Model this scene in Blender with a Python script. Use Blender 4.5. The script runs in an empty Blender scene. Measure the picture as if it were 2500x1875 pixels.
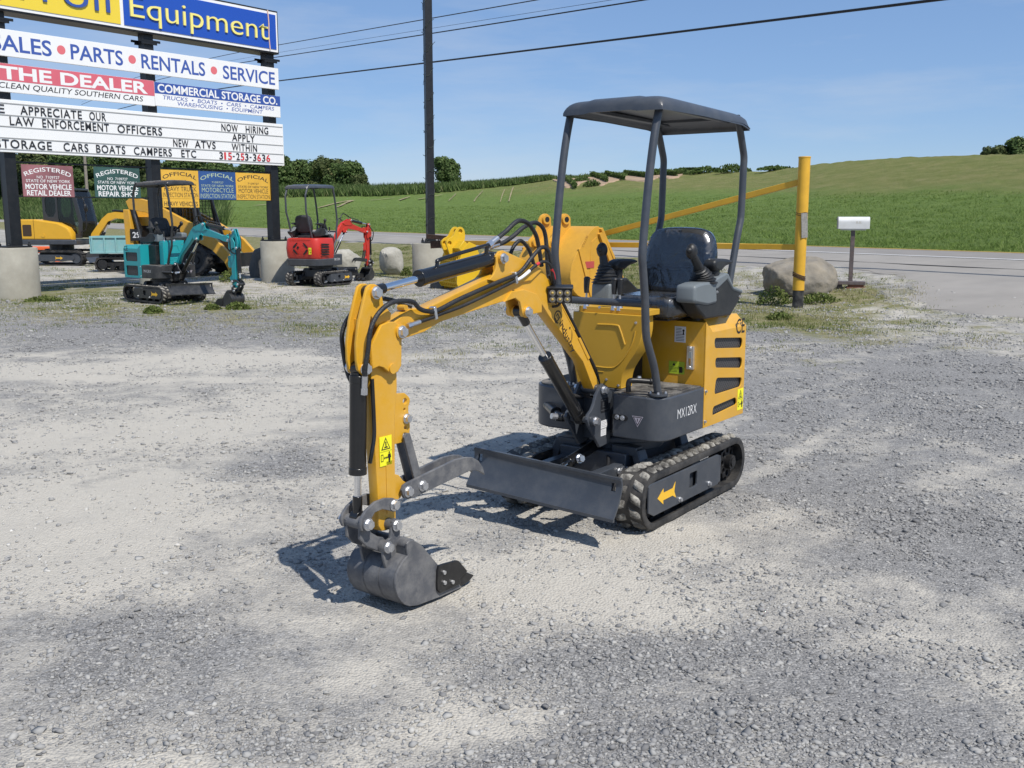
import bpy, bmesh, math, random
import numpy as np
from mathutils import Vector, Matrix
R = math.radians
random.seed(7)
rng = np.random.default_rng(11)
sc = bpy.context.scene
col = sc.collection

# ------------------------------------------------------------------ camera
cam_d = bpy.data.cameras.new('camera')
cam = bpy.data.objects.new('camera', cam_d)
col.objects.link(cam)
cam.location = (0, 0, 1.6)
cam.rotation_euler = (R(90 - 9.6), 0, 0)
cam_d.sensor_width = 36
cam_d.lens = 34.93
cam_d.clip_end = 5000
cam_d.clip_start = 0.05
sc.camera = cam
# ------------------------------------------------------------------ world
SUN = Vector((0.393, -0.553, 1.0)).normalized()
w = bpy.data.worlds.new('World')
sc.world = w
w.use_nodes = True
wn, wl = w.node_tree.nodes, w.node_tree.links
wn.clear()
sky = wn.new('ShaderNodeTexSky')
sky.sky_type = 'NISHITA'
sky.sun_disc = False
sky.sun_elevation = math.asin(SUN.z)
sky.sun_rotation = math.atan2(SUN.x, SUN.y)
sky.altitude = 1200
sky.air_density = 1.0
sky.dust_density = 0.25
sky.ozone_density = 3.0
bg = wn.new('ShaderNodeBackground')
bg.inputs['Strength'].default_value = 0.098
wo = wn.new('ShaderNodeOutputWorld')
# thin high cloud wisps in the sky
tc = wn.new('ShaderNodeTexCoord')
mp = wn.new('ShaderNodeMapping')
mp.inputs['Scale'].default_value = (1.2, 1.2, 7.0)
mp.inputs['Rotation'].default_value = (0.0, 0.12, 0.3)
nz = wn.new('ShaderNodeTexNoise')
nz.inputs['Scale'].default_value = 2.2
nz.inputs['Detail'].default_value = 7
nz.inputs['Roughness'].default_value = 0.62
rp = wn.new('ShaderNodeValToRGB')
rp.color_ramp.elements[0].position = 0.45
rp.color_ramp.elements[1].position = 0.80
rp.color_ramp.elements[0].color = (0, 0, 0, 1)
rp.color_ramp.elements[1].color = (.42, .42, .42, 1)
mx = wn.new('ShaderNodeMix')
mx.data_type = 'RGBA'
mx.inputs['B'].default_value = (6.2, 6.6, 7.2, 1)
wl.new(tc.outputs['Generated'], mp.inputs['Vector'])
wl.new(mp.outputs['Vector'], nz.inputs['Vector'])
wl.new(nz.outputs['Fac'], rp.inputs['Fac'])
wl.new(rp.outputs['Color'], mx.inputs['Factor'])
tint = wn.new('ShaderNodeMix')
tint.data_type = 'RGBA'
tint.blend_type = 'MULTIPLY'
tint.inputs['Factor'].default_value = 1.0
tint.inputs['B'].default_value = (.93, .965, 1.05, 1)
flat = wn.new('ShaderNodeMix')
flat.data_type = 'RGBA'
flat.inputs['Factor'].default_value = .42
flat.inputs['B'].default_value = (2.35, 4.10, 7.35, 1)
wl.new(sky.outputs['Color'], tint.inputs['A'])
wl.new(tint.outputs['Result'], flat.inputs['A'])
wl.new(flat.outputs['Result'], mx.inputs['A'])
wl.new(mx.outputs['Result'], bg.inputs['Color'])
wl.new(bg.outputs['Background'], wo.inputs['Surface'])
# ------------------------------------------------------------------ sun
sun_d = bpy.data.lights.new('sun', 'SUN')
sun_d.energy = 4.7
sun_d.angle = R(0.53)
sun_d.color = (1.0, 0.95, 0.875)
sun = bpy.data.objects.new('sun', sun_d)
sun.rotation_euler = SUN.to_track_quat('Z', 'Y').to_euler()
sun.location = (8, -10, 20)
col.objects.link(sun)
# ------------------------------------------------------------------ exposure
sc.view_settings.view_transform = 'Standard'
sc.view_settings.look = 'None'
sc.view_settings.exposure = 0.12
sc.view_settings.gamma = 1.0
sc.cycles.max_bounces = 6
sc.cycles.transparent_max_bounces = 12
sc.cycles.sample_clamp_indirect = 6


# ================================================================== materials
MATS = {}


def mat(name, c, rough=.5, metal=0.0, coat=0.0, var=0.0, vs=6.0, bump=0.0, bs=40.0, spec=.5,
        dust=0.0, dc=(.42, .40, .36), ds=9.0):
    if name in MATS:
        return MATS[name]
    m = bpy.data.materials.new(name)
    m.use_nodes = True
    n, l = m.node_tree.nodes, m.node_tree.links
    b = n['Principled BSDF']
    b.inputs['Roughness'].default_value = rough
    b.inputs['Metallic'].default_value = metal
    b.inputs['Specular IOR Level'].default_value = spec
    b.inputs['Coat Weight'].default_value = coat
    b.inputs['Coat Roughness'].default_value = .12
    rgb = n.new('ShaderNodeRGB')
    rgb.outputs[0].default_value = (*c, 1)
    out = rgb.outputs[0]
    t = n.new('ShaderNodeTexCoord')
    if var > 0:
        z = n.new('ShaderNodeTexNoise')
        z.inputs['Scale'].default_value = vs
        z.inputs['Detail'].default_value = 6
        l.new(t.outputs['Object'], z.inputs['Vector'])
        mr = n.new('ShaderNodeMapRange')
        mr.inputs['From Min'].default_value = .3
        mr.inputs['From Max'].default_value = .7
        mr.inputs['To Min'].default_value = 1 - var
        mr.inputs['To Max'].default_value = 1 + var
        l.new(z.outputs['Fac'], mr.inputs['Value'])
        vm = n.new('ShaderNodeVectorMath')
        vm.operation = 'SCALE'
        l.new(out, vm.inputs[0])
        l.new(mr.outputs['Result'], vm.inputs['Scale'])
        out = vm.outputs['Vector']
    if dust > 0:
        z2 = n.new('ShaderNodeTexNoise')
        z2.inputs['Scale'].default_value = ds
        z2.inputs['Detail'].default_value = 9
        z2.inputs['Roughness'].default_value = .7
        l.new(t.outputs['Object'], z2.inputs['Vector'])
        m2 = n.new('ShaderNodeMapRange')
        m2.inputs['From Min'].default_value = .42
        m2.inputs['From Max'].default_value = .68
        m2.inputs['To Max'].default_value = dust
        l.new(z2.outputs['Fac'], m2.inputs['Value'])
        mm = n.new('ShaderNodeMix')
        mm.data_type = 'RGBA'
        l.new(m2.outputs['Result'], mm.inputs['Factor'])
        l.new(out, mm.inputs['A'])
        mm.inputs['B'].default_value = (*dc, 1)
        out = mm.outputs['Result']
        ma = n.new('ShaderNodeMath')
        ma.operation = 'MULTIPLY_ADD'
        ma.inputs[1].default_value = .5
        ma.inputs[2].default_value = rough
        l.new(m2.outputs['Result'], ma.inputs[0])
        l.new(ma.outputs[0], b.inputs['Roughness'])
    l.new(out, b.inputs['Base Color'])
    if bump > 0:
        z3 = n.new('ShaderNodeTexNoise')
        z3.inputs['Scale'].default_value = bs
        z3.inputs['Detail'].default_value = 5
        l.new(t.outputs['Object'], z3.inputs['Vector'])
        bp = n.new('ShaderNodeBump')
        bp.inputs['Strength'].default_value = bump
        bp.inputs['Distance'].default_value = .02
        l.new(z3.outputs['Fac'], bp.inputs['Height'])
        l.new(bp.outputs['Normal'], b.inputs['Normal'])
    MATS[name] = m
    return m


YEL = mat('yellow_paint', (.63, .330, .018), .38, coat=.22, var=.05, vs=4, bump=.04, bs=90, dust=.13, dc=(.6, .5, .32))
CHROME = mat('chrome', (.82, .83, .85), .12, 1.0, var=.02)
ZINC = mat('zinc_plated_steel', (.62, .63, .65), .34, .9, var=.12, vs=60)
CYLBLK = mat('cylinder_black', (.006, .0062, .007), .28, coat=.3, dust=.012)
GREY = mat('dark_grey_paint', (.043, .050, .062), .40, coat=.15, var=.06, vs=5, bump=.03, bs=120, dust=.06)
GREYB = mat('bucket_grey_paint', (.084, .087, .096), .5, coat=.05, var=.08, vs=8, bump=.06, bs=90, dust=.30, ds=11)
BLACK = mat('black_steel', (.007, .007, .008), .42, dust=.04, ds=14)
RUBBER = mat('track_rubber', (.013, .013, .014), .6, dust=.22, dc=(.26, .24, .21), ds=7, bump=.15, bs=60)
LUG = mat('dusty_tread_rubber', (.085, .08, .072), .85, dust=1.0, dc=(.46, .44, .39), ds=13, bump=.45, bs=70)
HOSE = mat('hydraulic_hose_rubber', (.012, .0125, .0145), .48, bump=.25, bs=160, dust=.05)
PLAST = mat('black_plastic', (.012, .013, .0145), .48, bump=.06, bs=200, dust=.04)
GPLAST = mat('light_grey_plastic', (.145, .165, .175), .5, var=.04, bump=.04, bs=200)
SEATM = mat('seat_vinyl', (.030, .031, .033), .65, var=.25, vs=9, bump=.1, bs=60)
WHITE = mat('white_decal', (.74, .74, .74), .5)
BLKD = mat('black_decal', (.012, .010, .010), .5)
YDEC = mat('warning_yellow_decal', (.85, .80, .02), .5)
GDEC = mat('lime_decal', (.40, .52, .03), .5)
DECA = mat('orange_arrow_decal', (.80, .46, .03), .5)
ALU = mat('aluminium', (.72, .73, .74), .3, .85)
RED = mat('red_decal', (.55, .03, .035), .5)
LENS = mat('lamp_lens', (.26, .24, .20), .1, .3, coat=1)


def special_materials():
    # perforated screen behind the hood slots
    m = bpy.data.materials.new('wire_screen')
    m.use_nodes = True
    n, l = m.node_tree.nodes, m.node_tree.links
    b = n['Principled BSDF']
    t = n.new('ShaderNodeTexCoord')
    mpp = n.new('ShaderNodeMapping')
    mpp.inputs['Rotation'].default_value = (0, R(45), 0)
    mpp.inputs['Scale'].default_value = (58, 58, 58)
    v = n.new('ShaderNodeTexBrick')
    v.offset = 0
    for k, val in (('Scale', 1.0), ('Mortar Size', .16), ('Brick Width', 1.0), ('Row Height', 1.0), ('Mortar Smooth', .1)):
        v.inputs[k].default_value = val
    v.inputs['Color1'].default_value = (.006, .006, .007, 1)
    v.inputs['Color2'].default_value = (.012, .012, .013, 1)
    v.inputs['Mortar'].default_value = (.075, .075, .078, 1)
    sep = n.new('ShaderNodeSeparateXYZ')
    cmb = n.new('ShaderNodeCombineXYZ')
    l.new(t.outputs['Object'], mpp.inputs['Vector'])
    l.new(mpp.outputs['Vector'], sep.inputs[0])
    l.new(sep.outputs['X'], cmb.inputs['X'])
    l.new(sep.outputs['Z'], cmb.inputs['Y'])
    l.new(cmb.outputs[0], v.inputs['Vector'])
    l.new(v.outputs['Color'], b.inputs['Base Color'])
    b.inputs['Roughness'].default_value = .5
    MATS['wire_screen'] = m
    # clear wrinkled plastic film
    m = bpy.data.materials.new('clear_plastic_film')
    m.use_nodes = True
    n, l = m.node_tree.nodes, m.node_tree.links
    n.clear()
    o = n.new('ShaderNodeOutputMaterial')
    tr = n.new('ShaderNodeBsdfTransparent')
    gl = n.new('ShaderNodeBsdfGlossy')
    gl.inputs['Roughness'].default_value = .20
    gl.inputs['Color'].default_value = (.9, .92, .95, 1)
    t = n.new('ShaderNodeTexCoord')
    z = n.new('ShaderNodeTexNoise')
    z.inputs['Scale'].default_value = 7
    z.inputs['Detail'].default_value = 3
    z.inputs['Distortion'].default_value = 1.2
    bp = n.new('ShaderNodeBump')
    bp.inputs['Strength'].default_value = .85
    bp.inputs['Distance'].default_value = .020
    fr = n.new('ShaderNodeFresnel')
    fr.inputs['IOR'].default_value = 1.45
    ad = n.new('ShaderNodeMath')
    ad.operation = 'MULTIPLY_ADD'
    ad.inputs[1].default_value = 1.1
    ad.inputs[2].default_value = .06
    mix = n.new('ShaderNodeMixShader')
    l.new(t.outputs['Object'], z.inputs['Vector'])
    l.new(z.outputs['Fac'], bp.inputs['Height'])
    l.new(bp.outputs['Normal'], gl.inputs['Normal'])
    l.new(bp.outputs['Normal'], fr.inputs['Normal'])
    l.new(fr.outputs['Fac'], ad.inputs[0])
    l.new(ad.outputs[0], mix.inputs['Fac'])
    l.new(tr.outputs[0], mix.inputs[1])
    l.new(gl.outputs[0], mix.inputs[2])
    l.new(mix.outputs[0], o.inputs['Surface'])
    MATS['film'] = m
    # glass
    m = bpy.data.materials.new('tinted_glass')
    m.use_nodes = True
    n, l = m.node_tree.nodes, m.node_tree.links
    n.clear()
    o = n.new('ShaderNodeOutputMaterial')
    tr = n.new('ShaderNodeBsdfTransparent')
    tr.inputs['Color'].default_value = (.62, .70, .68, 1)
    gl = n.new('ShaderNodeBsdfGlossy')
    gl.inputs['Roughness'].default_value = .03
    fr = n.new('ShaderNodeFresnel')
    fr.inputs['IOR'].default_value = 1.5
    mix = n.new('ShaderNodeMixShader')
    l.new(fr.outputs['Fac'], mix.inputs['Fac'])
    l.new(tr.outputs[0], mix.inputs[1])
    l.new(gl.outputs[0], mix.inputs[2])
    l.new(mix.outputs[0], o.inputs['Surface'])
    MATS['glass'] = m


special_materials()
SCREEN, FILM, GLASS = MATS['wire_screen'], MATS['film'], MATS['glass']


# ================================================================== mesh helpers
def V(*a):
    return Vector(a)


def chaikin(p, n=2, closed=True):
    for _ in range(n):
        q = []
        m = len(p)
        for i in range(m if closed else m - 1):
            a, b = p[i], p[(i + 1) % m]
            q.append(tuple(a[k] * .75 + b[k] * .25 for k in range(len(a))))
            q.append(tuple(a[k] * .25 + b[k] * .75 for k in range(len(a))))
        if not closed:
            q = [p[0]] + q + [p[-1]]
        p = q
    return p


def circ(cx, cy, r, n=18, a0=0.0):
    return [(cx + r * math.cos(a0 + 2 * math.pi * i / n), cy + r * math.sin(a0 + 2 * math.pi * i / n)) for i in range(n)]


def rrect(x0, y0, x1, y1, r, n=4):
    p = []
    for cx, cy, a in ((x1 - r, y0 + r, -90), (x1 - r, y1 - r, 0), (x0 + r, y1 - r, 90), (x0 + r, y0 + r, 180)):
        for i in range(n + 1):
            t = R(a + 90 * i / n)
            p.append((cx + r * math.cos(t), cy + r * math.sin(t)))
    return p


def round_poly(p, r, n=4):
    out = []
    m = len(p)
    for i in range(m):
        a, b, c = Vector((*p[i - 1], 0)), Vector((*p[i], 0)), Vector((*p[(i + 1) % m], 0))
        d0, d1 = (a - b), (c - b)
        k = min(r, d0.length * .45, d1.length * .45)
        s0, s1 = b + d0.normalized() * k, b + d1.normalized() * k
        for j in range(n + 1):
            t = j / n
            q = s0 * (1 - t) ** 2 + b * 2 * t * (1 - t) + s1 * t * t
            out.append((q.x, q.y))
    return out


def spline(path, n=6):
    P = [Vector(p) for p in path]
    if len(P) < 3:
        return P
    out = []
    for i in range(len(P) - 1):
        p0, p1, p2, p3 = P[max(i - 1, 0)], P[i], P[i + 1], P[min(i + 2, len(P) - 1)]
        for k in range(n):
            t = k / n
            out.append(.5 * ((2 * p1) + (p2 - p0) * t + (2 * p0 - 5 * p1 + 4 * p2 - p3) * t * t + (3 * p1 - p0 - 3 * p2 + p3) * t ** 3))
    out.append(P[-1])
    return out


FRXZ = lambda y: (V(0, y, 0), V(1, 0, 0), V(0, 0, 1))


class MB:
    def __init__(s):
        s.v, s.f, s.mi, s.cur = [], [], [], 0
        s.grp, s.g = [], 0

    def new(s):
        """what follows becomes an object of its own"""
        s.g += 1
        return s

    def m(s, i):
        s.cur = i
        return s

    def add(s, verts, faces):
        o = len(s.v)
        s.v += [tuple(x) for x in verts]
        for f in faces:
            s.f.append(tuple(i + o for i in f))
            s.mi.append(s.cur)
            s.grp.append(s.g)
        return s

    def box(s, c, d, rot=None, taper=1.0):
        c = Vector(c)
        q = []
        for z in (-1, 1):
            k = taper if z > 0 else 1.0
            for x, y in ((-1, -1), (1, -1), (1, 1), (-1, 1)):
                p = V(x * d[0] / 2 * k, y * d[1] / 2 * k, z * d[2] / 2)
                if rot is not None:
                    p = rot @ p
                q.append(c + p)
        return s.add(q, [(3, 2, 1, 0), (4, 5, 6, 7), (0, 1, 5, 4), (1, 2, 6, 5), (2, 3, 7, 6), (3, 0, 4, 7)])

    def bar(s, a, b, wd, hg, up=(0, 0, 1)):
        a, b = Vector(a), Vector(b)
        t = (b - a)
        L = t.length
        t.normalize()
        u = Vector(up)
        sd = t.cross(u)
        if sd.length < 1e-4:
            sd = V(1, 0, 0)
        sd.normalize()
        u = sd.cross(t)
        q = []
        for e in (a, b):
            for i, j in ((-1, -1), (1, -1), (1, 1), (-1, 1)):
                q.append(e + sd * i * wd / 2 + u * j * hg / 2)
        return s.add(q, [(0, 1, 2, 3), (7, 6, 5, 4), (4, 5, 1, 0), (5, 6, 2, 1), (6, 7, 3, 2), (7, 4, 0, 3)])

    def cyl(s, a, b, r0, r1=None, n=16, cap=True, rot=0.0):
        a, b = Vector(a), Vector(b)
        r1 = r0 if r1 is None else r1
        t = (b - a).normalized()
        u = t.orthogonal().normalized()
        k = t.cross(u)
        q = []
        for e, r in ((a, r0), (b, r1)):
            for i in range(n):
                t2 = rot + 2 * math.pi * i / n
                q.append(e + (u * math.cos(t2) + k * math.sin(t2)) * r)
        fs = [(i, (i + 1) % n, n + (i + 1) % n, n + i) for i in range(n)]
        if cap:
            fs += [tuple(range(n - 1, -1, -1)), tuple(range(n, 2 * n))]
        return s.add(q, fs)

    def tube(s, path, r, n=10, sm=6, cap=True):
        P = spline(path, sm) if sm else [Vector(p) for p in path]
        N = len(P)
        rad = r if isinstance(r, (list, tuple)) else None
        T = []
        for i in range(N):
            T.append((P[min(i + 1, N - 1)] - P[max(i - 1, 0)]).normalized())
        u = T[0].orthogonal().normalized()
        q = []
        for i in range(N):
            u = (u - T[i] * u.dot(T[i])).normalized()
            k = T[i].cross(u)
            rr = r if rad is None else rad[0] + (rad[1] - rad[0]) * i / (N - 1)
            for j in range(n):
                a = 2 * math.pi * j / n
                q.append(P[i] + (u * math.cos(a) + k * math.sin(a)) * rr)
        fs = []
        for i in range(N - 1):
            for j in range(n):
                fs.append((i * n + j, i * n + (j + 1) % n, (i + 1) * n + (j + 1) % n, (i + 1) * n + j))
        if cap:
            fs += [tuple(range(n - 1, -1, -1)), tuple(range((N - 1) * n, N * n))]
        return s.add(q, fs)

    def prism(s, pts, o, u, wv, th):
        """polygon in the plane (o; u, w), pushed th along u x w"""
        o, u, wv = Vector(o), Vector(u), Vector(wv)
        nn = u.cross(wv).normalized() * th
        A = [o + u * p[0] + wv * p[1] for p in pts]
        n = len(A)
        area = sum(pts[i][0] * pts[(i + 1) % n][1] - pts[(i + 1) % n][0] * pts[i][1] for i in range(n))
        if area < 0:
            A.reverse()
        B = [p + nn for p in A]
        fs = [tuple(range(n - 1, -1, -1)), tuple(range(n, 2 * n))]
        fs += [(i, (i + 1) % n, n + (i + 1) % n, n + i) for i in range(n)]
        return s.add(A + B, fs)

    def poly(s, pts, o, u, wv):
        o, u, wv = Vector(o), Vector(u), Vector(wv)
        return s.add([o + u * p[0] + wv * p[1] for p in pts], [tuple(range(len(pts)))])

    def mesh(s, me, M):
        return s.add([M @ v.co for v in me.vertices], [tuple(p.vertices) for p in me.polygons])

    def plate(s, pts, fr, th, holes=(), bev=.003):
        cu = bpy.data.curves.new('outline', 'CURVE')
        cu.dimensions = '2D'
        cu.fill_mode = 'BOTH'
        bev = min(bev, th * .4)
        cu.extrude = th / 2 - bev
        cu.bevel_depth = bev
        cu.bevel_resolution = 1
        cu.offset = -bev
        for pp in [pts] + list(holes):
            sp = cu.splines.new('POLY')
            sp.points.add(len(pp) - 1)
            for i, p in enumerate(pp):
                sp.points[i].co = (p[0], p[1], 0, 1)
            sp.use_cyclic_u = True
        ob = bpy.data.objects.new('outline', cu)
        me = bpy.data.meshes.new_from_object(ob)
        o, u, wv = fr
        n = Vector(u).cross(Vector(wv))
        M = Matrix((( u[0], wv[0], n[0], o[0]), (u[1], wv[1], n[1], o[1]), (u[2], wv[2], n[2], o[2]), (0, 0, 0, 1)))
        s.mesh(me, M)
        bpy.data.objects.remove(ob)
        bpy.data.curves.remove(cu)
        bpy.data.meshes.remove(me)
        return s

    def text(s, txt, o, right, up, h, wd=None, bold=0.0, align='L', shear=0.0, th=.0, arc=None, space=1.0):
        """letters of cap height h standing at o (lower left), fitted to width wd"""
        cu = bpy.data.curves.new('letters', 'FONT')
        cu.body = txt
        cu.size = 1.0
        cu.offset = bold
        cu.shear = shear
        cu.space_character = space
        cu.resolution_u = 4
        cu.extrude = 0
        ob = bpy.data.objects.new('letters', cu)
        me = bpy.data.meshes.new_from_object(ob)
        bpy.data.objects.remove(ob)
        bpy.data.curves.remove(cu)
        if not len(me.vertices):
            return s
        xs = [v.co.x for v in me.vertices]
        x0, x1 = min(xs), max(xs)
        cap = .69
        sy = h / cap
        sx = (wd / (x1 - x0)) if wd else sy
        W = (x1 - x0) * sx
        off = {'L': 0, 'C': -W / 2, 'R': -W}[align]
        o, right, up = Vector(o), Vector(right).normalized(), Vector(up).normalized()
        n = right.cross(up)
        q = []
        for v in me.vertices:
            x, y = (v.co.x - x0) * sx + off, v.co.y * sy
            if arc:
                a = x / arc
                x, y = (arc + y) * math.sin(a), (arc + y) * math.cos(a) - arc
            q.append(o + right * x + up * y)
        fs = [tuple(p.vertices) for p in me.polygons]
        if th > 0:
            k = len(q)
            ec = {}
            for f in fs:
                for i in range(len(f)):
                    e = (f[i], f[(i + 1) % len(f)])
                    ec[e] = 1
            sides = [(b, a, a + k, b + k) for (a, b) in ec if (b, a) not in ec]
            sides = [(x[3], x[2], x[1], x[0]) for x in sides]
            q = q + [p + n * th for p in q]
            fs = [tuple(i + k for i in f) for f in fs] + sides
        s.add(q, fs)
        bpy.data.meshes.remove(me)
        return s

    def bolt(s, c, d, r=.018, h=.012, collar=True, split=True):
        if split:
            s.new()
        c, d = Vector(c), Vector(d).normalized()
        if collar:
            s.cyl(c, c + d * h * .3, r * 1.25, n=16)
            c = c + d * h * .3
        return s.cyl(c, c + d * h, r, r * .94, n=6, rot=.3)

    def grid(s, P, closed_u=False, closed_v=False):
        nu, nv = len(P), len(P[0])
        q = [p for row in P for p in row]
        fs = []
        for i in range(nu if closed_u else nu - 1):
            for j in range(nv if closed_v else nv - 1):
                a, b = i, (i + 1) % nu
                c, d = j, (j + 1) % nv
                fs.append((a * nv + c, b * nv + c, b * nv + d, a * nv + d))
        return s.add(q, fs)

    def ball(s, c, r, n=12, sq=(1, 1, 1), e=1.0):
        c = Vector(c)
        P = []
        sg = lambda x: math.copysign(abs(x) ** e, x)
        for i in range(n + 1):
            a = math.pi * i / n - math.pi / 2
            row = []
            for j in range(2 * n):
                b = math.pi * j / n
                row.append(c + V(sg(math.cos(a)) * sg(math.cos(b)) * sq[0], sg(math.cos(a)) * sg(math.sin(b)) * sq[1], sg(math.sin(a)) * sq[2]) * r)
            P.append(row)
        return s.grid(P, closed_v=True)

    def build(s, name, mats, parent=None, bevel=0.0, ang=38, seg=2):
        used_g = sorted(set(s.grp))
        if len(used_g) > 1:
            out = None
            for g in used_g:
                q = MB()
                mp_ = {}
                for f, mi_, gg in zip(s.f, s.mi, s.grp):
                    if gg != g:
                        continue
                    for i in f:
                        if i not in mp_:
                            mp_[i] = len(q.v)
                            q.v.append(s.v[i])
                    q.f.append(tuple(mp_[i] for i in f))
                    q.mi.append(mi_)
                    q.grp.append(0)
                o = q.build(name, mats, parent, bevel, ang, seg)
                out = out or o
            return out
        me = bpy.data.meshes.new(name)
        me.from_pydata([tuple(x) for x in s.v], [], s.f)
        if not isinstance(mats, (list, tuple)):
            mats = [mats]
        for mm in mats:
            me.materials.append(mm)
        me.polygons.foreach_set('material_index', s.mi)
        me.validate()
        me.shade_smooth()
        me.set_sharp_from_angle(angle=R(ang))
        ob = bpy.data.objects.new(name, me)
        col.objects.link(ob)
        if parent is not None:
            ob.parent = parent
        if bevel > 0:
            md = ob.modifiers.new('bevel', 'BEVEL')
            md.width = bevel
            md.segments = seg
            md.limit_method = 'ANGLE'
            md.angle_limit = R(40)
            md.harden_normals = False
        return ob


def tag(o, label=None, cat=None, group=None, kind=None):
    for k, val in (('label', label), ('category', cat), ('group', group), ('kind', kind)):
        if val:
            o[k] = val
    return o


def thing(name, loc, rz, label, cat, group=None, scale=1.0):
    o = bpy.data.objects.new(name, None)
    col.objects.link(o)
    o.location = loc
    o.rotation_euler = (0, 0, rz)
    o.empty_display_size = .3
    if scale != 1.0:
        o.scale = (scale,) * 3
    return tag(o, label, cat, group)


# ================================================================== numpy noise
def _h(ix, iy, seed):
    n = (ix.astype(np.int64) * 374761393 + iy.astype(np.int64) * 668265263 + seed * 982451653) & 0x7fffffff
    n = ((n ^ (n >> 13)) * 1274126177) & 0x7fffffff
    return ((n ^ (n >> 16)) & 0xffff) / 65535.0


def vnoise(x, y, seed=0):
    x0, y0 = np.floor(x), np.floor(y)
    fx, fy = x - x0, y - y0
    fx, fy = fx * fx * (3 - 2 * fx), fy * fy * (3 - 2 * fy)
    a, b = _h(x0, y0, seed), _h(x0 + 1, y0, seed)
    c, d = _h(x0, y0 + 1, seed), _h(x0 + 1, y0 + 1, seed)
    return (a * (1 - fx) + b * fx) * (1 - fy) + (c * (1 - fx) + d * fx) * fy


def fbm(x, y, oct=4, seed=0, gain=.5):
    t, a, n = 0, 1, 0
    for k in range(oct):
        t = t + a * vnoise(x * 2 ** k + 17.3 * k, y * 2 ** k - 9.1 * k, seed + k)
        n += a
        a *= gain
    return t / n


def sstep(a, b, x):
    t = np.clip((x - a) / (b - a), 0, 1)
    return t * t * (3 - 2 * t)


# road runs from far left to near right; SN is the distance across it
SNX, SNY = .8526, .5225


def gz(x, y):
    s = np.asarray(x) * SNX + np.asarray(y) * SNY
    return .65 * sstep(12.5, 20.5, s)


def gzf(x, y):
    return float(gz(x, y))


# ================================================================== mini excavator
# local frame of a machine: x forward, y to its left, z up, origin on the ground under the slew ring
LX, LZ = V(-1, 0, 0), V(0, 0, 1)     # reading direction / up on a left side


def xz(y):
    return (V(0, y, 0), V(1, 0, 0), V(0, 0, 1))


def sticker_sheet(b, o, right, up, wd, h, mi):
    n = Vector(right).cross(Vector(up))
    b.m(mi).prism([(0, 0), (wd, 0), (wd, h), (0, h)], o, right, up, .0012)
    return Vector(o) + n * .0016


def warn_sticker(name, o, right, up, wd, h, parent):
    """yellow warning label: triangle above, figure and arrow below"""
    b = MB()
    p = sticker_sheet(b, o, right, up, wd, h, 0)
    r, u = Vector(right), Vector(up)
    b.m(1)
    b.poly([(wd * .12, h * .54), (wd * .88, h * .54), (wd * .5, h * .96)], p, r, u)
    b.m(0)
    b.poly([(wd * .22, h * .575), (wd * .78, h * .575), (wd * .5, h * .89)], p + r.cross(u) * .0005, r, u)
    b.m(1)
    q = p + r.cross(u) * .001
    b.poly([(wd * .46, h * .66), (wd * .54, h * .66), (wd * .55, h * .81), (wd * .45, h * .81)], q, r, u)
    b.poly([(wd * .34, h * .60), (wd * .66, h * .60), (wd * .62, h * .65), (wd * .38, h * .65)], q, r, u)
    b.poly([(0.02 * wd, h * .488), (wd * .98, h * .488), (wd * .98, h * .496), (wd * .02, h * .496)], q, r, u)
    # arrow and standing figure
    for x0, x1, y0, y1 in ((.08, .27, .16, .18), (.08, .27, .38, .40), (.08, .11, .16, .40), (.24, .27, .16, .40)):
        b.poly([(wd * x0, h * y0), (wd * x1, h * y0), (wd * x1, h * y1), (wd * x0, h * y1)], q, r, u)
    b.poly([(wd * .32, h * .27), (wd * .40, h * .22), (wd * .40, h * .255), (wd * .55, h * .255), (wd * .55, h * .22), (wd * .63, h * .27),
            (wd * .55, h * .32), (wd * .55, h * .285), (wd * .40, h * .285), (wd * .40, h * .32)], q, r, u)
    b.poly([(wd * .70, h * .10), (wd * .755, h * .10), (wd * .77, h * .22), (wd * .785, h * .10), (wd * .84, h * .10), (wd * .85, h * .25),
            (wd * .91, h * .25), (wd * .87, h * .38), (wd * .67, h * .38), (wd * .63, h * .25), (wd * .69, h * .25)], q, r, u)
    b.poly(circ(wd * .77, h * .425, wd * .055, 10), q, r, u)
    return b.build(name, [YDEC, BLKD], parent)


def hydr_hose(name, path, parent, r=.0095, fit=(), mark=None):
    b = MB().tube(path, r, 10)
    P = spline(path, 6)
    b.m(1)
    for e in fit:
        if e == 0:
            d = (P[0] - P[1]).normalized()
            b.cyl(P[0] + d * .03, P[0] - d * .03, r * 1.25, n=12)
            b.cyl(P[0] + d * .045, P[0] + d * .02, r * 1.5, n=6)
        else:
            d = (P[-1] - P[-2]).normalized()
            b.cyl(P[-1] + d * .03, P[-1] - d * .03, r * 1.25, n=12)
            b.cyl(P[-1] + d * .045, P[-1] + d * .02, r * 1.5, n=6)
    if mark:
        for t0, t1, mi in mark:
            b.m(mi)
            k = [P[int(t * (len(P) - 1))] for t in np.linspace(t0, t1, 6)]
            b.tube(k, r * 1.06, 10, 0)
    return b.build(name, [HOSE, ZINC, RED, WHITE], parent)


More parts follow.
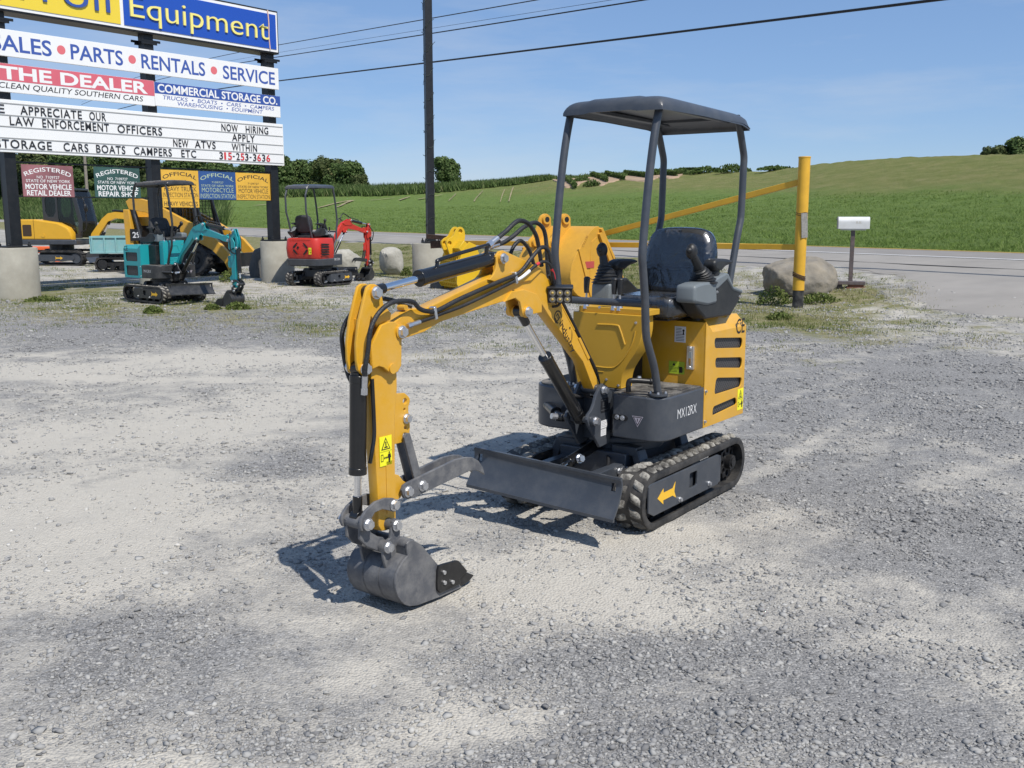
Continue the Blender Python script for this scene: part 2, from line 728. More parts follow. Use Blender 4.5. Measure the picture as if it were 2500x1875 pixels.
def ram(name, a, b_, r, rr, split, parent, rodname='rod', tail=.04):
    """hydraulic cylinder from pin a (barrel end) to pin b_ (rod end), barrel covers split of the length"""
    a, b_ = Vector(a), Vector(b_)
    d = (b_ - a)
    m = MB()
    e = a + d * split
    m.cyl(a + d.normalized() * tail, e, r, n=24)
    m.cyl(e - d.normalized() * .022, e + d.normalized() * .006, r * 1.06, n=24)
    m.cyl(a + d.normalized() * (tail - .012), a + d.normalized() * (tail + .018), r * 1.03, n=24)
    yv = V(0, 1, 0)
    m.cyl(a - yv * .022, a + yv * .022, r * .82, n=20)
    m.bar(a, a + d.normalized() * (tail + .01), .04, r * 1.3)
    c = m.build(name, CYLBLK, parent, .002)
    k = MB().cyl(e, b_ - d.normalized() * .05, rr, n=20)
    k.build(rodname, CHROME, c)
    k = MB().cyl(b_ - yv * .02, b_ + yv * .02, r * .78, n=20)
    k.cyl(b_ - d.normalized() * .085, b_ - d.normalized() * .012, rr * 1.35, n=20)
    k.build('rod_eye', CYLBLK, c, .002)
    return c


def stadium(n, xf=.42, zf=.155, xr=-.537, zr=.168, r=.134):
    """closed track path: list of (point, tangent, outward) sampled evenly"""
    dx, dz = xf - xr, zf - zr
    L = math.hypot(dx, dz)
    ux, uz = dx / L, dz / L
    tot = 2 * L + 2 * math.pi * r
    out = []
    for i in range(n):
        s = tot * i / n
        if s < L:                     # top run, rear to front
            p = (xr + ux * s - uz * r, zr + uz * s + ux * r)
            nn = (-uz, ux)
        elif s < L + math.pi * r:
            a = (s - L) / r
            nn = (-uz * math.cos(a) + ux * math.sin(a), ux * math.cos(a) + uz * math.sin(a))
            p = (xf + nn[0] * r, zf + nn[1] * r)
        elif s < 2 * L + math.pi * r:
            q = s - L - math.pi * r
            nn = (uz, -ux)
            p = (xf - ux * q + nn[0] * r, zf - uz * q + nn[1] * r)
        else:
            a = (s - 2 * L - math.pi * r) / r
            nn = (uz * math.cos(a) - ux * math.sin(a), -ux * math.cos(a) - uz * math.sin(a))
            p = (xr + nn[0] * r, zr + nn[1] * r)
        out.append((V(p[0], 0, p[1]), V(nn[1], 0, -nn[0]), V(nn[0], 0, nn[1])))
    return out


def make_track(root, yc, side, dark, lod):
    wd = .18
    b = MB()
    N = 110 if lod else 60
    st = stadium(N)
    rows = []
    for p, t, nn in st:
        y0, y1 = yc - wd / 2, yc + wd / 2
        rows.append([p + nn * .014 + V(0, y0, 0), p + nn * .014 + V(0, y1, 0), p + nn * .004 + V(0, y1 + .004 * side, 0), p - nn * .022 + V(0, y1, 0),
                     p - nn * .014 + V(0, y1 - .03, 0), p - nn * .014 + V(0, y0 + .03, 0), p - nn * .022 + V(0, y0, 0), p + nn * .004 + V(0, y0, 0)])
    b.grid(rows, closed_u=True, closed_v=True)
    # inner drive blocks
    for p, t, nn in stadium(40):
        b.bar(p - nn * .010 + V(0, yc - .03, 0), p - nn * .010 + V(0, yc + .03, 0), .03, .024, up=nn)
    tr = b.build('track', RUBBER, root, ang=50)
    # tread lugs, two staggered rows
    b = MB()
    K = 40
    rr = np.random.default_rng(3)
    for k in range(K):
        for row, (ya, yb) in enumerate(((-.082, -.008), (.010, .082))):
            p, t, nn = stadium(K * 2)[(2 * k + (row)) % (2 * K)]
            nu, nv = (6, 5) if lod else (3, 3)
            hh = .017 + rr.uniform(-.002, .002)
            P = []
            for i in range(nu):
                u = -1 + 2 * i / (nu - 1)
                rw = []
                for j in range(nv):
                    v = -1 + 2 * j / (nv - 1)
                    y = yc + (ya + yb) / 2 + v * (yb - ya) / 2
                    sk = (.012 if row else -.012) * v * side
                    edge = max(abs(u), abs(v))
                    h = hh * (1 - edge ** 6) if edge < 1 else -.004
                    h += (rr.uniform(-.0018, .0018) if edge < 1 else 0)
                    sh = 1 - .22 * (h > .004)
                    rw.append(p + t * (u * .0245 * sh + sk) + nn * (.012 + h) + V(0, y, 0))
                P.append(rw)
            b.grid(P)
    b.build('tread', LUG, tr, ang=60)
    yo = yc + side * wd / 2
    # side plate of the track frame
    b = MB()
    pl = [(.460, .088), (.516, .115), (.519, .252), (.505, .262), (-.285, .266), (-.312, .256), (-.319, .103), (-.29, .090)]
    hole = rrect(-.027, .146, .064, .228, .012)
    b.plate(pl, xz(yo + side * .004), .012, [hole])
    b.box((.06, yo - side * .05, .17), (.80, .06, .11))
    b.box((-.33, yo - side * .01, .175), (.012, .03, .15))
    sp = b.build('side_plate', dark, tr)
    b = MB()
    for x, z in ((-.175, .122), (.178, .112)):
        b.bolt((x, yo + side * .01, z), (0, side, 0), .012, .012)
    b.build('bolt', ZINC, sp)
    b = MB()
    ar = [(.426, .172), (.365, .213), (.362, .190), (.262, .192), (.232, .222), (.243, .172), (.222, .132), (.262, .152), (.365, .150), (.362, .128)]
    s_ = -1 if side > 0 else 1
    b.prism([(s_ * x, z) for x, z in ar], (0, yo + side * .0105, 0), V(s_, 0, 0), V(0, 0, 1), .001)
    b.build('direction_arrow', DECA, sp)
    # sprocket and idler
    b = MB()
    th = [circ(-.537 + .068 * math.cos(a), .168 + .068 * math.sin(a), .017, 10) for a in np.linspace(0, 2 * math.pi, 9)[:-1]]
    g = []
    for k in range(44):
        a = 2 * math.pi * k / 44
        q = .106 if k % 4 < 2 else .092
        g.append((-.537 + q * math.cos(a), .168 + q * math.sin(a)))
    b.plate(g, xz(yc + side * .035), .02, th)
    b.cyl((-.537, yc - .06, .168), (-.537, yo - side * .012, .168), .042, n=20)
    b.cyl((-.537, yo - side * .03, .168), (-.537, yo - side * .004, .168), .028, n=8)
    b.build('sprocket', BLACK, tr)
    b = MB()
    b.cyl((.42, yc - .03, .155), (.42, yc + .03, .155), .112, n=32)
    b.cyl((.42, yc - .07, .155), (.42, yc + .07, .155), .035, n=16)
    b.build('idler', BLACK, tr)
    b = MB()
    for x in (.22, .02, -.2):
        b.new().cyl((x, yc - .05, .066), (x, yc + .05, .066), .04, n=16)
    b.build('roller', BLACK, tr)
    return tr


def round_corner_plan(xr, xf, yr, yl, rr, rl, notch=True):
    p = [(xr, yr)]
    for cx, cy, a, r in ((xf - rr, yr + rr, -90, rr), (xf - rl, yl - rl, 0, rl)):
        for i in range(9):
            t = R(a + 90 * i / 8)
            p.append((cx + r * math.cos(t), cy + r * math.sin(t)))
    if notch:
        k = 10
        p[k:k] = [(xf, -.09), (.245, -.09), (.245, .155), (xf, .155)]
    p.append((xr, yl))
    return p


def make_undercarriage(root, dark, lod):
    for side, yc in ((1, .375), (-1, -.360)):
        make_track(root, yc, side, dark, lod)
    b = MB()
    b.box((0, .007, .27), (.62, .42, .15))
    b.cyl((0, .007, .33), (0, .007, .445), .24, n=36)
    b.cyl((0, .007, .38), (0, .007, .41), .27, n=36)
    for s in (1, -1):
        y = lambda v: .007 + s * v
        for x in (.24, -.24):
            b.bar((x, y(.1), .355), (x, y(.255), .355), .07, .05)
            b.bar((x, y(.245), .36), (x + .01, y(.305), .21), .07, .05)
        b.box((0, y(.275), .17), (.8, .06, .10))
    b.build('track_frame', dark, root, .006)
    # dozer blade, raised off the ground
    b = MB()
    prof = [(.842, .158), (.806, .205), (.785, .245), (.770, .285), (.764, .315), (.772, .345)]
    prof = chaikin(prof, 2, False)
    ys = [-.455, -.43, -.405, .0, .405, .43, .46]
    tilt = lambda y: (.46 - y) * .028
    nn = len(prof)
    for side_ in (0, 1):
        dx = -.012 * side_
        idx = {}
        for j, y in enumerate(ys):
            for i, (x, z) in enumerate(prof):
                idx[i, j] = V(x + dx - (.46 - y) * .012, y, z + tilt(y))
        for j in range(len(ys) - 1):
            for i in range(nn - 1):
                zc = (prof[i][1] + prof[i + 1][1]) / 2
                if j in (1, 4) and .282 < zc < .322:
                    continue
                q = [idx[i, j], idx[i, j + 1], idx[i + 1, j + 1], idx[i + 1, j]]
                b.add(q if side_ == 0 else q[::-1], [(0, 1, 2, 3)])
    rim = [V(x - (.46 - y) * .012, y, z + tilt(y)) for y, (x, z) in ((ys[0], prof[0]), (ys[-1], prof[0]))]
    b.bar(rim[0] - V(.006, 0, .004), rim[1] - V(.006, 0, .004), .014, .016)
    b.bar(V(.762 - .011, ys[0], .345 + tilt(ys[0])), V(.768, ys[-1], .345), .016, .012)
    for y in (-.455, .46):
        b.prism([(x - (.46 - y) * .012, z + tilt(y)) for x, z in prof] + [(x - .012 - (.46 - y) * .012, z + tilt(y)) for x, z in prof[::-1]], (0, y, 0), V(1, 0, 0), V(0, 0, 1), .004)
    bl = b.build('dozer_blade', dark, root)
    b = MB()
    for s in (1, -1):
        y = .007 + s * .17
        b.new()
        b.bar((.28, y, .25), (.70, y, .25), .055, .085)
        b.bar((.66, y, .24), (.765, y, .27), .05, .14)
        b.cyl((.32, y - .04, .25), (.32, y + .04, .25), .035)
        b.m(0)
    b.build('push_arm', dark, bl, .004)
    b = MB()
    b.box((.735, .007, .25), (.05, .16, .12))
    b.build('cylinder_bracket', dark, bl, .004)
    b = MB()
    for y in (-.163, .177):
        for x in (.36, .30):
            b.bolt((x, y + .03, .262), (0, 1, 0), .017, .016)
            b.bolt((x, y - .03, .262), (0, -1, 0), .017, .016)
    b.bolt((.50, .045, .335), (.2, 1, .2), .02, .02)
    b.build('pivot_bolt', ZINC, bl)
    ram('dozer_cylinder', (.24, .007, .37), (.735, .007, .285), .03, .014, .62, root)
    hydr_hose('hydraulic_hose', [(.28, .09, .33), (.40, .16, .28), (.52, .18, .26), (.62, .13, .27), (.67, .06, .29)], root, .010)


def make_hood(root, paint, dark, o):
    """engine hood at the rear, slotted on both sides"""
    yl, yr, xf, xr = .452, -.40, -.13, -.662
    if o['vents'] == 'slots':
        slots = [[(-.235, .935), (-.618, .905), (-.618, .842), (-.240, .878)], [(-.258, .823), (-.622, .790), (-.622, .722), (-.262, .763)],
                 [(-.278, .706), (-.634, .664), (-.616, .616), (-.258, .612)], [(-.258, .556), (-.556, .562), (-.575, .512), (-.24, .490)]]
        slots = [[(-.237, .934), (-.616, .900), (-.616, .840), (-.243, .876)],
                 [(-.257, .821), (-.622, .783), (-.622, .720), (-.260, .765)],
                 [(-.276, .706), (-.632, .662), (-.618, .610), (-.258, .612)],
                 [(-.248, .545), (-.552, .556), (-.572, .512), (-.240, .494)]]
    else:
        slots = [[(-.23, .90), (-.60, .90), (-.60, .74), (-.23, .74)], [(-.23, .66), (-.60, .66), (-.60, .48), (-.23, .48)]]
    b = MB()
    sidep = [(xf, .442), (xf, 1.029), (-.21, .968), (xr, .966), (xr, .442)]
    rs = [round_poly(s, .028) for s in slots]
    b.plate(sidep, xz(yl - .004), .008, rs, .0015)
    b.plate(sidep, xz(yr + .004), .008, rs, .0015)
    # chamfer, top, front and back sheets
    for y, yt in ((yl, yl - .055), (yr, yr + .055)):
        q = [V(xf, y, 1.029), V(-.21, y, .968), V(xr, y, .966), V(xr + .02, yt, 1.036), V(-.2, yt, 1.040)]
        q2 = [V(xf, y, 1.029), V(-.2, yt, 1.040), V(xf, yt, 1.029)]
        for k in (q, q2):
            b.add(k if y > 0 else k[::-1], [tuple(range(len(k)))])
    b.add([V(xf, yl, 1.029), V(xf, yl - .055, 1.029), V(-.2, yl - .055, 1.04), V(xr + .02, yl - .055, 1.036), V(xr + .02, yr + .055, 1.036), V(-.2, yr + .055, 1.04), V(xf, yr + .055, 1.029)],
          [(1, 2, 3, 4, 5, 6)])
    b.box((xf - .006, (yl + yr) / 2, .735), (.012, yl - yr - .018, .586))
    back = rrect(yr + .009, .442, yl - .009, .968, .02)
    b.plate(back, (V(xr + .006, 0, 0), V(0, 1, 0), V(0, 0, 1)), .010)
    b.add([V(xr, yl, .966), V(xr, yr, .966), V(xr + .02, yr + .055, 1.036), V(xr + .02, yl - .055, 1.036)], [(0, 1, 2, 3)])
    hd = b.build('engine_hood', paint, root, ang=30)
    b = MB()
    b.plate([(xf - .06, .46), (xf - .06, .95), (xr + .03, .95), (xr + .03, .46)], xz(yl - .018), .004)
    b.new()
    b.plate([(xf - .06, .46), (xf - .06, .95), (xr + .03, .95), (xr + .03, .46)], xz(yr + .018), .004)
    b.build('vent_screen', SCREEN, hd)
    b = MB()
    for x, z in ((-.143, .648), (-.143, .478)):
        b.bolt((x, yl, z), (0, 1, 0), .008, .008)
        b.bolt((x, yr, z), (0, -1, 0), .008, .008)
    b.build('bolt', ZINC, hd)
    b = MB()
    b.text('CE', (-.520, yl + .001, .930), LX, LZ, .085, .118, bold=.008)
    b.new()
    b.text('CE', (-.635, yr - .001, .930), V(1, 0, 0), LZ, .085, .118, bold=.008)
    b.build('lettering', BLKD, hd)
    if o['full']:
        warn_sticker('warning_sticker', (-.575, yl, .472), LX, LZ, .078, .126, hd)
        # on the front sheet of the hood, facing forward
        r, u = V(0, 1, 0), V(0, 0, 1)
        b = MB()
        p = sticker_sheet(b, (xf + .001, .262, .910), r, u, .068, .088, 0)
        b.m(1)
        for k in range(9):
            b.poly([(.008, .076 - k * .0085), (.042 if k < 4 else .060, .076 - k * .0085), (.042 if k < 4 else .060, .0785 - k * .0085), (.008, .0785 - k * .0085)], p, r, u)
        b.poly(circ(.054, .066, .007, 8), p, r, u)
        b.poly([(.049, .044), (.059, .044), (.057, .06), (.051, .06)], p, r, u)
        b.build('notice_sticker', [WHITE, BLKD], hd)
        b = MB()
        p = sticker_sheet(b, (xf + .001, .231, .731), r, u, .097, .070, 0)
        b.m(1)
        b.poly([(.022, .046), (.042, .046), (.032, .064)], p, r, u)
        b.poly([(.064, .008), (.084, .008), (.084, .042), (.064, .042)], p, r, u)
        b.poly([(.086, .012), (.090, .012), (.090, .036), (.086, .036)], p, r, u)
        for k in range(4):
            b.poly([(.006, .036 - k * .008), (.052, .036 - k * .008), (.052, .0375 - k * .008), (.006, .0375 - k * .008)], p, r, u)
        b.build('fuel_sticker', [GDEC, BLKD], hd)
        b = MB()
        b.box((xf + .010, .368, .830), (.02, .040, .128))
        b.m(1).box((xf + .0205, .368, .828), (.002, .018, .074))
        b.m(2).box((xf + .0215, .368, .810), (.002, .013, .036))
        b.m(0).bolt((xf + .02, .368, .884), (1, 0, 0), .008, .006, split=False)
        b.bolt((xf + .02, .368, .776), (1, 0, 0), .008, .006, split=False)
        b.build('level_gauge', [ALU, mat('gauge_glass', (.24, .27, .28), .1, coat=.5), mat('gauge_oil', (.30, .17, .05), .1, coat=.6)], hd, .003)
    return hd


def make_cowl(root, paint, o):
    b = MB()
    f = [(-.17, 1.083), (.262, 1.083), (.265, 1.02), (.255, .955), (.225, .885), (.185, .83), (.152, .775), (.142, .72), (.142, .684), (-.17, .684)]
    f = f[:2] + chaikin(f[1:9], 2, False)[1:] + f[9:]
    b.prism(f, (.125, 0, 0), V(0, 1, 0), V(0, 0, 1), .117)
    b.box((.16, .07, 1.098), (.11, .44, .030))
    ob = b.build('front_cowl', paint, root, .010, seg=3)
    b = MB()
    b.tube([(.243, -.01, 1.022), (.243, .105, 1.024), (.243, .128, 1.005), (.243, .160, .925)], .0055, 8, 4)
    b.tube([(.242, -.13, .795), (.242, .06, .79), (.242, .12, .812), (.242, .17, .87), (.242, .205, .935), (.242, .222, 1.0)], .0045, 8, 5)
    b.tube([(.242, -.06, .765), (.242, .03, .765)], .003, 6, 2)
    b.build('pressed_rib', paint, ob)
    b = MB()
    for y, z in ((.125, .70), (.05, .725), (.225, 1.045), (.0, 1.115)):
        b.bolt((.243, y, z), (1, 0, 0), .006, .006)
    b.bolt((.19, .268, 1.05), (0, 1, 0), .007, .006)
    b.build('bolt', ZINC, ob)
    b = MB()
    b.box((-.01, -.08, .86), (.22, .30, .35))
    b.box((-.16, .14, 1.058), (.40, .34, .035))
    b.build('seat_base', BLACK, root, .006)


def rounded_plate(b, pts, fr, th, bev):
    b.plate(pts, fr, th, (), bev)


def make_seat(root, o):
    st = MB()
    st.box((-.33, .17, 1.06), (.1, .3, .06))
    seat = st.build('seat', SEATM, root, .01)
    b = MB()
    pts = chaikin([(-.02, -.33), (-.02, .07), (.05, .105), (.29, .105), (.365, .07), (.365, -.33)], 2)
    b.plate([(p[1], p[0]) for p in pts], (V(0, 0, 1.115), V(1, 0, 0), V(0, 1, 0)), .10, (), .028)
    b.box((-.12, .172, 1.166), (.26, .20, .012))
    cu = b.build('cushion', SEATM, seat, ang=70)
    tilt = Matrix.Rotation(R(-13), 3, 'Y')
    up = tilt @ V(0, 0, 1)
    yy = V(0, 1, 0)
    o0 = V(-.30, .172, 1.15)
    bp = chaikin([(-.16, 0), (.16, 0), (.20, .07), (.212, .22), (.185, .34), (.13, .385), (-.13, .385), (-.185, .34), (-.212, .22), (-.20, .07)], 2)
    b = MB()
    b.plate(bp, (o0, yy, up), .095, (), .03)
    n = yy.cross(up)
    for z0, z1 in ((.06, .14), (.15, .235)):
        b.plate(chaikin(rrect(-.105, z0, .105, z1, .02), 1), (o0 + n * .045, yy, up), .022, (), .008)
    for s in (-1, 1):
        b.plate(chaikin([(s * .125, .03), (s * .165, .03), (s * .19, .20), (s * .165, .30), (s * .125, .26)], 2), (o0 + n * .042, yy, up), .035, (), .014)
    b.build('backrest', SEATM, seat, ang=70)
    if o['full']:
        b = MB()
        wp = [(p[0] * 1.045, p[1] * 1.03 - .004) for p in bp]
        b.plate(wp, (o0, yy, up), .125, (), .04)
        b.build('plastic_wrap', FILM, seat, ang=80)
        b = MB()
        pts2 = [(p[1] * 1.02, (p[0] - .17) * 1.04 + .17) for p in pts]
        b.plate(pts2, (V(.003, 0, 1.116), V(1, 0, 0), V(0, 1, 0)), .120, (), .035)
        b.build('plastic_wrap', FILM, seat, ang=80)


def make_joystick(parent, base, dirv, h):
    base, d = Vector(base), Vector(dirv).normalized()
    b = MB()
    n = 6
    zz = V(0, 0, 1)
    for k in range(n):
        r0 = .080 - .0085 * k
        c = base + zz.lerp(d, k / n) * (.0175 * k)
        u = zz.lerp(d, k / n).normalized()
        b.cyl(c, c + u * .005, r0 * .9, r0 * 1.04, 18)
        b.cyl(c + u * .005, c + u * .011, r0 * 1.04, r0 * .88, 18)
        b.cyl(c + u * .009, c + u * .020, r0 * .84, r0 * .82, 18)
    s0 = base + zz.lerp(d, .7) * .08
    b.tube([s0, s0.lerp(base + d * h, .5), base + d * (h * .88)], [.027, .020], 12, 4)
    e = base + d * h
    b.ball(e, .036, 9, (.95, .85, 1.2))
    b.ball(e + V(.022, 0, .006), .022, 8, (1.2, .9, .8))
    return b.build('joystick', PLAST, parent, ang=50)


def make_consoles(root, o):
    # near (left) console
    b = MB()
    side = [(.035, 1.145), (-.02, 1.095), (-.10, 1.050), (-.42, 1.045), (-.545, 1.135), (-.560, 1.172), (-.43, 1.20), (-.345, 1.268), (-.215, 1.220), (-.20, 1.16), (-.06, 1.145)]
    b.plate(side, xz(.415), .095, (), .012)
    c = b.build('control_console', PLAST, root, ang=50)
    b = MB()
    top = [(.065, 1.16), (.06, 1.235), (.0, 1.248), (-.13, 1.248), (-.33, 1.290), (-.36, 1.283), (-.43, 1.21), (-.56, 1.180), (-.552, 1.166), (-.425, 1.195), (-.345, 1.262), (-.225, 1.212), (-.212, 1.15), (-.06, 1.140)]
    top = [(-.13, 1.248), (-.33, 1.290), (-.36, 1.283), (-.43, 1.21), (-.56, 1.180), (-.552, 1.160), (-.425, 1.188), (-.345, 1.250), (-.225, 1.205), (-.13, 1.20)]
    b.plate(top, xz(.415), .108, (), .010)
    b.plate(round_poly([(.068, 1.150), (.062, 1.240), (-.02, 1.250), (-.15, 1.250), (-.205, 1.215), (-.218, 1.130), (-.10, 1.124)], .022), xz(.415), .114, (), .014)
    b.build('console_cover', GPLAST, c, ang=50)
    make_joystick(c, (-.165, .405, 1.238), (.66, .02, .75), .235)
    b = MB()
    b.plate(chaikin([(-.20, 1.318), (-.20, 1.362), (-.26, 1.372), (-.44, 1.358), (-.445, 1.335), (-.34, 1.325), (-.30, 1.300), (-.24, 1.300)], 2), xz(.42), .075, (), .015)
    b.cyl((-.27, .42, 1.22), (-.27, .42, 1.32), .03, n=12)
    b.build('armrest', PLAST, c, ang=50)
    b = MB()
    b.bolt((-.22, .464, 1.19), (0, 1, 0), .006, .005)
    b.bolt((-.52, .464, 1.145), (0, 1, 0), .006, .005)
    b.build('bolt', ZINC, c)
    # far (right) console
    b = MB()
    b.plate([(.02, 1.15), (-.06, 1.08), (-.42, 1.06), (-.50, 1.16), (-.30, 1.18), (-.17, 1.25), (-.05, 1.235)], xz(-.115), .095, (), .012)
    c = b.build('control_console', PLAST, root, ang=50)
    b = MB()
    b.plate(round_poly([(.080, 1.085), (.075, 1.232), (.0, 1.240), (-.07, 1.240), (-.07, 1.095)], .02), xz(-.10), .122, (), .014)
    b.build('console_cover', GPLAST, c, ang=50)
    make_joystick(c, (.010, -.105, 1.228), (.02, -.13, .95), .185)
    b = MB()
    b.plate(chaikin([(-.06, 1.305), (-.06, 1.345), (-.12, 1.362), (-.30, 1.352), (-.305, 1.33), (-.20, 1.318), (-.16, 1.295), (-.10, 1.295)], 2), xz(-.11), .07, (), .015)
    b.cyl((-.13, -.11, 1.20), (-.13, -.11, 1.31), .028, n=12)
    b.build('armrest', PLAST, c, ang=50)
    for x, y in ((.20, -.112), (.20, .064), (.20, .10)):
        b = MB()
        b.cyl((x, y, 1.10), (x, y, 1.125), .02, .014, 10)
        b.cyl((x, y, 1.12), (x, y, 1.19), .006, n=8)
        b.m(1).tube([(x, y, 1.185), (x, y, 1.22), (x - .004, y, 1.262)], [.013, .018], 10, 4)
        b.ball((x - .004, y, 1.262), .0185, 7, (1, 1, .7))
        b.build('control_lever', [ZINC, PLAST], root)


def make_canopy(root, dark):
    b = MB()
    x0, x1, y0, y1 = -.648, .425, -.145, .450
    N = 28

    def sgp(u):
        return math.copysign(1 - (1 - abs(u)) ** 2.2, u)
    us = [sgp(-1 + 2 * i / N) for i in range(N + 1)]
    rows, rows2 = [], []
    for u in us:
        ra, rb = [], []
        for v in us:
            # rounded plan corners
            k = 1 - .028 * (abs(u) ** 6) * (abs(v) ** 6)
            x = (x0 + x1) / 2 + u * k * (x1 - x0) / 2
            y = (y0 + y1) / 2 + v * k * (y1 - y0) / 2
            h = max(0.0, 1 - abs(u) ** 14) ** .5 * max(0.0, 1 - abs(v) ** 10) ** .5
            z = 2.108 + .068 * h + .012 * u * (h > 0)
            if abs(v) < .62 and -.78 < u < .3:
                z += .010
            if u > .3 and abs(v) < .45:
                z += .006
            z -= .018 * max(0, -u - .75) / .25 * (1 if h < .5 else .3)
            ra.append(V(x, y, z))
            h2 = max(0.0, 1 - abs(u) ** 10) ** .5 * max(0.0, 1 - abs(v) ** 8) ** .5
            rb.append(V(x * .997, y, (2.106 + .046 * h2 + .012 * u) - .018 * max(0, -u - .75) / .25))
        rows.append(ra)
        rows2.append(rb[::-1])
    b.grid(rows)
    b.grid(rows2)
    roof = b.build('canopy_roof', dark, root, ang=50)
    b = MB()
    for y in (-.06, .32):
        b.bar((-.62, y, 2.13), (.36, y, 2.145), .035, .02)
    for x in (-.5, .3):
        b.bar((x, -.12, 2.14), (x, .39, 2.14), .03, .022)
    b.build('roof_brace', dark, roof, .003)
    fp = [(.345, 2.15), (.40, 1.97), (.445, 1.75), (.483, 1.484), (.490, 1.40), (.478, 1.33), (.452, 1.18), (.443, 1.08), (.430, 1.0), (.395, .93), (.340, .83), (.292, .69)]
    bp = [(-.555, 2.15), (-.60, 2.09), (-.65, 1.99), (-.674, 1.93), (-.672, 1.85), (-.664, 1.62), (-.652, 1.56), (-.618, 1.47), (-.53, 1.20), (-.48, 1.035)]
    for y in (.392, -.125):
        for pth in (fp, bp):
            b = MB()
            b.tube([(x, y, z) for x, z in pth], .0205, 16, 5)
            if pth is fp:
                b.cyl((pth[-1][0], y, .684), (pth[-1][0], y, .694), .052, n=20)
                b.m(1)
                for a in range(4):
                    t = a * math.pi / 2 + .5
                    b.bolt((pth[-1][0] + .038 * math.cos(t), y + .038 * math.sin(t), .694), (0, 0, 1), .007, .008, split=False)
            b.build('canopy_post', [dark, ZINC], root, ang=60)
    b = MB()
    b.tube([(.445, -.125, 1.165), (.445, .13, 1.166), (.445, .392, 1.167)], .0185, 14, 3)
    b.build('front_rail', dark, root, ang=60)


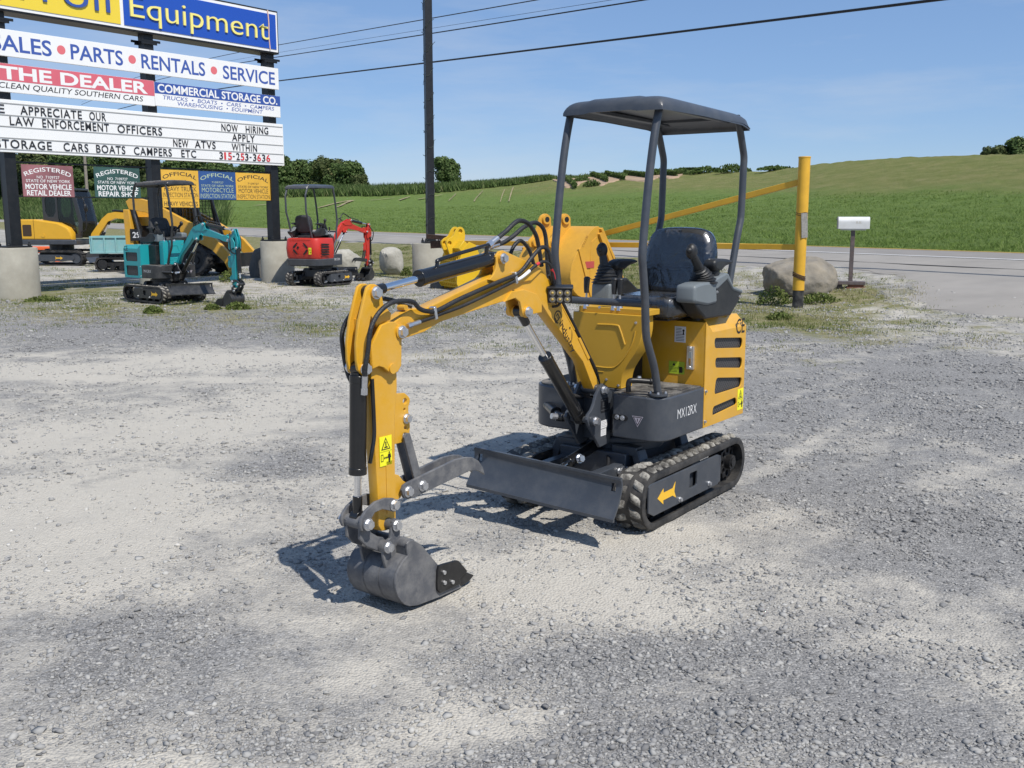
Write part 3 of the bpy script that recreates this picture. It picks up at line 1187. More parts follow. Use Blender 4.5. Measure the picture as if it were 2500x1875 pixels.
def make_arm_group(root, paint, o):
    dark = o['dark']
    full = o['full']
    # ---------------- king post with two cheek plates
    kp = [(.424, .698), (.412, .718), (.380, .728), (.345, .713), (.283, .669), (.289, .634), (.301, .622), (.301, .396), (.404, .387), (.519, .528), (.535, .558), (.522, .582), (.488, .602), (.465, .632), (.446, .675)]
    b = MB()
    b.plate(kp, xz(.104), .018, [circ(.381, .693, .012, 12), circ(.487, .546, .012, 12)])
    b.plate(kp, xz(-.024), .018, [circ(.381, .693, .012, 12), circ(.487, .546, .012, 12)])
    b.box((.335, .04, .53), (.05, .12, .22))
    b.cyl((.31, .04, .42), (.31, .04, .64), .045, n=20)
    b.cyl((.487, .090, .546), (.487, .135, .546), .027, n=20)
    b.cyl((.487, -.012, .546), (.487, .09, .546), .018, n=16)
    b.cyl((.381, -.03, .693), (.381, .118, .693), .027, n=20)
    k = b.build('king_post', GREY if dark is GREY else dark, root)
    b = MB()
    for x, z in ((.381, .693), (.487, .546)):
        b.bolt((x, .118 if z > .6 else .135, z), (0, 1, 0), .020, .018)
        b.bolt((x, -.036, z), (0, -1, 0), .020, .018)
    b.build('pin_bolt', ZINC, k)
    if full:
        b = MB()
        r, u = V(-1, 0, 0), V(0, 0, 1)
        p = sticker_sheet(b, (.402, .1132, .572), r, u, .078, .076, 1)
        b.m(0)
        b.m(2)
        for (x0, y0, wd) in ((.004, .066, .05), (.016, .05, .018), (.016, .04, .014), (.016, .03, .03), (.004, .012, .066)):
            b.poly([(x0, y0), (x0 + wd, y0), (x0 + wd, y0 + .003), (x0, y0 + .003)], p, r, u)
        b.build('rating_plate', [WHITE, mat('plate_black', (.02, .021, .025), .4), mat('plate_grey', (.12, .125, .13), .5)], k)
        b = MB()
        for z0, wd, hh in ((.486, .062, .043), (.446, .053, .036)):
            p = sticker_sheet(b, (.398, .1132, z0), r, u, wd, hh, 0)
            b.m(1)
            for q in range(4):
                b.poly([(.005, hh * (.82 - q * .2)), (wd * (.85 if q % 2 else .6), hh * (.82 - q * .2)), (wd * (.85 if q % 2 else .6), hh * (.86 - q * .2)), (.005, hh * (.86 - q * .2))], p, r, u)
        b.build('paper_label', [WHITE, mat('label_grey', (.28, .28, .29), .6)], k)
    # ---------------- boom
    bm = [(1.944, 1.140), (1.938, 1.166), (1.912, 1.184), (1.868, 1.205), (1.815, 1.226), (1.724, 1.223), (1.314, 1.327), (1.012, 1.381), (.940, 1.370), (.887, 1.343), (.798, 1.262),
          (.713, 1.160), (.466, .876), (.352, .722), (.348, .690), (.372, .668), (.398, .682), (.515, .858), (.829, 1.120), (.885, 1.176), (.945, 1.216), (1.014, 1.238), (1.097, 1.234), (1.183, 1.216), (1.40, 1.190),
          (1.64, 1.158), (1.738, 1.126), (1.838, 1.113), (1.895, 1.110), (1.930, 1.118)]
    b = MB()
    b.plate(bm, xz(.0385), .066, (), .003)
    ear = [(1.318, 1.320), (1.282, 1.342), (1.266, 1.366), (1.262, 1.398), (1.266, 1.420), (1.244, 1.443), (1.212, 1.447), (1.016, 1.388), (.90, 1.348), (.99, 1.30), (1.2, 1.29)]
    lug = [(1.20, 1.214), (1.120, 1.226), (1.084, 1.206), (1.068, 1.160), (1.055, 1.136), (1.030, 1.126), (1.000, 1.134), (.985, 1.140), (.905, 1.143), (.905, 1.190), (.95, 1.235), (1.05, 1.262), (1.15, 1.258)]
    for y in (.0765, .0005):
        b.plate(ear, xz(y), .012)
        b.plate(lug, xz(y), .014)
    b.cyl((1.228, -.02, 1.412), (1.228, .095, 1.412), .025, n=20)
    b.cyl((1.032, -.02, 1.156), (1.032, .093, 1.156), .026, n=20)
    b.cyl((1.905, -.02, 1.143), (1.905, .098, 1.143), .030, n=20)
    b.cyl((1.835, .018, 1.232), (1.835, .058, 1.232), .012, n=12)
    # stiffener plate, raised flange of the lower boom
    b.bar((.60, .0385, 1.030), (.84, .0385, 1.30), .070, .006, up=(-.7, 0, .7))
    b.plate([(.47, .86), (.57, .985), (.545, .985), (.45, .87)], xz(.0725), .006)
    boom = b.build('boom', paint, root)
    b = MB()
    b.bolt((1.228, .095, 1.412), (0, 1, 0), .019, .014)
    b.bolt((1.032, .093, 1.156), (0, 1, 0), .020, .012)
    b.bolt((1.228, -.02, 1.412), (0, -1, 0), .019, .014)
    b.bolt((1.032, -.02, 1.156), (0, -1, 0), .019, .012)
    b.build('pin_bolt', ZINC, boom)
    if full:
        rd = V(-.171, 0, -.223).normalized()
        ud = V(0, 1, 0).cross(rd)
        y = .0722
        b = MB()
        c0 = V(.752, y, 1.108)
        for a0, a1, r0, r1 in ((40, 330, .026, .033),):
            pts = [(r1 * math.cos(R(a)), r1 * math.sin(R(a))) for a in np.linspace(a0, a1, 24)] + [(r0 * math.cos(R(a)), r0 * math.sin(R(a))) for a in np.linspace(a1, a0, 24)]
            A = [c0 + rd * p[0] + ud * p[1] for p in pts]
            for i in range(23):
                b.add([A[i], A[i + 1], A[46 - i], A[47 - i]], [(0, 1, 2, 3)])
        for q in ([(-.016, -.010), (-.010, -.010), (-.010, .012), (-.016, .012)], [(-.010, .006), (.018, .006), (.018, .012), (-.010, .012)], [(-.002, -.004), (.016, -.004), (.016, .002), (-.002, .002)],
                  [(.010, -.020), (.016, -.020), (.016, -.004), (.010, -.004)], [(-.012, -.024), (.012, -.024), (.012, -.018), (-.012, -.018)]):
            b.poly(q, c0, rd, ud)
        b.text('industry', c0 + rd * .036 - ud * .010, rd, ud, .034, .205, bold=.006)
        for sgn, ra, ca, a0, a1 in ((1, .10, (.128, .078), -150, -72), (1, .075, (.118, -.018), 20, 78)):
            pts = []
            n = 16
            aa = np.linspace(a0, a1, n)
            outer = [(ca[0] + ra * math.cos(R(a)), ca[1] + ra * math.sin(R(a))) for a in aa]
            inner = [(ca[0] + (ra - .006 * math.sin(math.pi * i / (n - 1)) - .0004) * math.cos(R(a)), ca[1] + (ra - .006 * math.sin(math.pi * i / (n - 1)) - .0004) * math.sin(R(a))) for i, a in enumerate(aa)]
            for i in range(n - 1):
                q = [outer[i], outer[i + 1], inner[i + 1], inner[i]]
                b.poly(q, c0, rd, ud)
        st = [(.118 + (.010 if k % 2 == 0 else .0045) * math.cos(math.pi * k / 4), .047 + (.010 if k % 2 == 0 else .0045) * math.sin(math.pi * k / 4)) for k in range(8)]
        b.poly(st, c0, rd, ud)
        b.build('lettering', BLKD, boom)
    ram('boom_cylinder', (.487, .04, .546), (1.032, .04, 1.156), .034, .016, .60, root)
    # ---------------- dipper arm
    b = MB()
    b.plate([(2.052, 1.06), (2.046, .82), (2.029, .48), (2.028, .362), (2.012, .335), (1.980, .330), (1.948, .338), (1.926, .365), (1.926, .57), (1.920, .80), (1.904, .91), (1.904, 1.06)], xz(.040), .050, [circ(1.975, .359, .010, 12)], .004)
    ck = [(1.934, 1.185), (1.908, 1.166), (1.897, 1.130), (1.903, 1.006), (1.924, .983), (1.953, .978), (1.980, .991), (2.004, 1.009), (2.030, 1.018), (2.066, 1.012), (2.070, 1.105), (2.012, 1.178), (1.97, 1.188)]
    for y in (.0825, -.0045):
        b.plate(ck, xz(y), .016)
    lk = [(2.073, 1.328), (2.055, 1.339), (2.030, 1.339), (2.008, 1.328), (1.996, 1.306), (1.985, 1.259), (1.942, 1.218), (1.95, 1.18), (2.02, 1.17), (2.056, 1.215), (2.082, 1.125), (2.094, 1.083), (2.089, 1.042), (2.087, .990), (2.110, .990), (2.133, 1.013), (2.139, 1.048), (2.139, 1.117), (2.122, 1.201), (2.097, 1.269)]
    lk = [(x - .006, z) for x, z in lk]
    lk = [lk[0]] + lk[1:]
    for y in (.0645, .0145):
        b.plate(lk, xz(y), .014)
    b.box((2.080, .04, 1.145), (.03, .04, .12))
    b.cyl((1.955, .09, 1.000), (1.955, .096, 1.000), .021, n=20)
    b.plate([(1.93, .40), (1.98, .40), (1.98, .62), (1.93, .62)], xz(.0665), .003)
    # lug plates on the rear face
    hp = [(1.91, .886), (1.842, .880), (1.818, .862), (1.808, .845), (1.824, .813), (1.814, .765), (1.813, .718), (1.828, .683), (1.853, .674), (1.922, .676)]
    hp = hp[:1] + chaikin(hp[1:9], 1, False) + hp[9:]
    b.plate(hp, xz(.040), .018, [circ(1.842, .846, .012, 12), circ(1.845, .811, .006, 10), circ(1.842, .735, .008, 10), circ(1.846, .700, .013, 12)])
    b.plate([(1.935, .560), (1.893, .543), (1.868, .514), (1.842, .498), (1.860, .484), (1.884, .445), (1.935, .432)], xz(.040), .030)
    b.cyl((2.028, .0, 1.306), (2.028, .082, 1.306), .024, n=20)
    b.cyl((2.095, .0, 1.014), (2.095, .08, 1.014), .024, n=20)
    arm = b.build('dipper_arm', paint, root)
    b = MB()
    for x, y, z in ((2.028, .080, 1.306), (1.905, .098, 1.143), (2.095, .078, 1.014)):
        b.bolt((x, y, z), (0, 1, 0), .0205, .015)
        b.bolt((x, .08 - y, z), (0, -1, 0), .0205, .015)
    b.bolt((1.837, .05, .772), (0, 1, 0), .017, .016)
    b.build('pin_bolt', ZINC, arm)
    if full:
        warn_sticker('warning_sticker', (2.016, .0668, .604), LX, LZ, .070, .122, arm)
    ram('arm_cylinder', (1.228, .04, 1.412), (2.028, .04, 1.306), .034, .0155, .63, root)
    ram('bucket_cylinder', (2.095, .04, 1.014), (2.122, .04, .418), .034, .0145, .70, root)
    b = MB()
    b.tube([(1.637, .052, 1.372), (1.632, .052, 1.402), (1.605, .052, 1.421), (1.333, .052, 1.465), (1.24, .052, 1.480), (1.20, .052, 1.486)], .0085, 10, 5)
    b.tube([(1.292, .045, 1.41), (1.292, .052, 1.472)], .010, 8, 0)
    b.build('hydraulic_pipe', CYLBLK, root, ang=60)
    b = MB()
    b.tube([(2.078, .074, .635), (2.074, .082, .68), (2.058, .080, .74), (2.055, .078, .82), (2.058, .076, .97)], .0085, 10, 5)
    b.build('hydraulic_pipe', CYLBLK, root, ang=60)
    # ---------------- bucket linkage
    hl = [(2.140, .372), (2.118, .376), (2.104, .392), (2.100, .418), (2.082, .436), (2.040, .440), (1.994, .422), (1.972, .412), (1.950, .420), (1.944, .442), (1.950, .458), (1.974, .471), (2.021, .482), (2.077, .479), (2.130, .456), (2.158, .430), (2.165, .398), (2.158, .380)]
    b = MB()
    for y in (.092, -.012):
        b.plate(hl, xz(y), .014)
    b.cyl((2.128, -.03, .400), (2.128, .106, .400), .027, n=20)
    b.cyl((1.972, -.02, .442), (1.972, .10, .442), .020, n=16)
    lo = [(2.150, .382), (2.156, .410), (2.125, .418), (2.095, .398), (2.104, .378), (2.088, .352), (2.050, .325), (2.022, .315), (2.006, .296), (2.010, .270), (2.036, .256), (2.084, .284), (2.114, .300), (2.152, .340)]
    for y in (.076, .004):
        b.plate(lo, xz(y), .014)
    ln = b.build('bucket_link', o['bgrey'], root)
    b = MB()
    for x, y, z in ((2.128, .106, .400), (1.972, .100, .442)):
        b.bolt((x, y, z), (0, 1, 0), .020, .014)
        b.bolt((x, .08 - y, z), (0, -1, 0), .020, .014)
    b.build('pin_bolt', ZINC, ln)
    # ---------------- bucket
    y0, y1 = -.105, .172
    side = [(1.943, .300), (1.962, .302), (1.976, .292), (1.978, .274), (1.974, .242), (2.002, .226), (2.023, .208), (2.043, .183), (2.050, .158), (2.050, .132), (2.045, .111), (2.034, .084), (2.017, .060), (1.996, .040), (1.969, .024), (1.92, .012), (1.771, .003), (1.634, .000), (1.650, .022), (1.786, .146), (1.894, .268)]
    b = MB()
    for y in (y0 + .006, y1 - .006):
        b.plate(side, xz(y), .012, (), .002)
    back = side[3:18]
    for k, (ya, yb, off) in enumerate(((y0 + .012, y1 - .012, .004),)):
        pr = []
        for i, (x, z) in enumerate(back):
            a, c = back[max(i - 1, 0)], back[min(i + 1, len(back) - 1)]
            t = V(c[0] - a[0], 0, c[1] - a[1]).normalized()
            nrm = V(-t.z, 0, t.x)
            pr.append((V(x, 0, z), nrm))
        rows = []
        for p, nrm in pr:
            rows.append([p + V(0, ya, 0), p + V(0, yb, 0)])
        rows2 = [[r_[1] + pr[i][1] * -.010, r_[0] + pr[i][1] * -.010] for i, r_ in enumerate(rows)]
        b.grid([[q for q in r_] for r_ in rows])
        b.grid(rows2)
        # wear bands
        for yy in (y0 + .09, y1 - .10):
            b.grid([[p - nrm * -.0025 + V(0, yy, 0), p - nrm * -.0025 + V(0, yy + .005, 0)] for p, nrm in pr[2:11]])
    b.bar((1.634, (y0 + y1) / 2, .008), (1.72, (y0 + y1) / 2, .012), y1 - y0 - .004, .016)
    b.cyl((1.945, y0 + .01, .275), (1.945, y1 - .01, .275), .027, n=20)
    er = [(1.994, .378), (1.975, .388), (1.955, .378), (1.948, .358), (1.950, .290), (1.985, .225), (2.035, .19), (2.048, .235), (2.052, .272), (2.045, .292), (2.028, .306), (2.008, .312), (2.003, .335)]
    for y in (.102, -.022):
        b.plate(er, xz(y), .014, [circ(1.975, .359, .01, 12), circ(2.030, .282, .01, 12)])
    b.cyl((1.975, -.03, .359), (1.975, .113, .359), .0235, n=20)
    b.cyl((2.030, -.035, .282), (2.030, .118, .282), .026, n=20)
    bk = b.build('bucket', o['bgrey'], root, ang=32)
    b = MB()
    for x, y, z in ((1.975, .113, .359), (2.030, .118, .282)):
        b.bolt((x, y, z), (0, 1, 0), .0195, .014)
        b.bolt((x, .08 - y, z), (0, -1, 0), .0195, .014)
    for x, z in ((1.766, .112), (1.764, .066), (1.712, .053)):
        b.bolt((x, y1 + .012, z), (0, 1, 0), .010, .007, False)
    b.build('pin_bolt', ZINC, bk)
    ct = [(1.795, .150), (1.770, .150), (1.682, .141), (1.664, .133), (1.606, .070), (1.660, .052), (1.652, .026), (1.787, .026), (1.806, .045), (1.808, .070), (1.804, .13)]
    for y in (y1 + .006, y0 - .006):
        b = MB()
        b.plate(ct, xz(y), .012)
        b.build('side_cutter', BLACK, bk)
    for y in (y1 - .025, (y0 + y1) / 2, y0 + .025):
        b = MB()
        b.prism([(1.66, .052), (1.605, .064), (1.545, .030), (1.580, .012), (1.66, .004)], (0, y + .024, 0), V(1, 0, 0), V(0, 0, 1), .048)
        b.build('bucket_tooth', BLACK, bk, .004)
    # ---------------- thumb
    if o['thumb']:
        tn = [(1.900, .466), (1.904, .484), (1.893, .503), (1.868, .510), (1.560, .546), (1.488, .543), (1.440, .533), (1.396, .508), (1.367, .475), (1.349, .432), (1.385, .455), (1.415, .468), (1.455, .474), (1.500, .470), (1.822, .437), (1.866, .438), (1.890, .448)]
        b = MB()
        b.plate(tn, xz(.074), .014)
        b.plate(tn, xz(.002), .014)
        b.box((1.62, .038, .496), (.26, .058, .012), Matrix.Rotation(R(6), 3, 'Y'))
        b.box((1.74, .038, .475), (.012, .058, .05))
        t = b.build('thumb', o['bgrey'], root)
        b = MB()
        b.plate([(1.872, .700), (1.855, .716), (1.835, .712), (1.826, .690), (1.752, .470), (1.775, .455), (1.800, .470)], xz(.062), .012)
        b.plate([(1.872, .700), (1.855, .716), (1.835, .712), (1.826, .690), (1.752, .470), (1.775, .455), (1.800, .470)], xz(.016), .012)
        b.build('stay_bar', o['bgrey'], t)
        b = MB()
        for x, z in ((1.868, .472), (1.778, .477)):
            b.bolt((x, .081, z), (0, 1, 0), .0195, .015)
        b.build('pin_bolt', ZINC, t)
    # ---------------- hoses
    if full:
        hydr_hose('hydraulic_hose', [(1.240, .05, 1.488), (1.150, .05, 1.530), (1.075, .05, 1.571), (1.028, .05, 1.578), (.969, .05, 1.562), (.914, .05, 1.513), (.890, .05, 1.46), (.862, .05, 1.36)], root, .0105, (0,))
        hydr_hose('hydraulic_hose', [(1.134, -.03, 1.465), (1.060, -.03, 1.477), (.984, -.03, 1.506), (.906, -.03, 1.544), (.814, -.03, 1.568), (.751, -.03, 1.55), (.719, -.03, 1.51), (.705, -.03, 1.436), (.691, -.03, 1.32), (.66, -.02, 1.2)], root, .0105, (0,))
        hydr_hose('hydraulic_hose', [(.990, -.05, 1.395), (.975, -.05, 1.429), (.945, -.05, 1.463), (.897, -.05, 1.482), (.842, -.05, 1.45), (.804, -.05, 1.40), (.772, -.05, 1.32)], root, .0095)
        hydr_hose('hydraulic_hose', [(2.108, .085, .960), (2.110, .094, 1.03), (2.100, .100, 1.09), (2.092, .104, 1.158), (2.070, .106, 1.202), (2.036, .108, 1.236), (1.985, .108, 1.261), (1.925, .105, 1.268), (1.840, .10, 1.258), (1.800, .098, 1.229), (1.745, .094, 1.213), (1.678, .092, 1.212), (1.532, .092, 1.250), (1.271, .092, 1.306), (1.150, .094, 1.330), (1.085, .096, 1.354), (1.014, .10, 1.409), (.949, .10, 1.449), (.906, .10, 1.451), (.868, .10, 1.415), (.823, .09, 1.30), (.76, .06, 1.16)], root, .0098, (0,),
                  mark=[(.447, .455, 3)])
        hydr_hose('hydraulic_hose', [(1.817, .088, 1.168), (1.716, .088, 1.183), (1.659, .088, 1.194), (1.482, .088, 1.224), (1.159, .090, 1.300), (1.067, .092, 1.326), (.984, .095, 1.367), (.924, .098, 1.386), (.868, .098, 1.373), (.829, .095, 1.325), (.800, .085, 1.28)], root, .0078, (0,),
                  mark=[(.30, .36, 2), (.37, .405, 3), (.43, .56, 3), (.57, .59, 2), (.63, .65, 2), (.655, .675, 3), (.86, .95, 2)])
        hydr_hose('hydraulic_hose', [(1.98, -.03, 1.262), (2.005, -.06, 1.235), (2.035, -.085, 1.18), (2.052, -.09, 1.136), (2.052, -.09, 1.09), (2.045, -.085, 1.017), (2.042, -.07, .965), (2.04, -.04, .925), (2.06, .0, .915)], root, .0095, (1,))
        hydr_hose('hydraulic_hose', [(1.80, .06, 1.235), (1.86, .0, 1.262), (1.93, -.03, 1.275), (1.98, -.035, 1.262)], root, .0095)
        hydr_hose('hydraulic_hose', [(.80, .064, 1.325), (.735, .062, 1.222), (.645, .062, 1.115), (.545, .062, .998), (.445, .062, .878), (.375, .064, .79), (.335, .062, .70)], root, .0095)
        hydr_hose('hydraulic_hose', [(.78, .038, 1.315), (.722, .038, 1.222), (.632, .038, 1.118), (.532, .038, .998), (.432, .038, .878), (.362, .038, .79), (.32, .03, .69)], root, .0095)
        hydr_hose('hydraulic_hose', [(.66, .0, .80), (.60, -.02, .78), (.54, -.03, .70), (.46, -.02, .66), (.40, .0, .65)], root, .012)
        b = MB()
        for x, z, sl in ((1.700, 1.202, .2), (1.135, 1.320, .25)):
            b.box((x, .088, z), (.016, .030, .055), Matrix.Rotation(R(12), 3, 'Y'))
        b.build('hose_clamp', ZINC, root, .003)
        # work lamp on the boom
        b = MB()
        lc = V(.80, .115, 1.222)
        rt = Matrix.Rotation(R(35), 3, 'Z') @ Matrix.Rotation(R(12), 3, 'Y')
        b.box(lc, (.04, .118, .070), rt)
        b.box(lc + V(-.03, -.01, .0), (.03, .09, .05), rt)
        b.box(lc + rt @ V(-.005, 0, .040), (.060, .130, .006), rt)
        b.tube([lc + V(-.01, 0, -.035), lc + V(-.01, -.02, -.055), lc + V(.0, -.045, -.06)], .007, 8, 3)
        lamp = b.build('work_light', BLACK, root, .004)
        b = MB()
        for i in (-1, 0, 1):
            for j in (-1, 1):
                p = lc + rt @ V(.021, i * .036, j * .0165)
                b.m(0).cyl(p, p + rt @ V(.003, 0, 0), .0150, n=14)
                b.m(1).ball(p + rt @ V(.003, 0, 0), .007, 5)
        b.build('lens', [LENS, mat('led_yellow', (.42, .31, .08), .2)], lamp)
    else:
        hydr_hose('hydraulic_hose', [(2.108, .085, .960), (2.092, .104, 1.158), (2.036, .108, 1.236), (1.925, .105, 1.268), (1.745, .094, 1.213), (1.271, .092, 1.306), (1.085, .096, 1.354), (.949, .10, 1.449), (.868, .10, 1.415), (.76, .06, 1.16)], root, .011)
        hydr_hose('hydraulic_hose', [(1.98, -.03, 1.262), (2.052, -.09, 1.136), (2.042, -.07, .965), (2.06, .0, .915)], root, .011)
        hydr_hose('hydraulic_hose', [(1.240, .05, 1.488), (1.028, .05, 1.56), (.914, .05, 1.50), (.862, .05, 1.36)], root, .011)


def make_chassis(root, o):
    dark = o['dark']
    b = MB()
    pl = round_corner_plan(-.13, .352, -.395, .452, .15, .105)
    b.prism(pl, (0, 0, .442), V(1, 0, 0), V(0, 1, 0), .232)
    b.box((-.39, .025, .475), (.50, .80, .05))
    ch = b.build('chassis', dark, root, .008, ang=40)
    b = MB()
    pl2 = round_corner_plan(-.115, .340, -.380, .438, .14, .095)
    b.prism(pl2, (0, 0, .6745), V(1, 0, 0), V(0, 1, 0), .006)
    b.box((.02, .32, .683), (.14, .2, .007))
    b.build('floor_mat', mat('floor_mat', (.05, .048, .046), .75, dust=.7, dc=(.30, .285, .26), ds=12, bump=.2, bs=80), ch)
    b = MB()
    b.text(o['model'], (.185, .4532, .546), LX, LZ, .052, .222, bold=-.008)
    b.new()
    b.text(o['model'], (-.06, -.3962, .546), V(1, 0, 0), LZ, .052, .222, bold=-.008)
    b.build('lettering', WHITE, ch)
    b = MB()
    r = V(0, 1, 0)
    p = V(.3532, .0, .0)
    b.m(0).poly([(.275, .571), (.342, .571), (.3085, .513)][::-1], p, r, LZ)
    b.m(1).poly([(.281, .5675), (.336, .5675), (.3085, .520)][::-1], p + V(.0005, 0, 0), r, LZ)
    b.m(0).poly([(.288, .5635), (.329, .5635), (.3085, .528)][::-1], p + V(.001, 0, 0), r, LZ)
    b.m(1).poly([(.3068, .542), (.3102, .542), (.3112, .559), (.3058, .559)], p + V(.0015, 0, 0), r, LZ)
    b.build('warning_triangle', [mat('decal_grey', (.42, .38, .42), .5), BLKD], ch)
    b = MB()
    b.m(0).prism(rrect(.155, .537, .250, .567, .014), (.3515, 0, 0), V(0, 1, 0), LZ, .003)
    b.m(1)
    b.bolt((.3545, .186, .553), (1, 0, 0), .011, .008, split=False)
    b.bolt((.3545, .219, .552), (1, 0, 0), .011, .008, split=False)
    b.build('inspection_slot', [BLACK, ZINC], ch)
    b = MB()
    b.tube([(.325, .235, .69), (.325, .235, .735), (.315, .25, .75), (.25, .32, .742)], .014, 10, 4)
    b.m(1).bolt((.29, .278, .762), (0, 0, 1), .010, .008, split=False)
    b.m(0).ball((.245, .325, .742), .018, 8)
    b.build('foot_pedal', [BLACK, ZINC], ch)
    # swing cylinder beside the king post
    ram('swing_cylinder', (.30, -.30, .56), (.50, -.075, .545), .03, .014, .66, root)
    b = MB()
    b.tube([(.55, -.10, .555), (.52, -.085, .55)], .016, 8, 0)
    b.bolt((.50, -.105, .545), (.6, -.8, 0), .018, .014)
    b.build('pin_bolt', ZINC, root)


def mini_excavator(name, loc, rz, label, o, group):
    root = thing(name, loc, rz, label, 'excavator', group)
    make_undercarriage(root, o['dark'], o['full'])
    make_chassis(root, o)
    if o['hood'] == 'box':
        make_hood(root, o['paint'], o['dark'], o)
    else:
        make_round_hood(root, o)
    make_cowl(root, o.get('cowl', o['paint']), o)
    make_seat(root, o)
    make_consoles(root, o)
    make_canopy(root, o['dark'])
    make_arm_group(root, o['paint'], o)
    return root


# ================================================================== the setting
def ground_material():
    m = bpy.data.materials.new('gravel_ground')
    m.use_nodes = True
    n, l = m.node_tree.nodes, m.node_tree.links
    b = n['Principled BSDF']
    b.inputs['Roughness'].default_value = .95
    b.inputs['Specular IOR Level'].default_value = .15
    t = n.new('ShaderNodeTexCoord')
    P = t.outputs['Object']
    at = n.new('ShaderNodeAttribute')
    at.attribute_name = 'dust'
    ag = n.new('ShaderNodeAttribute')
    ag.attribute_name = 'verge'

    def vor(scale):
        v = n.new('ShaderNodeTexVoronoi')
        v.inputs['Scale'].default_value = scale
        l.new(P, v.inputs['Vector'])
        return v

    def noi(scale, det=6, rough=.6):
        v = n.new('ShaderNodeTexNoise')
        v.inputs['Scale'].default_value = scale
        v.inputs['Detail'].default_value = det
        v.inputs['Roughness'].default_value = rough
        l.new(P, v.inputs['Vector'])
        return v

    def ramp(src, stops):
        r = n.new('ShaderNodeValToRGB')
        e = r.color_ramp.elements
        while len(e) < len(stops):
            e.new(.5)
        for k, (p, c) in enumerate(stops):
            e[k].position = p
            e[k].color = (*c, 1) if len(c) == 3 else c
        l.new(src, r.inputs['Fac'])
        return r.outputs['Color']

    def mix(f, a, c):
        x = n.new('ShaderNodeMix')
        x.data_type = 'RGBA'
        for s_, val in (('Factor', f), ('A', a), ('B', c)):
            if hasattr(val, 'links') or hasattr(val, 'is_linked'):
                l.new(val, x.inputs[s_])
            else:
                x.inputs[s_].default_value = val
        return x.outputs['Result']

    v1, v2 = vor(85), vor(210)
    sep = n.new('ShaderNodeSeparateColor')
    l.new(v1.outputs['Color'], sep.inputs[0])
    sep2 = n.new('ShaderNodeSeparateColor')
    l.new(v2.outputs['Color'], sep2.inputs[0])
    grav = ramp(sep.outputs['Red'], [(0, (.098, .097, .097)), (.35, (.172, .170, .168)), (.75, (.258, .254, .246)), (1, (.44, .43, .41))])
    grit = ramp(sep2.outputs['Green'], [(0, (.135, .134, .132)), (.6, (.232, .229, .224)), (1, (.38, .37, .355))])
    gcol = mix(.5, grav, grit)
    nd = noi(3.0, 9, .62)
    nf = noi(22, 8, .7)
    dustc = mix(nf.outputs['Fac'], (.375, .352, .308, 1), (.505, .478, .422, 1))
    # dust mask: attribute + noise
    ad = n.new('ShaderNodeMath')
    ad.operation = 'MULTIPLY_ADD'
    ad.inputs[1].default_value = 1.15
    ad.inputs[2].default_value = -.58
    l.new(nd.outputs['Fac'], ad.inputs[0])
    a2 = n.new('ShaderNodeMath')
    a2.operation = 'ADD'
    l.new(ad.outputs[0], a2.inputs[0])
    l.new(at.outputs['Fac'], a2.inputs[1])
    a3 = n.new('ShaderNodeMath')
    a3.operation = 'MULTIPLY_ADD'
    a3.inputs[1].default_value = .55
    l.new(nf.outputs['Fac'], a3.inputs[0])
    sb = n.new('ShaderNodeMath')
    sb.operation = 'SUBTRACT'
    l.new(a2.outputs[0], sb.inputs[0])
    sb.inputs[1].default_value = .275
    l.new(sb.outputs[0], a3.inputs[2])
    msk = ramp(a3.outputs[0], [(.30, (0, 0, 0)), (.72, (1, 1, 1))])
    c = mix(msk, gcol, dustc)
    # worn grass and soil of the verge
    ng = noi(5.5, 9, .65)
    gcol2 = ramp(ng.outputs['Fac'], [(.30, (.30, .265, .20)), (.46, (.20, .185, .095)), (.62, (.125, .140, .045)), (.78, (.26, .235, .15))])
    gm = n.new('ShaderNodeMath')
    gm.operation = 'MULTIPLY_ADD'
    gm.inputs[1].default_value = 1.3
    gm.inputs[2].default_value = -.65
    l.new(noi(1.7, 8, .65).outputs['Fac'], gm.inputs[0])
    g2 = n.new('ShaderNodeMath')
    g2.operation = 'ADD'
    l.new(gm.outputs[0], g2.inputs[0])
    l.new(ag.outputs['Fac'], g2.inputs[1])
    gmask = ramp(g2.outputs[0], [(.38, (0, 0, 0)), (.66, (1, 1, 1))])
    c = mix(gmask, c, gcol2)
    l.new(c, b.inputs['Base Color'])
    bp = n.new('ShaderNodeBump')
    bp.inputs['Strength'].default_value = .7
    bp.inputs['Distance'].default_value = .010
    bp2 = n.new('ShaderNodeBump')
    bp2.inputs['Strength'].default_value = .4
    bp2.inputs['Distance'].default_value = .006
    inv = n.new('ShaderNodeMath')
    inv.operation = 'SUBTRACT'
    inv.inputs[0].default_value = 1
    l.new(v1.outputs['Distance'], inv.inputs[1])
    l.new(inv.outputs[0], bp.inputs['Height'])
    nq = noi(95, 4, .7)
    l.new(nq.outputs['Fac'], bp2.inputs['Height'])
    l.new(bp2.outputs['Normal'], bp.inputs['Normal'])
    l.new(bp.outputs['Normal'], b.inputs['Normal'])
    return m


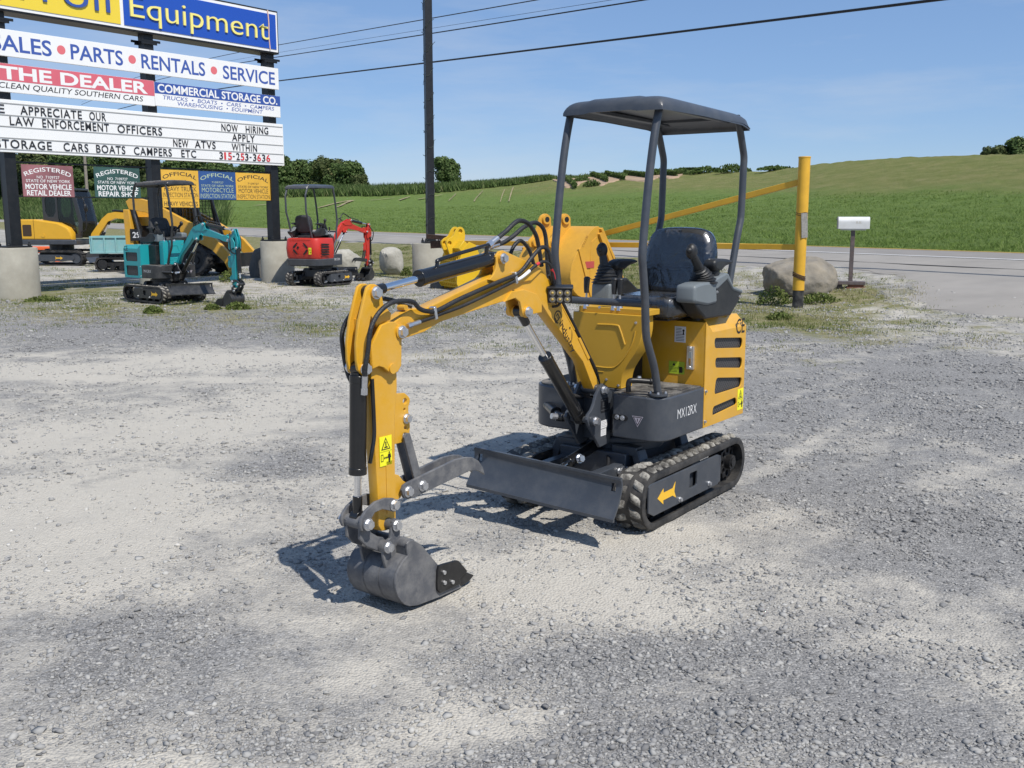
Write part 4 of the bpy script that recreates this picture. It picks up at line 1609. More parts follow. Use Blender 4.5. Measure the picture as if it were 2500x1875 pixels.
# patches of pale limestone dust (+) and of bare dark gravel (-): centre x, y, along x, along y, weight
PATCHES = [(-2.36, 5.25, 0.75, 0.77, 0.35), (-2.59, 7.22, 1.02, 0.7, 0.3), (-4.72, 10.3, 1.03, 0.66, 0.35), (-3.03, 11.21, 1.19, 0.78, 0.35), (-0.65, 6.14, 0.54, 1.15, 0.18), (0.27, 4.15, 0.47, 0.31, 0.35), (0.87, 4.7, 0.39, 0.34, 0.25), (1.55, 5.18, 0.46, 0.37, 0.12), (-0.13, 2.94, 0.27, 0.14, 0.3), (-0.97, 2.72, 0.23, 0.08, 0.28), (-0.58, 3.32, 0.2, 0.15, 0.12), (-1.82, 4.2, 0.44, 0.23, 0.2), (0.51, 4.7, 0.32, 0.22, 0.25), (1.28, 3.92, 0.27, 0.2, 0.1), (0.65, 3.83, 0.2, 0.15, 0.15), (2.31, 6.82, 0.46, 0.23, 0.15), (2.85, 7.51, 0.56, 0.3, 0.15), (-1.89, 8.17, 0.82, 0.81, 0.2), (-0.69, 8.17, 0.55, 0.98, 0.2), (-5.25, 14.92, 3.06, 2.58, -0.45), (-1.4, 6.24, 0.4, 0.38, -0.4), (4.03, 10.73, 1.5, 3.68, -0.28), (2.28, 4.7, 0.42, 0.81, -0.25), (1.04, 3.38, 0.5, 0.33, -0.3), (-1.62, 3.71, 0.39, 0.25, -0.22), (0.45, 2.87, 0.36, 0.2, -0.3), (0.25, 3.42, 0.28, 0.15, -0.2), (1.36, 2.92, 0.31, 0.25, -0.25), (-0.98, 3.45, 0.3, 0.16, -0.1), (1.86, 5.85, 0.4, 0.34, -0.25), (-1.46, 3.32, 0.33, 0.12, -0.15), (0.35, 3.13, 0.22, 0.13, -0.1), (2.23, 8.17, 0.44, 0.81, -0.2)]


def dust_at(x, y):
    d = .49 + .66 * (fbm(x * .55, y * .42, 4, 5) - .5) + .25 * (fbm(x * 1.9, y * 1.3, 3, 9) - .5)
    for cx, cy, sx, sy, wgt in PATCHES:
        d = d + 1.25 * wgt * np.exp(-(((x - cx) / sx) ** 2 + ((y - cy) / sy) ** 2))
    d = d + .30 * rut_at(x, y)
    return np.clip(d, 0, 1)


def verge_at(x, y):
    s = x * SNX + y * SNY
    v = sstep(9.4, 11.2, s) * (.62 + .2 * sstep(11.5, 13, s)) * (1 - sstep(2.5, 6.0, x) * .55)
    v = v + .36 * sstep(10.5, 15.5, y) * (1 - sstep(1.5, 4, x)) * (1 - sstep(9, 10.5, s))
    v = v + .30 * np.exp(-(((x + 6.0) / 3.2) ** 2 + ((y - 17.5) / 1.6) ** 2))
    v = v + .36 * np.exp(-(((x + 2.3) / 1.6) ** 2 + ((y - 14.2) / .9) ** 2))
    v = v + .34 * np.exp(-(((x + .4) / 1.8) ** 2 + ((y - 11.5) / 1.2) ** 2))
    v = v + .36 * np.exp(-(((x - 4.4) / 1.5) ** 2 + ((y - 15.0) / 2.2) ** 2))
    v = v + .35 * np.exp(-(((x - 3.6) / .9) ** 2 + ((y - 11.5) / 1.4) ** 2))
    v = v + .30 * np.exp(-(((x + 10) / 2.5) ** 2 + ((y - 21) / 3.) ** 2))
    v = v + .45 * np.exp(-(((x - 6.2) / .9) ** 2 + ((y - 18.3) / 1.5) ** 2))
    return np.clip(v, 0, 1)


def rut_at(x, y):
    """0..1 inside worn wheel and track marks"""
    f = 0
    # where the machine crawled in: behind it, along its own heading
    lx = (x - .617) * -.596 + (y - 5.542) * -.803
    ly = (x - .617) * .803 + (y - 5.542) * -.596
    for c in (.375, -.36):
        f = f + np.exp(-((ly - c + .05 * np.sin(lx * 1.3)) / .085) ** 4) * sstep(.4, .9, -lx) * (1 - sstep(3.2, 5.5, -lx)) * .8
    # truck tyres sweeping across the lot
    for c in (0, 1.55):
        yc = 9.7 + c + .035 * (x + 2.5) ** 2
        f = f + np.exp(-((y - yc) / .16) ** 4) * (1 - sstep(4, 8, np.abs(x + 1))) * .8
        yc = 2.9 + c + .42 * x + .05 * x * x
        f = f + np.exp(-((y - yc) / .13) ** 4) * sstep(-4.5, -2.5, x) * .55
    return np.clip(f * (.5 + .9 * (fbm(x * 1.5, y * 1.5, 3, 63) - .25)), 0, 1)


def lot_z(x, y):
    r = np.hypot(x, y)
    near = 1 - sstep(12, 30, r)
    flat = 1 - .75 * np.exp(-(((x - .45) / 1.3) ** 2 + ((y - 5.2) / 1.2) ** 2))
    z = (fbm(x * .8, y * .8, 3, 21) - .5) * .045 * flat + (fbm(x * 5, y * 5, 3, 31) - .5) * .022 * near + (fbm(x * 22, y * 22, 2, 41) - .5) * .003 * near - .014 * rut_at(x, y)
    return gz(x, y) + z


def build_lot():
    fine = np.arange(-33, 33.01, .16)
    az = np.concatenate([np.arange(-180, -33, 6), fine, np.arange(36, 180, 6)])
    rad = np.concatenate([[.0], np.geomspace(.8, 340, 400)])
    A, Q = np.meshgrid(np.radians(az), rad, indexing='ij')
    x, y = np.sin(A) * Q, np.cos(A) * Q
    z = lot_z(x, y)
    s = x * SNX + y * SNY
    # sink below the sheets that lie on it
    z = z - .10 * sstep(17.9, 18.5, s)
    ap = apron_mask(x, y)
    z = z - .08 * ap
    na, nr = x.shape
    idx = np.arange(na * nr).reshape(na, nr)
    a = idx
    b = np.roll(idx, -1, axis=0)
    quads = np.stack([a[:, :-1], a[:, 1:], b[:, 1:], b[:, :-1]], -1).reshape(-1, 4)
    sv = s.reshape(-1)
    keep = ~(sv[quads] > 22).all(1)
    quads = quads[keep]
    me = bpy.data.meshes.new('gravel_ground')
    me.from_pydata([], [], [])
    co = np.stack([x, y, z], -1).reshape(-1, 3).astype(np.float32)
    me.vertices.add(len(co))
    me.vertices.foreach_set('co', co.ravel())
    me.loops.add(quads.size)
    me.loops.foreach_set('vertex_index', quads.ravel().astype(np.int32))
    me.polygons.add(len(quads))
    me.polygons.foreach_set('loop_start', np.arange(0, quads.size, 4, dtype=np.int32))
    me.polygons.foreach_set('loop_total', np.full(len(quads), 4, np.int32))
    for nm, f in (('dust', dust_at), ('verge', verge_at)):
        at = me.attributes.new(nm, 'FLOAT', 'POINT')
        at.data.foreach_set('value', f(x, y).astype(np.float32).ravel())
    me.update()
    me.validate()
    me.shade_smooth()
    me.materials.append(ground_material())
    o = bpy.data.objects.new('gravel_ground', me)
    col.objects.link(o)
    tag(o, kind='structure')


APRON_EDGE = [(6.85, 16.1), (6.95, 17.0), (7.10, 17.99), (7.45, 18.6), (7.66, 19.1), (7.78, 19.9), (7.70, 20.8), (7.52, 21.5), (7.2, 22.8), (6.7, 24.2)]
RD = V(-.5225, .8526, 0)     # along the road, to the far left
RN = V(SNX, SNY, 0)


def apron_mask(x, y):
    yy = np.array([p[1] for p in APRON_EDGE])
    xx = np.array([p[0] for p in APRON_EDGE])
    e = np.interp(y, yy, xx)
    s = x * SNX + y * SNY
    return sstep(.25, .6, x - e) * sstep(15.15, 15.5, s)


def build_sheet(name, rows, m):
    b = MB().grid(rows)
    o = b.build(name, m, None, ang=60)
    tag(o, kind='structure')
    return o


def build_roads():
    asph = mat('road_asphalt', (.225, .213, .20), .9, var=.10, vs=1.2, bump=.25, bs=60, dust=.3, dc=(.28, .262, .24), ds=.7, spec=.2)
    asph2 = mat('shoulder_asphalt', (.265, .250, .230), .92, var=.12, vs=.9, bump=.3, bs=50, dust=.4, dc=(.32, .30, .27), ds=.8, spec=.2)
    wh = mat('road_paint_white', (.70, .70, .69), .7, var=.08, vs=3)
    yl = mat('road_paint_yellow', (.60, .37, .06), .7, var=.1, vs=3)
    dk = mat('asphalt_seam', (.045, .045, .045), .9)
    ts = np.concatenate([np.arange(-90, 60, 3.0), np.geomspace(60, 620, 40)])

    def strip(name, prof, m, dz=0.0, wob=0.0, tr=ts):
        rows = []
        for i, t in enumerate(tr):
            row = []
            for k, (s, z) in enumerate(prof):
                q = s + (wob * (vnoise(np.array([t * .9]), np.array([3.3]), 5)[0] - .5) if k in (0,) else 0)
                p = RN * q + RD * t
                row.append(V(p.x, p.y, z + dz))
            rows.append(row[::-1])
        return build_sheet(name, rows, m)
    zs = lambda s: float(.65 * sstep(12.5, 20.5, np.array(s)))
    tf = np.concatenate([np.arange(-60, 60, .8), np.geomspace(60, 620, 60)])
    strip('shoulder_pavement', [(17.35, zs(17.35) - .004), (18.0, zs(18) + .015), (18.6, zs(18.6) + .018), (19.4, zs(19.4) + .018), (20.3, zs(20.3) + .012)], asph2, 0, .5, tf)
    strip('road', [(20.3, .662), (22, .672), (23.95, .690), (25.5, .62), (27.3, .52)], asph)
    strip('road_marking', [(20.50, .672), (20.66, .673)], wh)
    strip('road_marking', [(23.66, .695), (23.78, .696)], yl)
    strip('road_marking', [(23.90, .697), (24.02, .696)], yl)
    strip('road_marking', [(27.0, .543), (27.12, .537)], wh)
    strip('road_crack', [(18.50, zs(18.5) + .026), (18.56, zs(18.56) + .026)], dk, 0, .25, np.arange(-60, 30, 1.1))
    # paved driveway from the road into the lot
    pts = chaikin(APRON_EDGE, 3, False)
    rows = []
    for i, (x, y) in enumerate(pts):
        s0 = x * SNX + y * SNY
        row = []
        for k in range(22):
            f = (k / 21) ** 1.3
            p = V(x, y, 0) + (-RD) * (26 * f)
            jit = .22 * (vnoise(np.array([i * .28]), np.array([k * .37]), 77)[0] - .5) if k == 0 else 0
            row.append(V(p.x + jit, p.y, gzf(p.x, p.y) + .016 + .004 * (k > 0) - .02 * (k == 0) - (.05 if i == 0 else .022 if i == 1 else .012 if i == 2 else 0)))
        rows.append(row[::-1])
    build_sheet('driveway_pavement', rows, asph2)


SKYLINE = [(-40, .010), (-32.2, .0092), (-26.9, .0154), (-22.5, .0189), (-12.8, .0234), (-8.1, .0238), (-4.9, .0259), (-3.1, .0276), (-.25, .0316), (2.0, .0360), (4.6, .0386), (7.8, .0399), (11.4, .0414),
           (14.0, .0421), (15.8, .0456), (16.9, .0483), (18.9, .0512), (20.9, .0529), (22.5, .0536), (25.2, .0536), (26.7, .0532), (32, .0499), (45, .04), (70, .02)]


def crest(a):
    """a in degrees: distance of road side foot, crest distance and height above datum"""
    el = np.interp(a, [p[0] for p in SKYLINE], [p[1] for p in SKYLINE])
    r0 = 27.2 / np.maximum(np.cos(np.radians(a - 58.49)), .065)
    rc = np.interp(a, [-33, -27, -17, -5, 2, 14, 23, 27, 45], [520, 430, 235, 172, 150, 122, 104, 98, 95])
    return r0, rc, 1.6 + rc * el


def hill_z(x, y):
    a = np.degrees(np.arctan2(x, y))
    r = np.hypot(x, y)
    r0, rc, zc = crest(a)
    t = np.clip((r - r0) / (rc - r0), 0, 1)
    z = .35 + (zc - .35) * (t ** 1.12 - .10 * np.sin(math.pi * t))
    z = np.where(r > rc, zc - .035 * (r - rc), z)
    return z + (fbm(x * .06, y * .06, 3, 51) - .5) * .5 * np.sin(math.pi * np.clip(t, 0, 1))


def field_material():
    m = bpy.data.materials.new('field_grass')
    m.use_nodes = True
    n, l = m.node_tree.nodes, m.node_tree.links
    b = n['Principled BSDF']
    b.inputs['Roughness'].default_value = .95
    b.inputs['Specular IOR Level'].default_value = .1
    t = n.new('ShaderNodeTexCoord')
    at = n.new('ShaderNodeAttribute')
    at.attribute_name = 'upper'

    def noi(scale, det, rough=.6, st=None):
        v = n.new('ShaderNodeTexNoise')
        v.inputs['Scale'].default_value = scale
        v.inputs['Detail'].default_value = det
        v.inputs['Roughness'].default_value = rough
        if st:
            mp_ = n.new('ShaderNodeMapping')
            mp_.inputs['Scale'].default_value = st
            mp_.inputs['Rotation'].default_value = (0, 0, R(-31))
            l.new(t.outputs['Object'], mp_.inputs['Vector'])
            l.new(mp_.outputs['Vector'], v.inputs['Vector'])
        else:
            l.new(t.outputs['Object'], v.inputs['Vector'])
        return v.outputs['Fac']

    def ramp(src, stops):
        r = n.new('ShaderNodeValToRGB')
        e = r.color_ramp.elements
        while len(e) < len(stops):
            e.new(.5)
        for k, (p, c) in enumerate(stops):
            e[k].position = p
            e[k].color = (*c, 1)
        l.new(src, r.inputs['Fac'])
        return r.outputs['Color']

    def mix(f, a, c):
        x = n.new('ShaderNodeMix')
        x.data_type = 'RGBA'
        l.new(f, x.inputs['Factor'])
        l.new(a, x.inputs['A'])
        l.new(c, x.inputs['B'])
        return x.outputs['Result']
    green = ramp(noi(1.6, 10, .72), [(.28, (.088, .140, .034)), (.5, (.132, .195, .050)), (.72, (.185, .250, .075))])
    olive = ramp(noi(.55, 10, .72), [(.28, (.125, .155, .048)), (.48, (.172, .188, .064)), (.64, (.225, .215, .092)), (.80, (.30, .265, .14))])
    ad = n.new('ShaderNodeMath')
    ad.operation = 'MULTIPLY_ADD'
    ad.inputs[1].default_value = .9
    ad.inputs[2].default_value = -.45
    l.new(noi(.10, 7, .6, (.5, 1.6, 1)), ad.inputs[0])
    a2 = n.new('ShaderNodeMath')
    a2.operation = 'ADD'
    l.new(ad.outputs[0], a2.inputs[0])
    l.new(at.outputs['Fac'], a2.inputs[1])
    mk = ramp(a2.outputs[0], [(.30, (0, 0, 0)), (.75, (1, 1, 1))])
    c = mix(mk, green, olive)
    l.new(c, b.inputs['Base Color'])
    bp = n.new('ShaderNodeBump')
    bp.inputs['Strength'].default_value = 1.0
    bp.inputs['Distance'].default_value = .25
    l.new(noi(4.5, 8, .75), bp.inputs['Height'])
    l.new(bp.outputs['Normal'], b.inputs['Normal'])
    return m


def build_hill():
    az = np.arange(-33, 70.01, .2)
    tt = np.concatenate([np.linspace(0, .08, 14)[:-1], np.linspace(.08, 1, 80), np.linspace(1.02, 1.5, 10)])
    A, T = np.meshgrid(az, tt, indexing='ij')
    r0, rc, zc = crest(A)
    r = r0 + T * (rc - r0)
    x, y = np.sin(np.radians(A)) * r, np.cos(np.radians(A)) * r
    z = hill_z(x, y) + (fbm(x * 1.3, y * 1.3, 3, 61) - .5) * .22 * sstep(0, .03, T)
    up = sstep(.42, .92, T + .10 * sstep(10, 20, A)) * (.35 + .65 * sstep(-8, 8, A))
    b = MB()
    na, nr = x.shape
    co = np.stack([x, y, z], -1).reshape(-1, 3)
    b.v = [tuple(p) for p in co]
    idx = np.arange(na * nr).reshape(na, nr)
    q = np.stack([idx[:-1, :-1], idx[:-1, 1:], idx[1:, 1:], idx[1:, :-1]], -1).reshape(-1, 4)
    b.f = [tuple(k) for k in q.tolist()]
    b.mi = [0] * len(b.f)
    o = b.build('hill', field_material(), None, ang=80)
    at = o.data.attributes.new('upper', 'FLOAT', 'POINT')
    at.data.foreach_set('value', up.astype(np.float32).ravel())
    tag(o, kind='structure')
    # bare soil strips between the rows near the top of the hill
    soil = mat('bare_soil', (.33, .235, .155), .95, var=.2, vs=.8, bump=.3, bs=3)

    worn = mat('worn_field_soil', (.26, .215, .12), .95, var=.25, vs=.6, bump=.3, bs=3)

    def strip(a0, t0, a1, t1, w0, w1, dz=.14):
        rows = []
        N = 14
        for i in range(N + 1):
            f = i / N
            a, tq = a0 + (a1 - a0) * f, t0 + (t1 - t0) * f
            row = []
            wj = (w0 + (w1 - w0) * f) * (.75 + .5 * vnoise(np.array([f * 7 + a0]), np.array([t0 * 9]), 8)[0])
            for k in (-1, -.3, .3, 1):
                aa = a + k * wj / 2
                r0_, rc_, _ = crest(np.array(aa))
                rr = r0_ + tq * (rc_ - r0_)
                px, py = math.sin(R(aa)) * rr, math.cos(R(aa)) * rr
                row.append(V(px, py, float(hill_z(np.array(px), np.array(py))) + dz))
            rows.append(row)
        build_sheet('soil_ground', rows, worn)
    for a0, t0, a1, t1, w0, w1 in SOIL:
        strip(a0, t0, a1, t1, w0, w1)
    rows = []
    for a in np.arange(2.2, 9.6, .07):
        lo = float(np.interp(a, [2.2, 2.43, 3.04, 3.6, 4.15, 4.99, 5.43, 6.2, 6.6, 7.52, 8.2, 9.32, 9.6], [.97, .93, .78, .80, .87, .79, .83, .90, .87, .845, .90, .91, .97]))
        lo += .03 * (float(vnoise(np.array(a * 5), np.array(1.7), 3)) - .5)
        row = []
        for f in np.linspace(0, 1, 14):
            q = lo + (.993 - lo) * f
            r0_, rc_, _ = crest(np.array(a))
            rr = float(r0_ + q * (rc_ - r0_))
            px, py = math.sin(R(a)) * rr, math.cos(R(a)) * rr
            row.append(V(px, py, float(hill_z(np.array(px), np.array(py))) + (.13 if 0 < f else -.2)))
        rows.append(row)
    build_sheet('soil_ground', rows, soil)


# azimuth / share of the slope: start, end, widths in degrees
SOIL = [(-10.9, .52, -9.0, .71, .10, .22), (-9.86, .54, -8.9, .71, .10, .18), (-8.0, .71, -6.58, .765, .20, .10), (-6.36, .71, -5.76, .785, .18, .10), (-5.3, .72, -3.96, .80, .20, .12), (-3.58, .65, -3.16, .81, .05, .05),
        (-2.15, .62, -1.65, .84, .06, .05), (-.67, .60, -.41, .83, .04, .05), (-.18, .60, .08, .875, .07, .06), (-14.3, .575, -13.6, .61, .3, .3), (-22.5, .50, -20.5, .56, .4, .3)]


# ------------------------------------------------------------------ scattered stones
def ico():
    bm = bmesh.new()
    bmesh.ops.create_icosphere(bm, subdivisions=1, radius=1)
    v = np.array([p.co[:] for p in bm.verts])
    f = np.array([[q.index for q in p.verts] for p in bm.faces])
    bm.free()
    return v, f


def np_mesh(name, co, tri, m, attr=None, smooth=False):
    me = bpy.data.meshes.new(name)
    k = tri.shape[1]
    me.vertices.add(len(co))
    me.vertices.foreach_set('co', co.astype(np.float32).ravel())
    me.loops.add(tri.size)
    me.loops.foreach_set('vertex_index', tri.astype(np.int32).ravel())
    me.polygons.add(len(tri))
    me.polygons.foreach_set('loop_start', np.arange(0, tri.size, k, dtype=np.int32))
    me.polygons.foreach_set('loop_total', np.full(len(tri), k, np.int32))
    for nm, val in (attr or {}).items():
        at = me.attributes.new(nm, 'FLOAT', 'POINT')
        at.data.foreach_set('value', val.astype(np.float32).ravel())
    me.update()
    me.validate()
    if smooth:
        me.shade_smooth()
    me.materials.append(m)
    o = bpy.data.objects.new(name, me)
    col.objects.link(o)
    return o


def tone_material(name, stops, rough=.9, trans=0.0):
    m = bpy.data.materials.new(name)
    m.use_nodes = True
    n, l = m.node_tree.nodes, m.node_tree.links
    b = n['Principled BSDF']
    b.inputs['Roughness'].default_value = rough
    b.inputs['Specular IOR Level'].default_value = .2
    at = n.new('ShaderNodeAttribute')
    at.attribute_name = 'tone'
    r = n.new('ShaderNodeValToRGB')
    e = r.color_ramp.elements
    while len(e) < len(stops):
        e.new(.5)
    for k, (p, c) in enumerate(stops):
        e[k].position = p
        e[k].color = (*c, 1)
    l.new(at.outputs['Fac'], r.inputs['Fac'])
    l.new(r.outputs['Color'], b.inputs['Base Color'])
    if trans > 0:
        o = n['Material Output']
        tl = n.new('ShaderNodeBsdfTranslucent')
        l.new(r.outputs['Color'], tl.inputs['Color'])
        mx_ = n.new('ShaderNodeMixShader')
        mx_.inputs['Fac'].default_value = trans
        l.new(b.outputs[0], mx_.inputs[1])
        l.new(tl.outputs[0], mx_.inputs[2])
        l.new(mx_.outputs[0], o.inputs['Surface'])
    return m


def build_stones():
    v0, f0 = ico()
    N = 260000
    az = rng.uniform(-31.5, 31.5, N)
    r = 2.2 + 20 * rng.uniform(0, 1, N) ** 1.55
    x, y = np.sin(np.radians(az)) * r, np.cos(np.radians(az)) * r
    d = dust_at(x, y)
    clump = fbm(x * 2.2, y * 2.2, 4, 71)
    keep = rng.uniform(0, 1, N) < np.clip(1.30 * (1.0 - d) * sstep(.30, .60, clump) + .09, 0, 1)
    keep &= rng.uniform(0, 1, N) > .75 * rut_at(x, y)
    keep &= (x * SNX + y * SNY + rng.uniform(0, 1.4, N) ** 2 < 16.6) & (verge_at(x, y) < .75)
    x, y, r = x[keep], y[keep], r[keep]
    n = len(x)
    size = np.exp(rng.normal(math.log(.0040), .46, n)) * (1 + .07 * r)
    big = rng.uniform(0, 1, n) < .006
    size = np.where(big, size * rng.uniform(1.7, 2.6, n), size)
    size = np.minimum(size, .0145 + .0008 * r)
    sc3 = np.stack([rng.uniform(.8, 1.5, n), rng.uniform(.7, 1.1, n), rng.uniform(.40, .75, n)], 1) * size[:, None]
    a = rng.uniform(0, 2 * np.pi, n)
    til = rng.normal(0, .25, (n, 2))
    jit = rng.uniform(.55, 1.35, (n, 12, 1))
    P = v0[None] * jit * sc3[:, None, :]
    ca, sa = np.cos(a)[:, None], np.sin(a)[:, None]
    X = P[..., 0] * ca - P[..., 1] * sa
    Y = P[..., 0] * sa + P[..., 1] * ca
    Z = P[..., 2] + X * til[:, :1] * .5 + Y * til[:, 1:] * .5
    zc = lot_z(x, y) + sc3[:, 2] * .30
    co = np.stack([X + x[:, None], Y + y[:, None], Z + zc[:, None]], -1).reshape(-1, 3)
    tri = (f0[None] + (np.arange(n) * 12)[:, None, None]).reshape(-1, 3)
    tone = np.repeat(np.clip(rng.uniform(0, 1, n) * .62 + .48 * (dust_at(x, y) - .3) + rng.normal(0, .06, n), 0, 1), 12)
    st = tone_material('stone', [(0, (.15, .149, .149)), (.25, (.235, .233, .230)), (.6, (.345, .339, .322)), (.88, (.45, .437, .405)), (1, (.60, .58, .54))])
    o = np_mesh('gravel', co, tri, st, {'tone': tone})
    tag(o, kind='stuff')


def blades(x, y, z, h, wd, nper, spread, lean, seg=1):
    """tufts of grass blades as thin triangles"""
    n = len(x)
    k = nper
    bx = np.repeat(x, k) + rng.normal(0, 1, n * k) * np.repeat(spread, k)
    by = np.repeat(y, k) + rng.normal(0, 1, n * k) * np.repeat(spread, k)
    bz = np.repeat(z, k)
    hh = np.repeat(h, k) * rng.uniform(.5, 1.2, n * k)
    a = rng.uniform(0, 2 * np.pi, n * k)
    ww = np.repeat(wd, k)
    ln = rng.normal(0, lean, (n * k, 2)) * hh[:, None]
    p0 = np.stack([bx - np.cos(a) * ww, by - np.sin(a) * ww, bz - .01], 1)
    p1 = np.stack([bx + np.cos(a) * ww, by + np.sin(a) * ww, bz - .01], 1)
    p2 = np.stack([bx + ln[:, 0], by + ln[:, 1], bz + hh], 1)
    co = np.stack([p0, p1, p2], 1).reshape(-1, 3)
    tri = np.arange(n * k * 3).reshape(-1, 3)
    return co, tri


GRASS_RAMP = [(0, (.05, .085, .018)), (.35, (.10, .145, .032)), (.6, (.19, .205, .065)), (.8, (.30, .27, .14)), (1, (.42, .37, .24))]


def build_grass():
    gm = tone_material('grass_blade', GRASS_RAMP, .8, .25)
    N = 52000
    az = rng.uniform(-31, 31, N)
    r = 7 + 33 * rng.uniform(0, 1, N) ** .8
    x, y = np.sin(np.radians(az)) * r, np.cos(np.radians(az)) * r
    v = verge_at(x, y)
    s = x * SNX + y * SNY
    cl = fbm(x * 1.3, y * 1.3, 4, 91)
    keep = (rng.uniform(0, 1, N) < np.clip((v - .15) * 1.4, 0, 1) * sstep(.36, .56, cl)) & (s < 17.2) & (apron_mask(x, y) < .1)
    x, y, v, cl, r = x[keep], y[keep], v[keep], cl[keep], r[keep]
    n = len(x)
    h = rng.uniform(.018, .060, n) * (.55 + .8 * v)
    co, tri = blades(x, y, lot_z(x, y), h, np.full(n, .0035) * (1 + r * .05), 9, np.full(n, .07), .45)
    patch = fbm(x * .7 + 40, y * .7, 3, 95)
    tn = np.clip(.75 - .6 * (patch - .35) / .3 * .6 + rng.normal(0, .12, n), .05, .95)
    o = np_mesh('grass', co, tri, gm, {'tone': np.clip(np.repeat(tn, 27) + rng.normal(0, .06, n * 27), 0, 1)})
    tag(o, kind='stuff')


def build_road_grass():
    """rough grass along the far side of the road and over the foot of the hill"""
    gm = tone_material('field_blade', [(0, (.092, .15, .032)), (.5, (.15, .225, .052)), (.8, (.21, .28, .078)), (1, (.34, .31, .16))], .85, .25)
    N = 26000
    a = rng.uniform(-20, 31, N)
    r0, rc, zc = crest(a)
    t = rng.uniform(0, 1, N) ** 1.7 * .55
    r = r0 + .4 + t * (rc - r0)
    x, y = np.sin(np.radians(a)) * r, np.cos(np.radians(a)) * r
    n = len(x)
    co, tri = blades(x, y, hill_z(x, y) - .02, rng.uniform(.06, .17, n), np.full(n, .010) * (1 + r * .012), 6, np.full(n, .25), .8)
    o = np_mesh('meadow_grass', co, tri, gm, {'tone': np.clip(np.repeat(rng.uniform(.1, .8, n), 18) + rng.normal(0, .1, n * 18), 0, 1)})
    tag(o, kind='stuff')


def build_corn():
    gm = tone_material('corn_leaf', [(0, (.055, .092, .026)), (.5, (.095, .15, .042)), (.85, (.15, .20, .070)), (1, (.27, .25, .13))], .8, .2)
    N = 15000
    a = np.concatenate([rng.uniform(-29, 2.2, N), rng.uniform(2.2, 10, 700)])
    n = len(a)
    r0, rc, zc = crest(a)
    u = rng.uniform(0, 1, n)
    band = np.interp(a, [-29, -14, -4, 2, 10], [60, 26, 12, 4, 2])
    r = rc - band * u
    h = np.where(a > 2.2, rng.uniform(.2, .6, n), rng.uniform(.6, 1.05, n) * np.interp(a, [-29, -8, 2], [1.9, 1.45, .75]))
    # a second, taller field beyond the road on the far left
    M = 7000
    a2 = rng.uniform(-29, -16, M)
    q0, qc, _ = crest(a2)
    tt = rng.uniform(.05, .45, M)
    rr2 = q0 + tt * (qc - q0)
    a, r = np.concatenate([a, a2]), np.concatenate([r, rr2])
    h = np.concatenate([h, rng.uniform(1.6, 2.3, M)])
    x, y = np.sin(np.radians(a)) * r, np.cos(np.radians(a)) * r
    co, tri = blades(x, y, hill_z(x, y), h, .035 + .0006 * r, 7, np.full(len(x), .35), .38)
    o = np_mesh('corn_foliage', co, tri, gm, {'tone': np.clip(np.repeat(rng.uniform(.05, .9, len(x)), 21) + rng.normal(0, .1, len(x) * 21), 0, 1)})
    tag(o, kind='stuff')


# ------------------------------------------------------------------ trees
LEAF = None


def tree_meshes(seed, shape):
    """crown mesh (leaf clumps on lobes) and trunk mesh of unit-height tree"""
    g = np.random.default_rng(seed)
    lobes = []
    if shape == 'round':
        lobes.append((0, 0, .58, .30, .34))
        for k in range(15):
            a = g.uniform(0, 6.28)
            e = g.uniform(-.75, 1.0)
            rr = .30 * math.cos(e * 1.1) * g.uniform(.75, 1.1)
            lobes.append((rr * math.cos(a), rr * math.sin(a), .56 + .33 * math.sin(e * 1.2), g.uniform(.10, .17), g.uniform(.10, .16)))
    else:
        lobes.append((0, 0, .5, .2, .36))
        for k in range(17):
            zz = g.uniform(.18, .92)
            rr = .24 * math.sqrt(max(.05, 1 - ((zz - .48) / .5) ** 2)) * g.uniform(.7, 1.15)
            a = g.uniform(0, 6.28)
            lobes.append((rr * math.cos(a), rr * math.sin(a), zz, g.uniform(.09, .14), g.uniform(.09, .14)))
    C, T = [], []
    for lx, ly, lz, lr, lh in lobes:
        k = int(4600 * lr)
        d = g.normal(0, 1, (k, 3))
        d /= np.linalg.norm(d, axis=1)[:, None]
        rad = g.uniform(.45, 1.2, k) ** .7
        p = np.array([lx, ly, lz]) + d * rad[:, None] * np.array([lr, lr, lh])
        nrm = d + g.normal(0, .45, (k, 3))
        nrm /= np.linalg.norm(nrm, axis=1)[:, None]
        up = g.normal(0, 1, (k, 3))
        u = np.cross(nrm, up)
        u /= np.linalg.norm(u, axis=1)[:, None]
        w_ = np.cross(nrm, u)
        s = g.uniform(.012, .034, k)[:, None]
        q = np.stack([p - u * s, p - w_ * s * .7, p + u * s, p + w_ * s * .8], 1)
        C.append(q.reshape(-1, 3))
        T.append(np.repeat(np.clip(g.normal(.45, .22, k), 0, 1), 4))
    co = np.concatenate(C)
    tn = np.concatenate(T)
    return co, np.arange(len(co)).reshape(-1, 4), tn


